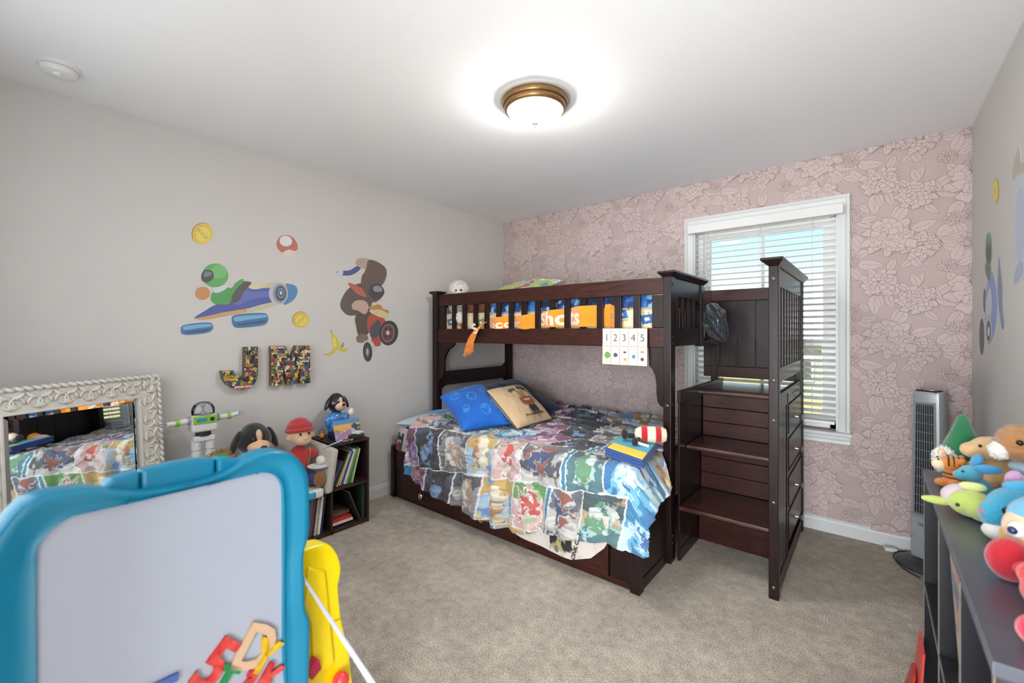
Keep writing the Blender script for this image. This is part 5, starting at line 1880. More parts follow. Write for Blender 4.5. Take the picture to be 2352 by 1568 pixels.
# white step stool tray that the doll sits on
wt = thing('toy_tray', 'white plastic toy tray with a bright blue corner on the bookcase step', 'toy tray', (.27, -2.22, .287))
obj('tray_body', G().box(.13, .405, -2.335, -2.165, .287, .338), mat('white_toy_plastic', '#dcdcd8', .3), wt, bevel=.012)
obj('blue_panel', G().box(.36, .409, -2.335, -2.215, .292, .333), mat('blue_toy_plastic', '#2a9fcf', .3), wt, bevel=.010)

# doll with a plain red beanie sitting on the tray
dx, dy = .22, -2.235
do = thing('stuffed_doll', 'stuffed doll in a red beanie and red shirt sitting on the bookcase step', 'stuffed toy', (dx, dy, .338))
M_skin = pm('plush_skin', '#dfb592'); M_redf = pm('plush_red_felt', '#b02a2c'); M_brown = pm('plush_brown_shoe', '#8a5420'); M_whitep = pm('plush_white_mitt', '#ddd6c8'); M_jean = pm('plush_denim', '#27407e')
hc = Vector((dx + .01, dy + .005, .655))
plush('head', [(hc, (.062, .072, .062)), (hc + Vector((.030, 0, -.028)), (.045, .052, .035)), (hc + Vector((.0, .074, -.010)), (.014, .016, .022)), (hc + Vector((0, -.074, -.010)), (.014, .016, .022))], M_skin, do)
obj('nose', G().ell(hc + Vector((.073, .0, -.012)), (.014, .013, .012)), M_skin, do, smooth_=True)
eyes([hc + Vector((.058, s * .026, .012)) for s in (-1, 1)], .0075, do)
obj('smile', G().tube([hc + Vector((.070 - .3 * a * a * .1, .028 * a, -.038 + .010 * a * a)) for a in np.linspace(-1, 1, 7)], .002, 5), pm('stitch_brown', '#5b3a2a'), do)
plush('beanie', [(hc + Vector((-.012, 0, .040)), (.072, .080, .052)), (hc + Vector((-.022, 0, .060)), (.055, .062, .045))], M_redf, do)
obj('beanie_fold', G().tube([hc + Vector((-.006 + .066 * math.cos(a), .078 * math.sin(a), .030 + .006 * math.cos(a))) for a in np.linspace(0, 2 * PI, 28, endpoint=False)], .012, 8, True), M_redf, do, smooth_=True)
plush('body', [((dx, dy, .50), (.058, .066, .090)), ((dx + .02, dy + .070, .525), (.030, .045, .030)), ((dx + .02, dy - .070, .525), (.030, .045, .030))], M_redf, do)
plush('trousers', [((dx + .01, dy, .405), (.062, .070, .060)), ((dx + .075, dy + .045, .375), (.060, .034, .032)), ((dx + .075, dy - .045, .375), (.060, .034, .032))], M_jean, do)
for s in (-1, 1):
    obj('mitten', fluffy(G().ell((dx + .075, dy + s * .105, .485), (.035, .028, .026)), .001, 2), M_whitep, do, smooth_=True)
    obj('shoe', G().ell((dx + .145, dy + s * .060, .385), (.032, .034, .045)), M_brown, do, smooth_=True)
obj('bead_string', G().tube([(dx + .055 + .01 * math.sin(3 * q), dy + .045 - .02 * q, .575 - .12 * q) for q in np.linspace(0, 1, 8)], .003, 5), mat('gold_beads', '#b08a3a', .3, metal=.8, tint=.5, tscale=300), do)
obj('white_plate', G().lathe([(0, 0), (.055, .002), (.066, .010), (.062, .011), (.05, .005), (0, .004)], (dx + .105, dy + .075, .452), 24), mat('white_plate_plastic', '#dedede', .35), do, smooth_=True)

# black puppy beside it
bx, by = .20, -2.485
tb = thing('stuffed_puppy', 'black stuffed puppy with floppy ears and a beige face behind the teal easel', 'stuffed toy', (bx, by, .287))
hc = Vector((bx, by, .668))
M_bk = pm('plush_black_fur', '#1b1a1c')
plush('head', [(hc, (.082, .092, .086)), (hc + Vector((-.01, 0, .035)), (.065, .070, .062))], M_bk, tb)
for s in (-1, 1):
    obj('ear', G().ell(hc + Vector((.005, s * .100, -.002)), (.030, .020, .070), (s * .38, 0, 0), 24, 16), M_bk, tb, smooth_=True)
plush('face', [(hc + Vector((.062, 0, -.030)), (.045, .060, .040)), (hc + Vector((.066, 0, .030)), (.022, .018, .040)), (hc + Vector((.105, 0, -.038)), (.030, .036, .024))], M_skin, tb, .005)
obj('nose', G().ell(hc + Vector((.136, 0, -.026)), (.011, .018, .012)), M_eye, tb, smooth_=True)
eyes([hc + Vector((.080, s * .036, .018)) for s in (-1, 1)], .0085, tb, mat('brown_bead_eye', '#5a3a22', .15))
plush('body', [((bx, by, .46), (.085, .095, .120)), ((bx + .03, by + .10, .50), (.035, .04, .075)), ((bx + .03, by - .10, .50), (.035, .04, .075)), ((bx + .10, by + .06, .33), (.075, .042, .042)), ((bx + .10, by - .06, .33), (.075, .042, .042))], M_bk, tb, .008)

# toy robot with a clear dome standing on the left tower
sx_, sy_ = .185, -2.735
sp = thing('toy_robot', 'white and lime green toy robot with clear dome and outstretched arms', 'toy figure', (sx_, sy_, .575))
M_tw = mat('toy_white', '#cfcfcf', .3); M_tg = mat('toy_lime', '#7fb83c', .3); M_td = mat('toy_dark', '#2a2a38', .3); M_tp = mat('toy_grey', '#8f8fa0', .35)
for s in (-1, 1):
    y_ = sy_ + s * .032
    obj('foot', G().box(sx_ - .03, sx_ + .045, y_ - .024, y_ + .024, .577, .604), M_tg, sp, bevel=.008)
    obj('leg', G().lathe([(0, 0), (.024, 0), (.024, .046), (.019, .048), (.019, .058), (.024, .060), (.024, .112), (0, .114)], (sx_, y_, .602), 18), M_tw, sp, smooth_=True)
    sh_ = Vector((sx_, sy_ + s * .060, .825)); el = Vector((sx_ + .01, sy_ + s * .112, .826 - .004 * (s < 0))); ha = Vector((sx_ + .02, sy_ + s * .165, .835 if s > 0 else .822))
    obj('shoulder', G().ell(sh_, (.024, .022, .024)), M_tp, sp, smooth_=True)
    obj('arm', G().tube([sh_, el], [.016, .016], 14), M_tw, sp, smooth_=True)
    obj('elbow_ring', G().tube([el, el + (ha - el) * .30], [.019, .019], 14), M_tg, sp, smooth_=True)
    obj('forearm', G().tube([el + (ha - el) * .28, ha], [.013, .012], 14), M_tw, sp, smooth_=True)
    g = G()
    for k in (-1, 1):
        g.tube([ha, ha + Vector((.004, s * .010, .010 * k)), ha + Vector((.004, s * .026, .005 * k))], .0036, 6)
    obj('claw', g, M_tp, sp, smooth_=True)
obj('hips', G().box(sx_ - .030, sx_ + .030, sy_ - .050, sy_ + .050, .708, .738), M_tw, sp, bevel=.006)
obj('waist', G().lathe([(0, 0), (.036, 0), (.036, .024), (0, .024)], (sx_, sy_, .736), 24), M_td, sp, smooth_=True)
obj('torso', G().box(sx_ - .040, sx_ + .040, sy_ - .060, sy_ + .060, .760, .852), M_tw, sp, bevel=.012)
cp = obj('chest_panel', G().box(sx_ + .036, sx_ + .046, sy_ - .055, sy_ + .055, .806, .848), M_tg, sp, bevel=.004)
obj('dial', G().lathe([(0, 0), (.011, 0), (.010, .004), (0, .005)], (sx_ + .046, sy_ + .030, .827), 18, (1, 0, 0)), M_td, cp, smooth_=True)
obj('gauge', G().box(sx_ + .045, sx_ + .049, sy_ - .040, sy_ + .004, .818, .836), mat('gauge_blue', '#3f86b8', .2), cp, bevel=.001)
obj('antenna_core', G().lathe([(0, 0), (.016, 0), (.012, .012), (.005, .014), (.005, .036), (.012, .042), (.009, .052), (0, .054)], (sx_, sy_, .852), 18), M_tp, sp, smooth_=True)
obj('dome', G().lathe([(.050, 0), (.052, .012), (.050, .032), (.042, .050), (.028, .063), (.012, .068), (0, .0685)], (sx_, sy_, .852), 32, None, .85, 1.05), M_glass, sp, smooth_=True)

# caterpillar toy in front of the spaceman
cx_, cy_ = .285, -2.690
cat = thing('caterpillar_toy', 'green arched caterpillar soft toy with orange brown tufts', 'stuffed toy', (cx_, cy_, .575))
M_cg = pm('plush_green', '#2f9a3c'); M_tuft = pm('plush_tuft', '#a4713a')
for k in range(7):
    a = PI * (.05 + .9 * k / 6)
    obj('body_segment', G().ell((cx_, cy_ - .042 * math.cos(a), .590 + .042 * math.sin(a)), (.020, .016, .020)), M_cg, cat, smooth_=True)
g = G(); rnd = random.Random(2)
for k in range(90):
    a = PI * rnd.uniform(.02, .98)
    p0 = Vector((cx_ + rnd.uniform(-.012, .012), cy_ - .056 * math.cos(a), .590 + .056 * math.sin(a)))
    p1 = p0 + Vector((rnd.uniform(-.008, .008), -.022 * math.cos(a) + rnd.uniform(-.006, .006), .020 * math.sin(a) + rnd.uniform(-.004, .008)))
    g.tube([p0, p1], [.003, .0012], 5)
obj('tuft', g, M_tuft, cat, fix=False)

# figurine on the right tower
fx, fy = .150, -1.955
fg = thing('puppy_figurine', 'glossy puppy figurine in a light blue jacket on the bookcase tower', 'figurine', (fx, fy, .575))
G_b = mat('figurine_black', '#1d1b1c', .12, coat=.5); G_s = mat('figurine_beige', '#dcb79c', .25, coat=.3); G_j = mat('figurine_blue', '#3f86cc', .2, coat=.4); G_w = mat('figurine_white', '#e6e2de', .3)
plush('jacket', [((fx, fy, .705), (.052, .058, .052)), ((fx, fy, .650), (.050, .055, .060)), ((fx + .012, fy - .058, .690), (.022, .024, .040)), ((fx + .03, fy + .056, .705), (.028, .026, .036))], G_j, fg, .005, 4)
obj('trousers', G().lathe([(0, 0), (.045, 0), (.050, .02), (.046, .045), (0, .05)], (fx, fy, .577), 24), mat('figurine_navy', '#22305a', .25), fg, smooth_=True)
hc = Vector((fx + .008, fy + .005, .805))
plush('head', [(hc, (.056, .062, .060)), (hc + Vector((-.008, 0, .030)), (.044, .048, .044))], G_b, fg, .004, 4)
for s in (-1, 1):
    obj('ear', G().ell(hc + Vector((0, s * .066, .006)), (.020, .013, .046), (s * .40, 0, 0), 20, 14), G_b, fg, smooth_=True)
plush('face', [(hc + Vector((.032, .006, -.012)), (.036, .044, .034)), (hc + Vector((.042, .004, .022)), (.016, .014, .028))], G_s, fg, .004, 3)
obj('nose', G().ell(hc + Vector((.072, .012, .0)), (.009, .012, .010)), G_b, fg, smooth_=True)
eyes([hc + Vector((.050, .004 + s * .026, .018)) for s in (-1, 1)], .0050, fg, mat('brown_bead_eye', '#5a3a22', .15))
obj('mitten', G().ell((fx + .062, fy + .080, .745), (.020, .022, .026)), G_w, fg, smooth_=True)
for k in (-.03, .0, .03):
    obj('button', G().ell((fx + .050, fy + k * .6, .690), .0045), mat('button_gold', '#b08a3a', .3, metal=.8), fg, smooth_=True)
obj('lapel', G().tube([(fx + .040, fy - .034, .742), (fx + .056, fy - .004, .712)], .003, 6).tube([(fx + .040, fy + .034, .742), (fx + .056, fy + .010, .712)], .003, 6), mat('lapel_grey', '#8b8f8c', .3), fg, smooth_=True)

# postcard leaning in front of the figurine
pc = thing('picture_card', 'picture card with a sunset landscape in front of the puppy figurine', 'card', (.245, -1.925, .575))
n, m = 70, 44
a = np.linspace(0, 1, n)[:, None] * np.ones((1, m)); t = np.linspace(0, 1, m)[None, :] * np.ones((n, 1))
C = (1 - t)[..., None] * np.array(rgb('#8f7fb0')) + t[..., None] * np.array(rgb('#5a94c4'))
C = np.where(((t > .35) & (t < .75))[..., None], np.array(rgb('#e0b060')), C)
C = np.where((t < .45 + .25 * (fbm(a * 6, a * 0, 3) - .5))[..., None], np.array(rgb('#a488b4')), C)
C = np.where(((a > .68) & (t < .72 + .2 * (vnoise(a * 14, t * 6, 2) - .5)))[..., None], np.array(rgb('#3a5a60')), C)
C = np.where(((fbm(a * 12, t * 9, 4) > .60) & (t < .5))[..., None], np.array(rgb('#c9b4d0')), C)
C = np.where(((fbm(a * 12 + 5, t * 9, 6) > .63) & (t < .55))[..., None], np.array(rgb('#b08a4a')), C)
P = np.stack([.272 - .045 * t, -2.018 + .190 * a - .02 * 0, .5768 + .125 * t], -1)
o = obj('card', grid_mesh('card', P, C), printed('glossy_card', .3), pc)
sd = o.modifiers.new('stiff', 'SOLIDIFY'); sd.thickness = .002
# dark and white fuzzy toy and bead string
fz = thing('fuzzy_toy', 'small black and white fuzzy toy beside the picture card', 'stuffed toy', (.285, -1.880, .575))
obj('body', fluffy(G().ell((.285, -1.880, .592), (.024, .056, .017), None, 40, 24), .006, 3), M_bk, fz, smooth_=True, angle=4)
obj('white_tuft', fluffy(G().ell((.285, -1.868, .608), (.016, .040, .008), None, 36, 20), .006, 4), M_fluff, fz, smooth_=True, angle=4)
bs = thing('bead_bracelet', 'string of red and gold beads on the bookcase tower', 'beads', (.318, -1.965, .575))
for k in range(14):
    obj('bead', G().ell((.320 + .006 * math.sin(k * 1.3), -1.998 + .0058 * k, .5795), .0042, None, 10, 8), mat('bead_%d' % (k % 3), ('#b03a30', '#d0b060', '#d8d0c8')[k % 3], .25), bs, smooth_=True)
yb_ = thing('yellow_bauble', 'yellow bauble with a black wire loop behind the picture card', 'bauble', (.125, -2.040, .575))
obj('ball', G().ell((.125, -2.040, .594), (.017, .017, .019)), mat('bauble_yellow', '#d99a1e', .2), yb_, smooth_=True)
obj('wire_loop', G().tube([(.125, -2.040 + .018 * math.cos(a), .612 + .030 * math.sin(a)) for a in np.linspace(0, PI, 12)], .0016, 5), mat('black_wire', '#1a1a1a', .4), yb_, smooth_=True)
pp2 = thing('paper_stack', 'loose white papers on the left tower beside the mirror', 'papers', (.25, -2.79, .5755))
for k in range(3):
    obj('sheet', G().obox((.24, -2.79, .5762 + k * .0006), (.16, .11, .0005), (0, 0, .15 * k - .1)), mat('white_paper', '#e4dbd2', .9), pp2)
# ================================================================ ceiling lamp and smoke alarm
lc = trace(1229, 229.5, 2, H)
lp = thing('ceiling_lamp', 'flush ceiling lamp with bronze ring and glowing frosted bowl', 'ceiling lamp', (lc.x, lc.y, H))
obj('ceiling_plate', G().lathe([(.10, 0), (.174, 0), (.174, -.004), (.168, -.007), (.10, -.007)], lc, 64), mat('lamp_plate', '#bdbab6', .5), lp)
M_bronze = mat('brushed_bronze', '#8a6a45', .35, metal=.75, tint=.1, tscale=60, stretch=(1, 1, 20))
obj('bronze_ring', G().lathe([(.120, -.006), (.160, -.006), (.162, -.020), (.157, -.030), (.150, -.032), (.152, -.042), (.146, -.054), (.138, -.058), (.132, -.056), (.120, -.030)], lc, 72), M_bronze, lp, smooth_=True)
m_gl = bpy.data.materials.new('lit_frosted_glass'); m_gl.use_nodes = True
b = m_gl.node_tree.nodes['Principled BSDF']
b.inputs['Base Color'].default_value = (.95, .93, .88, 1); b.inputs['Roughness'].default_value = .35
b.inputs['Emission Color'].default_value = (1.0, .965, .91, 1); b.inputs['Emission Strength'].default_value = LAMP_EMIT
obj('glass_bowl', G().lathe([(.134, -.052), (.130, -.066), (.118, -.084), (.098, -.100), (.070, -.110), (.035, -.115), (0, -.116)], lc, 64), m_gl, lp, smooth_=True)
obj('finial', G().lathe([(0, -.113), (.017, -.115), (.016, -.120), (.008, -.124), (.006, -.126), (.008, -.130), (.006, -.135), (0, -.136)], lc, 24), mat('brushed_nickel', '#9c9690', .35, metal=.7), lp, smooth_=True)

hl = Vector((2.87, YF - .85, H))
hlm = thing('added_hallway_lamp', 'lit bowl lamp added on the unseen hallway ceiling beyond the doorway', 'ceiling lamp', hl)  # extra lamp, added out of view to brighten the room
obj('bronze_ring', G().lathe([(0, 0), (.16, 0), (.155, -.04), (.13, -.05), (0, -.05)], hl, 40), M_bronze, hlm, smooth_=True)
m_gl2 = m_gl.copy(); m_gl2.name = 'lit_hall_glass'; m_gl2.node_tree.nodes['Principled BSDF'].inputs['Emission Strength'].default_value = HALL_EMIT
obj('glass_bowl', G().lathe([(.134, -.048), (.130, -.066), (.118, -.084), (.098, -.100), (.070, -.110), (.035, -.115), (0, -.116)], hl, 40), m_gl2, hlm, smooth_=True)
sd_ = trace(134, 152, 2, H)
sm_ = thing('smoke_alarm', 'round white smoke alarm on the ceiling', 'smoke alarm', (sd_.x, sd_.y, H))
M_al = mat('alarm_plastic', '#e3e3e1', .45)
obj('mount_plate', G().lathe([(0, 0), (.068, 0), (.068, -.012), (.064, -.014), (0, -.014)], sd_, 48), M_al, sm_, smooth_=True)
obj('gap_ring', G().lathe([(.055, -.013), (.060, -.013), (.060, -.017), (.055, -.017)], sd_, 48), mat('alarm_gap', '#77777a', .6), sm_, smooth_=True)
obj('alarm_body', G().lathe([(0, -.016), (.062, -.016), (.062, -.026), (.056, -.036), (.036, -.042), (0, -.043)], sd_, 48), M_al, sm_, smooth_=True)
obj('test_button', G().lathe([(0, -.042), (.013, -.042), (.012, -.049), (0, -.050)], sd_ + Vector((.022, -.006, 0)), 24), mat('alarm_button', '#f0f0ee', .4), sm_, smooth_=True)

# ================================================================ right wall stickers
rw = lambda u, v: trace(u, v, 0, W)
rn = (-1, 0, 0)
sticker('coin_sticker', 'gold coin wall sticker on the right wall', [
    (ov(2289, 438, 7, 29, 20), '#b7a13c', False), (ov(2286.5, 437, 6.2, 28, 20), '#dccb4e', False), (ov(2286.5, 437, 4.2, 20, 20), '#e6da74', False), (ov(2286.5, 437, 1, 13, 10), '#b7a13c', False)], rw, rn)
sticker('racing_car_sticker', 'blue kart wall sticker on the right wall', [
    ([(2295, 590), (2299, 620), (2303, 660), (2303, 700), (2307, 745), (2302, 755), (2296, 715), (2292, 660)], '#6f86a8', True),
    (ov(2255.5, 773, 5.5, 42, 20), '#3a3a44', False), (ov(2262, 690, 3, 28, 14), '#4a4a52', False),
    ([(2272, 640), (2280, 625), (2287, 655), (2292, 690), (2290, 730), (2282, 770), (2270, 790), (2264, 740), (2264, 690), (2268, 660)], '#7f9ad0', True),
    ([(2266, 690), (2275, 660), (2279, 700), (2274, 740), (2266, 735)], '#c9cdd8', True),
    (ov(2271.5, 755, 7.5, 34, 22), '#b7bac4', False), (ov(2272, 760, 5, 24, 20), '#2c3340', False), (ov(2272, 761, 2.5, 12, 14), '#d5dae2', False),
    ([(2264, 610), (2270, 600), (2277, 615), (2274, 645), (2266, 630)], '#4f7a5c', True),
    (ov(2272, 572, 7, 38, 22), '#4a7a5a', False), ([(2266, 580), (2272, 562), (2278, 575), (2275, 600), (2268, 598)], '#33323a', True), (ov(2273, 545, 3.5, 12, 14), '#6fa07a', False)], rw, rn)
sticker('ice_crystal_sticker', 'pale blue ice crystal wall sticker at the far right', [
    ([(2324, 410), (2330, 360), (2342, 332), (2347, 370), (2360, 350), (2380, 420), (2384, 560), (2372, 660), (2352, 640), (2328, 655), (2331, 600), (2326, 560), (2330, 480)], '#c3cbd8', True),
    ([(2325, 405), (2331, 370), (2342, 335), (2347, 375), (2358, 362), (2352, 395), (2338, 400), (2330, 415)], '#b9b0a0', True),
    ([(2333, 480), (2345, 430), (2360, 470), (2356, 560), (2338, 600)], '#b3bfd4', True),
    ([(2330, 650), (2336, 610), (2350, 600), (2350, 630)], '#9fb0c4', True)], rw, rn)

# ================================================================ tower fan in the corner
FC = Vector((3.255, -.165, 0)); fa = math.radians(-28)
fan = thing('tower_fan', 'silver tower fan with black grille in the corner', 'fan', FC, fa)
M_sil = mat('silver_plastic', '#b3b7bb', .38, metal=.25, tint=.03); M_dk = mat('fan_dark', '#1a1c20', .5); M_gr = mat('fan_grille', '#aeb2b6', .35, metal=.5); M_fbase = mat('fan_base', '#3a3f44', .45)


def sec(z):
    """half width, front y, back y at height z (front faces local -y)"""
    t = (z - .07) / .90
    w = .072 - .010 * t
    return w, -.072 + .004 * t, .058 - .014 * t


def fpoly(z, k=1.0):
    w, f, b_ = sec(z)
    w *= k; f *= k; b_ *= k
    pts = [(-w, f + .02), (-w + .006, f + .006), (-w + .02, f), (w - .02, f), (w - .006, f + .006), (w, f + .02), (w, b_ - .035), (w - .015, b_ - .010), (w - .04, b_), (-w + .04, b_), (-w + .015, b_ - .010), (-w, b_ - .035)]
    return [(x, y, z) for x, y in pts]


g = G()
zs = [.055, .07, .30, .60, .90, .955, .968, .974]
ks = [.94, 1, 1, 1, 1, 1, .97, .88]
vs = []
for z_, k in zip(zs, ks):
    vs += fpoly(z_, k)
n = 12
fs = [(r_ * n + i, r_ * n + (i + 1) % n, (r_ + 1) * n + (i + 1) % n, (r_ + 1) * n + i) for r_ in range(len(zs) - 1) for i in range(n)]
fs += [tuple(range(n))[::-1], tuple(range((len(zs) - 1) * n, len(zs) * n))]
g.add(vs, fs)
obj('housing', g, M_sil, fan, world=False, smooth_=True)
obj('grille_recess', G().hull8([(-.046, -.0735, .30), (.046, -.0735, .30), (.046, -.060, .30), (-.046, -.060, .30)], [(-.040, -.0705, .905), (.040, -.0705, .905), (.040, -.056, .905), (-.040, -.056, .905)]), M_dk, fan, world=False)
for k in range(9):
    x = -.044 + .088 * k / 8
    obj('grille_bar', G().tube([(x, -.0760, .302), (x * .88, -.0728, .903)], .0016, 6), M_gr, fan, world=False)
for k in range(13):
    z_ = .305 + .595 * k / 12; f_ = np.interp(z_, [.302, .903], [-.0768, -.0736]); w_ = np.interp(z_, [.3, .9], [.046, .040])
    obj('grille_bar', G().tube([(-w_, f_, z_), (w_, f_, z_)], .0013, 6), M_gr, fan, world=False)
obj('grille_surround', G().ring([(-.052, .285), (.052, .285), (.046, .917), (-.046, .917)], [(-.046, .30), (.046, .30), (.040, .905), (-.040, .905)],
                                lambda x, z_: (x, np.interp(z_, [.28, .92], [-.072, -.068]), z_), lambda x, z_: (x, np.interp(z_, [.28, .92], [-.0785, -.0745]), z_)), M_gr, fan, world=False, bevel=.001)
bd = obj('badge', G().prism(ov(0, .245, .034, .012, 24), lambda x, z_: (x, -.072, z_), lambda x, z_: (x, -.0760, z_)), M_gr, fan, world=False)
me = text_mesh('Lasko', .018, .0003, .0002); me.transform(basis((0, -.0764, .245), (1, 0, 0), (0, 0, 1))); me.materials.clear()
obj('badge_lettering', me, mat('badge_ink', '#3c4045', .5), fan, world=False)
for k in range(8):
    z_ = .085 + .013 * k
    obj('vent_rib', G().tube([(-.060, -.0725, z_), (.060, -.0725, z_)], .0035, 6), M_sil, fan, world=False)
g = G().prism([(-.044, -.062), (.044, -.062), (.050, -.030), (.040, .020), (-.040, .020), (-.050, -.030)], lambda x, y_: (x, y_, .968), lambda x, y_: (x, y_, .979))
tp = obj('control_panel', g, M_dk, fan, world=False, bevel=.003)
obj('control_dial', G().lathe([(.022, .978), (.030, .979), (.030, .982), (.022, .983)], (0, -.02, 0), 28, None, 1.1, .8), M_gr, tp, world=False, smooth_=True)
obj('base', G().lathe([(0, 0.001), (.150, .001), (.150, .010), (.142, .018), (.09, .026), (.075, .05), (.06, .056), (0, .056)], (0, 0, 0), 48, None, 1, 1), M_fbase, fan, world=False, smooth_=True)
obj('power_cord', G().tube(smooth([(-.06, .06, .03), (-.11, .10, .012), (-.155, .03, .012), (-.150, -.06, .008), (-.05, -.17, .008), (.04, -.205, .008)], 5, False), .0035, 6), M_dk, fan, world=False, smooth_=True)
ps = thing('power_plug', 'small white plug adapter on the carpet beside the fan', 'plug', (3.085, -.075, 0))
obj('plug_body', G().obox((3.085, -.075, .011), (.060, .035, .020), (0, 0, .2)), mat('plug_white', '#d9d9d6', .4), ps, bevel=.004)

# ================================================================ black shelf along the right wall
RX0, RX1, RY0, RY1, RZ = 3.138, 3.405, -2.556, -1.405, .82
sh = thing('cube_shelf', 'black cube shelf with toys on top along the right wall', 'shelf', (3.27, -1.98, 0))
M_blk2 = mat('black_laminate', '#1b1c22', .42, tint=.2, tscale=5, bump=.02, bscale=50, coat=.35, coat_rough=.2, coat_ior=1.5, spec=.3)
M_worn = mat('worn_edge', '#8a7f74', .6, tint=.2, tscale=60)


def r_(name, x0, x1, y0, y1, z0, z1, m=None, p=None):
    return obj(name, G().box(x0, x1, y0, y1, z0, z1), m or M_blk2, p or sh, bevel=.0012)


tp_ = r_('top_panel', RX0, RX1, RY0, RY1, RZ - .022, RZ, mat('black_top_window_sheen', '#414652', .38, tint=.22, tscale=7, coat=.3, coat_rough=.25))  # lighter bluish grey paints the window's reflection into the top
r_('edge_strip', RX0 - .0008, RX0 + .001, RY0, RY1, RZ - .0215, RZ - .0005, mat('edge_grey', '#6e7078', .4), tp_)
for y_ in (RY0, -2.232, -1.862, RY1 - .018):
    pnl = r_('upright', RX0 + .002, RX1, y_, y_ + .018, .0, RZ - .022)
    r_('edge_strip', RX0 + .0008, RX0 + .0028, y_ + .001, y_ + .017, .0, RZ - .022, M_worn, pnl)
for y0, y1 in ((RY0 + .018, -2.232), (-2.214, -1.862), (-1.844, RY1 - .018)):
    for z_ in (.42, .03):
        sf = r_('shelf_board', RX0 + .002, RX1, y0, y1, z_, z_ + .016)
        r_('edge_strip', RX0 + .0008, RX0 + .0028, y0, y1, z_ + .001, z_ + .015, mat('edge_grey', '#6e7078', .4), sf)
r_('back_panel', RX1 - .004, RX1, RY0 + .018, RY1 - .018, .03, RZ - .022)
# picture board standing in the middle upper cube
cb_ = thing('picture_board', 'printed picture board standing in the upper middle cube of the black shelf', 'picture board', (3.19, -2.03, .437))
n, m = 40, 60
a = np.linspace(0, 1, n)[:, None] * np.ones((1, m)); t = np.linspace(0, 1, m)[None, :] * np.ones((n, 1))
C = np.ones((n, m, 3)) * np.array(rgb('#d9d2cc'))
f1 = fbm(a * 4, t * 6, 3)
C[f1 > .55] = rgb('#c98a7a'); C[f1 > .62] = rgb('#d8b49a'); C[(f1 < .42) & (t > .3)] = rgb('#8a8fa0'); C[(np.abs(f1 - .48) < .012)] = rgb('#4a3a3a')
C[(t > .88) & (a > .2)] = rgb('#c4473a'); C[(a < .04) | (a > .96) | (t < .03) | (t > .97)] = rgb('#e6e0da')
P = np.stack([3.158 + .020 * (1 - t), -2.205 + .290 * a + 0 * t, .4375 + .345 * t], -1)
o = obj('board', grid_mesh('board', P, C), printed('glossy_card', .3), cb_)
so2 = o.modifiers.new('stiff', 'SOLIDIFY'); so2.thickness = .006
# red folder on the floor at the far end
rf = thing('red_folder', 'red plastic folder leaning on the floor against the black shelf', 'folder', (3.10, -1.42, 0))
M_rp = mat('red_plastic', '#d8433f', .4)
obj('cover', G().hull8([(3.113, -1.55, .002), (3.119, -1.55, .002), (3.119, -1.32, .002), (3.113, -1.32, .002)], [(3.128, -1.55, .250), (3.134, -1.55, .250), (3.134, -1.40, .250), (3.128, -1.40, .250)]), M_rp, rf)
obj('flap', G().hull8([(3.092, -1.48, .002), (3.098, -1.48, .002), (3.098, -1.33, .002), (3.092, -1.33, .002)], [(3.110, -1.48, .13), (3.116, -1.48, .13), (3.116, -1.40, .13), (3.110, -1.40, .13)]), mat('dark_red_plastic', '#b8261f', .4), rf)

# ---------------------------------------------------------------- soft toys on the shelf
Z0 = RZ + .0005
gt = 'soft toys on the black shelf'


def toy(name, label, loc, rz=0.0):
    return thing(name, label, 'stuffed toy', (loc[0], loc[1], Z0), rz, gt)


# gnome with a green hat (far end)
gx, gy = 3.226, -1.470
gn = toy('gnome_toy', 'plush gnome with tall green hat and white beard at the far shelf end', (gx, gy))
M_gg = pm('plush_bottle_green', '#17693f'); M_gl2 = pm('plush_leaf_green', '#3f8a4a')
plush('body', [((gx, gy, Z0 + .045), (.055, .055, .050))], M_gl2, gn)
g = G(); prof_ = [(0, .050), (.050, .053), (.057, .066), (.054, .085), (.044, .115), (.032, .148), (.021, .180), (.012, .204), (.005, .213), (0, .214)]
vs = []
g.lathe([(r0, z0_) for r0, z0_ in prof_], (gx, gy, Z0), 28)
g.v = [(x + .03 * max(0, z_ - Z0 - .08) ** 2 * 8 - .012 * max(0, z_ - Z0 - .1) * 2, y_ + .012 * math.sin((z_ - Z0) * 28), z_) for x, y_, z_ in g.v]
obj('hat', g, M_gg, gn, smooth_=True, angle=4)
obj('beard', fluffy(G().ell((gx - .042, gy - .028, Z0 + .065), (.026, .030, .038), None, 40, 28), .007, 5), M_fluff, gn, smooth_=True, angle=4)
obj('nose', G().ell((gx - .050, gy - .045, Z0 + .090), .012), M_skin, gn, smooth_=True)

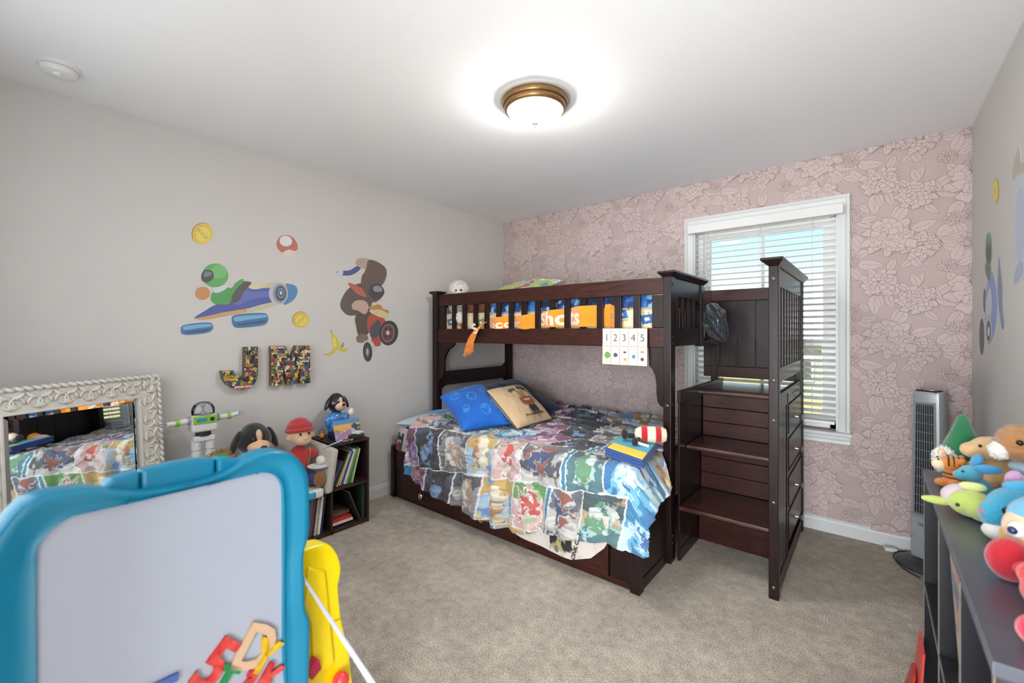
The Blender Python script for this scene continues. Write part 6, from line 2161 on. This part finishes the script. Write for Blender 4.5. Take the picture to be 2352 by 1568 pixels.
# tiger
tx, ty = 3.185, -1.575
tg = toy('tiger_toy', 'small orange tiger plush with black stripes and cream muzzle', (tx, ty))
M_or = pm('plush_tiger_orange', '#cf7a2a'); M_cr = pm('plush_muzzle_cream', '#e2cbaa')
hc = Vector((tx, ty, Z0 + .070))
plush('body', [((tx + .010, ty, Z0 + .030), (.024, .024, .030)), ((tx - .015, ty - .022, Z0 + .014), (.020, .012, .013)), ((tx + .012, ty - .030, Z0 + .014), (.014, .022, .013))], M_or, tg, .004, 3)
plush('head', [(hc + Vector((.008, 0, 0)), (.034, .026, .024)), (hc + Vector((.030, .014, .018)), (.009, .009, .010)), (hc + Vector((.030, -.016, .014)), (.009, .009, .010))], M_or, tg, .004, 3)
obj('muzzle', G().ell(hc + Vector((-.022, -.004, -.004)), (.018, .020, .018)), M_cr, tg, smooth_=True)
for k in range(4):
    x_ = hc.x - .002 + .012 * k
    obj('stripe', G().tube([(x_, hc.y + .027 * math.sin(a) * (1 - .1 * k), hc.z + .0255 * math.cos(a) * (1 - .05 * k)) for a in np.linspace(-1.7, 1.2, 9)], .0022, 5), M_blk, tg, smooth_=True)
for k in range(3):
    z_ = Z0 + .018 + .012 * k
    obj('stripe', G().tube([(tx + .010 + .025 * math.sin(a), ty - .025 * math.cos(a), z_) for a in np.linspace(-1.2, 1.0, 8)], .002, 5), M_blk, tg, smooth_=True)
eyes([hc + Vector((-.024, -.016, .012)), hc + Vector((-.024, .010, .013))], .003, tg)

# small light blue rabbit
bx2, by2 = 3.225, -1.705
br = toy('rabbit_toy', 'small light blue plush rabbit with long ears', (bx2, by2))
M_lb = pm('plush_light_blue', '#4f9fb4'); M_lbe = pm('plush_ear_blue', '#3f8fbe')
hc = Vector((bx2 - .008, by2 - .005, Z0 + .078))
plush('body', [((bx2 + .010, by2, Z0 + .034), (.030, .028, .034)), ((bx2 - .014, by2 - .02, Z0 + .014), (.018, .014, .014))], M_lb, br, .004, 4)
plush('head', [(hc, (.026, .025, .024)), (hc + Vector((-.020, -.006, -.006)), (.018, .016, .015))], M_lb, br, .004, 4)
obj('ear', G().ell(hc + Vector((.014, .018, .034)), (.012, .016, .022), (0, .3, .2)), M_lbe, br, smooth_=True)
obj('ear', G().ell(hc + Vector((.030, -.018, .022)), (.030, .010, .013), (0, -.1, -.1)), M_lbe, br, smooth_=True)
eyes([hc + Vector((-.018, -.020, .008))], .0032, br)

# beige bear
gx2, gy2 = 3.295, -1.560
bb_ = toy('bear_toy', 'beige plush bear sitting behind the light blue rabbit', (gx2, gy2))
M_bg = pm('plush_beige', '#cda876')
hc = Vector((gx2 - .018, gy2 - .02, Z0 + .132))
plush('body', [((gx2, gy2, Z0 + .058), (.046, .044, .058)), ((gx2 - .035, gy2 - .04, Z0 + .032), (.024, .040, .024)), ((gx2 + .025, gy2 - .07, Z0 + .026), (.028, .050, .022)), ((gx2 - .045, gy2 - .02, Z0 + .072), (.030, .020, .020))], M_bg, bb_)
plush('head', [(hc, (.050, .042, .036)), (hc + Vector((-.042, -.012, -.008)), (.030, .028, .024)), (hc + Vector((.046, -.012, -.004)), (.018, .014, .018))], M_bg, bb_)
eyes([hc + Vector((-.030, -.042, .012))], .0045, bb_)

# brown fluffy rabbit with blue coat
qx, qy = 3.335, -1.735
rb2 = toy('rabbit_toy', 'brown fluffy rabbit plush in a blue coat against the wall', (qx, qy))
M_brf = pm('plush_fluffy_brown', '#a07040', bump=.9, bscale=160); M_coat = pm('plush_blue_coat', '#5f7f9f')
hc = Vector((qx - .020, qy - .02, Z0 + .185))
plush('coat', [((qx, qy, Z0 + .070), (.050, .055, .072)), ((qx - .02, qy - .05, Z0 + .085), (.026, .030, .038))], M_coat, rb2)
obj('head', fluffy(G().ell(hc, (.058, .055, .048), (0, .25, 0), 56, 40), .005, 4), M_brf, rb2, smooth_=True, angle=4)
obj('muzzle', fluffy(G().ell(hc + Vector((-.052, -.012, -.020)), (.018, .026, .022), None, 30, 20), .004, 4), M_fluff, rb2, smooth_=True, angle=4)
plush('collar', [(hc + Vector((.005, -.005, -.058)), (.042, .042, .018))], pm('plush_pale_coat', '#9fb8cc'), rb2)
plush('foot', [((qx - .03, qy - .085, Z0 + .020), (.030, .038, .020))], M_bg, rb2)
eyes([hc + Vector((-.022, -.052, .012))], .0075, rb2)
plush('ear', [(hc + Vector((.030, .010, .062)), (.014, .022, .045))], pm('plush_grey_ear', '#8f867c'), rb2)

# white soft toy behind, at the frame edge
wx, wy = 3.375, -1.960
w2 = toy('seal_toy', 'smooth white plush toy with rosy cheek at the right edge', (wx, wy))
hc = Vector((wx - .01, wy, Z0 + .150))
plush('body', [((wx, wy, Z0 + .075), (.045, .050, .075)), (hc, (.042, .050, .055))], pm('plush_pale_white', '#d9cfcb'), w2)
eyes([hc + Vector((-.036, -.026, .008))], .007, w2)
obj('cheek', G().ell(hc + Vector((-.036, -.020, -.014)), (.004, .008, .006)), pm('plush_cheek', '#d98a86'), w2, smooth_=True)

# lime green bird-like soft toy lying on its side
ax_, ay = 3.190, -1.865
gb_ = toy('whale_toy', 'lime green plush toy lying with two flippers near the shelf edge', (ax_, ay))
M_lime = pm('plush_lime', '#a9b85c'); M_lil = pm('plush_lilac_band', '#b8aab4')
plush('body', [((ax_ + .010, ay, Z0 + .036), (.046, .036, .035)), ((ax_ + .028, ay - .026, Z0 + .030), (.034, .032, .029))], M_lime, gb_, .005, 5)
plush('band', [((ax_ - .006, ay + .018, Z0 + .044), (.042, .024, .034))], M_lil, gb_, .005, 3)
plush('flipper', [((ax_ - .052, ay + .012, Z0 + .026), (.036, .011, .011))], M_lime, gb_, .004, 2)
plush('flipper', [((ax_ + .012, ay + .002, Z0 + .080), (.028, .010, .012))], pm('plush_lime_pale', '#c3cc84'), gb_, .004, 2)
eyes([(ax_ - .018, ay - .026, Z0 + .034)], .005, gb_)
obj('key_ring', G().tube([(ax_ + .045 + .009 * math.cos(q), ay - .062, Z0 + .012 + .009 * math.sin(q)) for q in np.linspace(0, 6, 14)], .0016, 5), mat('brass_ring', '#b39a5a', .3, metal=.9), gb_, smooth_=True)

# teal hamster with a lilac ear
hx_, hy = 3.262, -1.985
hm = toy('hamster_toy', 'teal plush hamster with pink nose and white chin', (hx_, hy))
M_teal = pm('plush_teal', '#2d93b4', bump=.9, bscale=180)
hc = Vector((hx_, hy, Z0 + .068))
plush('body', [(hc, (.058, .055, .056)), (hc + Vector((.06, .02, .0)), (.05, .05, .050)), (hc + Vector((-.040, -.015, -.012)), (.030, .034, .034))], M_teal, hm)
plush('chin', [(hc + Vector((-.036, -.030, -.044)), (.030, .026, .022)), (hc + Vector((-.018, -.04, -.056)), (.016, .014, .012))], pm('plush_white_chin', '#d8d4d0'), hm, .005, 3)
plush('crest', [(hc + Vector((.020, .0, .056)), (.050, .020, .018))], pm('plush_teal_crest', '#3f9fc6'), hm, .005, 3)
plush('ear', [(hc + Vector((.0, .045, .060)), (.018, .012, .026))], pm('plush_lilac_ear', '#b98fb4'), hm, .005, 2)
eyes([hc + Vector((-.026, -.046, .010))], .0095, hm)
obj('nose', G().ell(hc + Vector((-.064, -.030, -.006)), .0055), pm('plush_pink_nose', '#d0557a'), hm, smooth_=True)

# doll with a blue hood
px_, py = 3.255, -2.165
pd = toy('hooded_doll', 'plush doll with tan face, blue hood and yellow collar near the right edge', (px_, py))
hc = Vector((px_, py, Z0 + .085))
plush('head', [(hc, (.050, .048, .050))], M_skin, pd, .005)
plush('hood', [(hc + Vector((.010, .008, .022)), (.052, .052, .046))], pm('plush_sky_blue', '#5aa0c8'), pd, .005)
obj('eye_patch', G().ell(hc + Vector((-.034, -.034, .006)), (.012, .012, .016), (0, 0, .7)), pm('plush_eye_white', '#dfe4e8'), pd, smooth_=True)
eyes([hc + Vector((-.040, -.041, .006))], .008, pd, mat('deep_blue_eye', '#1c2c5a', .2))
plush('collar', [(hc + Vector((-.020, .028, -.030)), (.030, .026, .032))], pm('plush_yellow', '#dcb54a'), pd, .005, 3)
plush('body', [((px_ + .01, py, Z0 + .03), (.045, .045, .032))], pm('plush_orange_red', '#c4432c'), pd)

# red soft toys nearest the viewer
rx, ry = 3.228, -2.255
r1 = toy('red_toy', 'crimson plush toy with round limbs beside the hooded doll', (rx, ry))
M_crim = pm('plush_crimson', '#a80f24'); M_scar = pm('plush_scarlet', '#cf2f36')
plush('paddle', [((rx - .020, ry + .025, Z0 + .040), (.036, .024, .042))], M_crim, r1, .005, 4)
plush('arm', [((rx + .012, ry + .004, Z0 + .036), (.036, .018, .018))], M_scar, r1, .005, 3)
rx, ry = 3.235, -2.345
r2 = toy('red_toy', 'scarlet plush toy with folded paw in front of the crimson one', (rx, ry))
plush('body', [((rx + .01, ry, Z0 + .034), (.046, .040, .036)), ((rx - .012, ry + .016, Z0 + .056), (.026, .022, .022)), ((rx + .03, ry + .02, Z0 + .05), (.04, .03, .036))], M_scar, r2, .005, 3)
rx, ry = 3.205, -2.478
r3 = toy('red_toy', 'dark pink plush toy nearest the viewer on the shelf', (rx, ry))
plush('body', [((rx, ry, Z0 + .026), (.034, .026, .027)), ((rx + .02, ry + .02, Z0 + .045), (.022, .014, .02))], pm('plush_raspberry', '#c0143c'), r3, .004, 3)

# ================================================================ play easel in the foreground
ea = math.radians(5.97)
E_e = Vector((-math.sin(ea), math.cos(ea), 0)); E_h = Vector((math.cos(ea), math.sin(ea), 0))
tl = math.radians(2.0)
E_u = (Vector((0, 0, 1)) * math.cos(tl) - E_h * math.sin(tl)).normalized(); E_n = E_e.cross(E_u).normalized()
if E_n.dot(E_h) < 0:
    E_n = -E_n
l_ = (655 - 1176) / FPX
E_0 = Vector(CAM) + Vector((-_s + l_ * _c, _c + l_ * _s, (760.1 - 1090) / FPX)) * 1.0


def ep(u, v, d=0.0):
    """plane coordinates (a, b) of the easel face seen at pixel u, v"""
    r = Vector((-_s + (u - 1176) / FPX * _c, _c + (u - 1176) / FPX * _s, (760.1 - v) / FPX))
    t = (E_0 + E_n * d - Vector(CAM)).dot(E_n) / r.dot(E_n)
    q = Vector(CAM) + r * t - E_0
    return (q.dot(E_e), q.dot(E_u))


ew = lambda a, b, d=0.0: E_0 + E_e * a + E_u * b + E_n * d
right = [ep(*p) for p in ((570, 1049), (600, 1036), (636, 1032), (673, 1042), (698, 1068), (707, 1097), (709, 1160), (707, 1225), (698, 1254), (695, 1283), (697, 1331), (699, 1393), (709, 1419), (711, 1477), (707, 1568))]
bot_b = -.66
a_in_r, a_in_l = ep(651, 1300)[0], ep(86, 1300)[0]
a_c = (a_in_r + a_in_l) / 2
right += [(right[-1][0] - .004, -.56), (right[-1][0] - .02, -.64), (right[-1][0] - .05, bot_b)]
topw = [ep(*p) for p in ((0, 1205), (22, 1177), (62, 1144), (121, 1126), (205, 1118), (260, 1122), (330, 1124), (410, 1112), (480, 1096), (530, 1073), (555, 1057))]
a_or = max(p[0] for p in right); a_ol = topw[0][0] - .035
left_ = [(a_ol + .05, bot_b), (a_ol + .01, -.60), (a_ol, -.45), (a_ol, topw[0][1] - .10), (a_ol + .010, topw[0][1] - .04)]
outer = topw + right + left_
inner = [ep(*p) for p in ((86, 1276), (95, 1250), (117, 1221), (154, 1192), (183, 1183), (300, 1156), (450, 1120), (585, 1089), (614, 1086), (636, 1095), (647, 1115), (650, 1144), (651, 1300), (651, 1500))]
inner += [(a_in_r, -.50), (a_in_r - .015, -.535), (a_in_r - .05, -.55), (a_in_l + .05, -.55), (a_in_l + .015, -.535), (a_in_l, -.50), (a_in_l, -.30)]


def polar(poly, c, n=160):
    poly = smooth(poly, 4)
    out = []
    for k in range(n):
        a = 2 * PI * k / n
        d = (math.cos(a), math.sin(a)); best = 0
        for i in range(len(poly)):
            p, q = poly[i], poly[(i + 1) % len(poly)]
            ex, ey = q[0] - p[0], q[1] - p[1]
            den = d[0] * ey - d[1] * ex
            if abs(den) < 1e-12:
                continue
            t = ((p[0] - c[0]) * ey - (p[1] - c[1]) * ex) / den
            s = ((p[0] - c[0]) * d[1] - (p[1] - c[1]) * d[0]) / den
            if 0 <= s <= 1 and t > best:
                best = t
        out.append((c[0] + d[0] * best, c[1] + d[1] * best))
    return out


cc_ = (a_c, -.27)
O_, I_ = polar(outer, cc_), polar(inner, cc_)
mid_ = lambda f: [(o_[0] * (1 - f) + i_[0] * f, o_[1] * (1 - f) + i_[1] * f) for o_, i_ in zip(O_, I_)]
es = thing('play_easel', 'teal plastic play easel with white board and yellow legs in the foreground', 'easel', ew(a_c, -.9) - Vector((0, 0, ew(a_c, -.9).z)))
M_et = mat('teal_plastic', '#07789c', .32, tint=.04, tscale=6, bump=.02, bscale=90); M_ey = mat('yellow_plastic', '#f2d50a', .28, tint=.03, tscale=6)
M_wb = mat('white_board', '#a4abba', .35)
# frame section: rounded outer edge, raised rim, sloping in to the board
secs = [(0.0, -.035), (-.0, -.004), (.06, .008), (.16, .013), (.30, .012), (.62, .002), (.80, -.002), (.90, .000), (.97, .002), (1.0, -.004), (1.0, -.012)]
N_ = len(O_)
vs = []
for f, d in secs:
    vs += [ew(p[0], p[1], d) for p in mid_(f)]
fs = [(k * N_ + i, k * N_ + (i + 1) % N_, (k + 1) * N_ + (i + 1) % N_, (k + 1) * N_ + i) for k in range(len(secs) - 1) for i in range(N_)]
fs += [((len(secs) - 1) * N_ + i, (len(secs) - 1) * N_ + (i + 1) % N_, (i + 1) % N_, i) for i in range(N_)]
obj('easel_frame', G().add(vs, fs), M_et, es, smooth_=True, angle=1.2)
Iw = [(o_[0] * -.02 + i_[0] * 1.02, o_[1] * -.02 + i_[1] * 1.02) for o_, i_ in zip(O_, I_)]
obj('white_board', G().prism(mid_(.97), lambda a, b: ew(a, b, -.014), lambda a, b: ew(a, b, -.007)), M_wb, es)
# arch handle along the top in three pieces
at_ = [ep(u, v, -.016) for u, v in ((236, 1117), (256, 1099), (290, 1088), (320, 1080), (324, 1079), (402, 1061), (450, 1054), (492, 1050), (497, 1050), (530, 1050), (556, 1055))]
ab_ = [ep(u, v, -.016) for u, v in ((236, 1140), (256, 1140), (290, 1140), (320, 1140), (324, 1140), (402, 1135), (450, 1125), (492, 1115), (497, 1114), (530, 1095), (556, 1080))]
for i0, i1 in ((0, 3), (4, 7), (8, 10)):
    poly = at_[i0:i1 + 1] + ab_[i0:i1 + 1][::-1]
    obj('top_handle', G().prism(poly, lambda a, b: ew(a, b, -.045), lambda a, b: ew(a, b, -.010)), M_et, es, bevel=.006)
# yellow legs
lg = [ep(u, v, -.06) for u, v in ((690, 1262), (713, 1253), (744, 1246), (760, 1256), (773, 1278), (778, 1304), (774, 1331), (772, 1344), (775, 1384), (779, 1418), (787, 1455), (798, 1506), (803, 1549), (806, 1568))]
zfl = lambda a: -(E_0.z) / E_u.z
lgb = [(lg[-1][0] + .03, zfl(0) * .75), (lg[-1][0] + .055, zfl(0) + .004), (lg[-1][0] - .04, zfl(0) + .004), (a_in_r - .01, -.50), (a_in_r + .01, -.30)]
poly = smooth(lg + [], 3, False) + lgb
le = obj('leg', G().prism(poly, lambda a, b: ew(a, b, -.105), lambda a, b: ew(a, b, -.048)), M_ey, es, bevel=.014)
le.modifiers['bevel'].segments = 4
obj('leg_panel', G().prism([ep(u, v, -.046) for u, v in ((706, 1300), (745, 1310), (757, 1430), (766, 1520), (752, 1536), (736, 1538), (716, 1515), (713, 1430), (698, 1392))], lambda a, b: ew(a, b, -.050), lambda a, b: ew(a, b, -.040)), M_ey, le, bevel=.006)
obj('seam', G().tube([ew(*ep(757, 1430, -.045), -.045), ew(*ep(781, 1422, -.045), -.045)], .0018, 6), mat('dark_yellow_seam', '#c9a80a', .5), le)  # seam line in a darker yellow
mirror_a = lambda p: (2 * a_c - p[0], p[1])
le2 = obj('leg', G().prism([mirror_a(p) for p in poly][::-1], lambda a, b: ew(a, b, -.105), lambda a, b: ew(a, b, -.048)), M_ey, es, bevel=.014)
# rear support legs and lower tray
for a_ in (a_ol + .06, a_or - .06):
    obj('rear_leg', G().hull8([ew(a_ - .02, -.10, -.05), ew(a_ + .02, -.10, -.05), ew(a_ + .02, -.10, -.08), ew(a_ - .02, -.10, -.08)],
                              [Vector((*ew(a_ - .02, zfl(0), -.42)[:2], .003)), Vector((*ew(a_ + .02, zfl(0), -.42)[:2], .003)), Vector((*ew(a_ + .02, zfl(0), -.46)[:2], .003)), Vector((*ew(a_ - .02, zfl(0), -.46)[:2], .003))]), M_ey, es, bevel=.006)
obj('crossbar', G().hull8([ew(a_in_l, -.70, -.09), ew(a_or + .02, -.70, -.09), ew(a_or + .02, -.70, -.05), ew(a_in_l, -.70, -.05)], [ew(a_in_l, -.62, -.09), ew(a_or + .02, -.62, -.09), ew(a_or + .02, -.62, -.05), ew(a_in_l, -.62, -.05)]), M_et, es, bevel=.008)
obj('tray', G().hull8([ew(a_ol + .04, -.68, -.02), ew(a_or - .04, -.68, -.02), ew(a_or - .04, -.68, .10), ew(a_ol + .04, -.68, .10)], [ew(a_ol + .04, -.66, -.02), ew(a_or - .04, -.66, -.02), ew(a_or - .04, -.66, .10), ew(a_ol + .04, -.66, .10)]), M_et, es, bevel=.006)
kb = ep(787, 1566, -.02)
obj('red_knob', G().ell(ew(kb[0], kb[1], -.028), .021), mat('red_knob_plastic', '#e03a44', .2), es, smooth_=True)
obj('side_clip', G().obox(ew(*ep(722, 1535, -.03), -.035), (.02, .03, .04), (.4, .2, .3)), mat('magenta_plastic', '#b01848', .3), es, bevel=.003)
# marker streaks on the teal frame
M_ink = mat('dried_marker', '#0a4a66', .5)
for k, (u0, v0, u1, v1) in enumerate(((284, 1156, 294, 1140), (206, 1170, 216, 1168), (692, 1180, 700, 1160), (582, 1083, 585, 1087), (685, 1183, 690, 1170), (470, 1112, 500, 1104), (415, 1113, 440, 1108))):
    obj('marker_mark', G().tube([ew(*ep(u0, v0), .0125 if k not in (2, 4) else .006), ew(*ep(u1, v1), .0125 if k not in (2, 4) else .006)], .0011, 5), M_ink, es)
# white strap across the right leg
A_, B_ = ew(*ep(697, 1322, -.01), -.020), None
dB = .80; lB = (862 - 1176) / FPX
B_ = Vector(CAM) + Vector((-_s + lB * _c, _c + lB * _s, (760.1 - 1580) / FPX)) * dB
dirv = (B_ - A_).normalized(); sdv = dirv.cross(Vector((0, 0, 1))).normalized(); nn = sdv.cross(dirv)
obj('white_strap', G().hull8([A_ - nn * .003 - sdv * .002, A_ + nn * .003 - sdv * .002, A_ + nn * .003 + sdv * .002, A_ - nn * .003 + sdv * .002],
                             [B_ - nn * .009 - sdv * .002, B_ + nn * .009 - sdv * .002, B_ + nn * .009 + sdv * .002, B_ - nn * .009 + sdv * .002]), mat('white_strap_plastic', '#b2b2bc', .4), es, bevel=.001)
# printed white box on the floor behind the leg
wbx = trace(812, 1548, 2, .12)
bxo = thing('toy_box', 'white speckled toy box on the carpet behind the yellow easel leg', 'box', (wbx.x - .05, wbx.y - .06, 0))
o = obj('box_body', G().obox((wbx.x - .075, wbx.y - .075, .075), (.16, .16, .148), (0, 0, YAW)), mat('speckled_card', '#cfcdc6', .7, dark='#9a958c', tscale=70), bxo, bevel=.003)
obj('box_lid', G().obox((wbx.x - .075, wbx.y - .075, .152), (.166, .166, .012), (0, 0, YAW)), mat('white_paper', '#e4dbd2', .9), bxo, bevel=.002)

# ---- magnetic letters and numbers on the white board
def magnet(name, label, ch, u, v, size, ang, colr, dark=None):
    a, b = ep(u, v, .0)
    me = text_mesh(ch, size, .0035, .0030)
    r = E_e * math.cos(ang) + E_u * math.sin(ang); up_ = -E_e * math.sin(ang) + E_u * math.cos(ang)
    me.transform(basis(ew(a, b, -.0025), r, up_))
    me.materials.clear()
    o = obj(name, me, mat('magnet_' + colr, colr, .45, tint=.0 if dark is None else 0, dark=dark, tscale=60, stretch=(1, 1, 1)), None)
    c = ew(a, b, -.0025)
    me.transform(Matrix.Translation(-c)); o.location = c
    tag(o, label, 'magnet', 'magnetic letters and numbers on the white board')


magnet('magnetic_number', 'red striped number five magnet at the left of the cluster', '5', 492, 1532, .120, -.85, '#d65a50', '#b8141c')
magnet('magnetic_letter', 'tan wooden letter D magnet at the top of the cluster', 'D', 587, 1492, .115, -.62, '#c9a98c')
magnet('magnetic_letter', 'yellow letter Y magnet next to the teal frame', 'Y', 606, 1512, .084, -.72, '#e8bd1a', '#d9a410')
magnet('magnetic_letter', 'green letter T magnet beside the red five', 'T', 516, 1566, .066, -.72, '#1d8a4c', '#137a3e')
magnet('magnetic_letter', 'red patterned letter K magnet at the lower right of the board', 'K', 617, 1564, .074, -.75, '#d85a50', '#b81a20')
magnet('magnetic_number', 'red number three magnet under the tan letter D', '3', 570, 1570, .055, -.75, '#cf4a44', '#b8141c')
magnet('magnetic_letter', 'blue letter I magnet at the bottom of the board', 'I', 372, 1572, .075, 1.5, '#4a62a8')
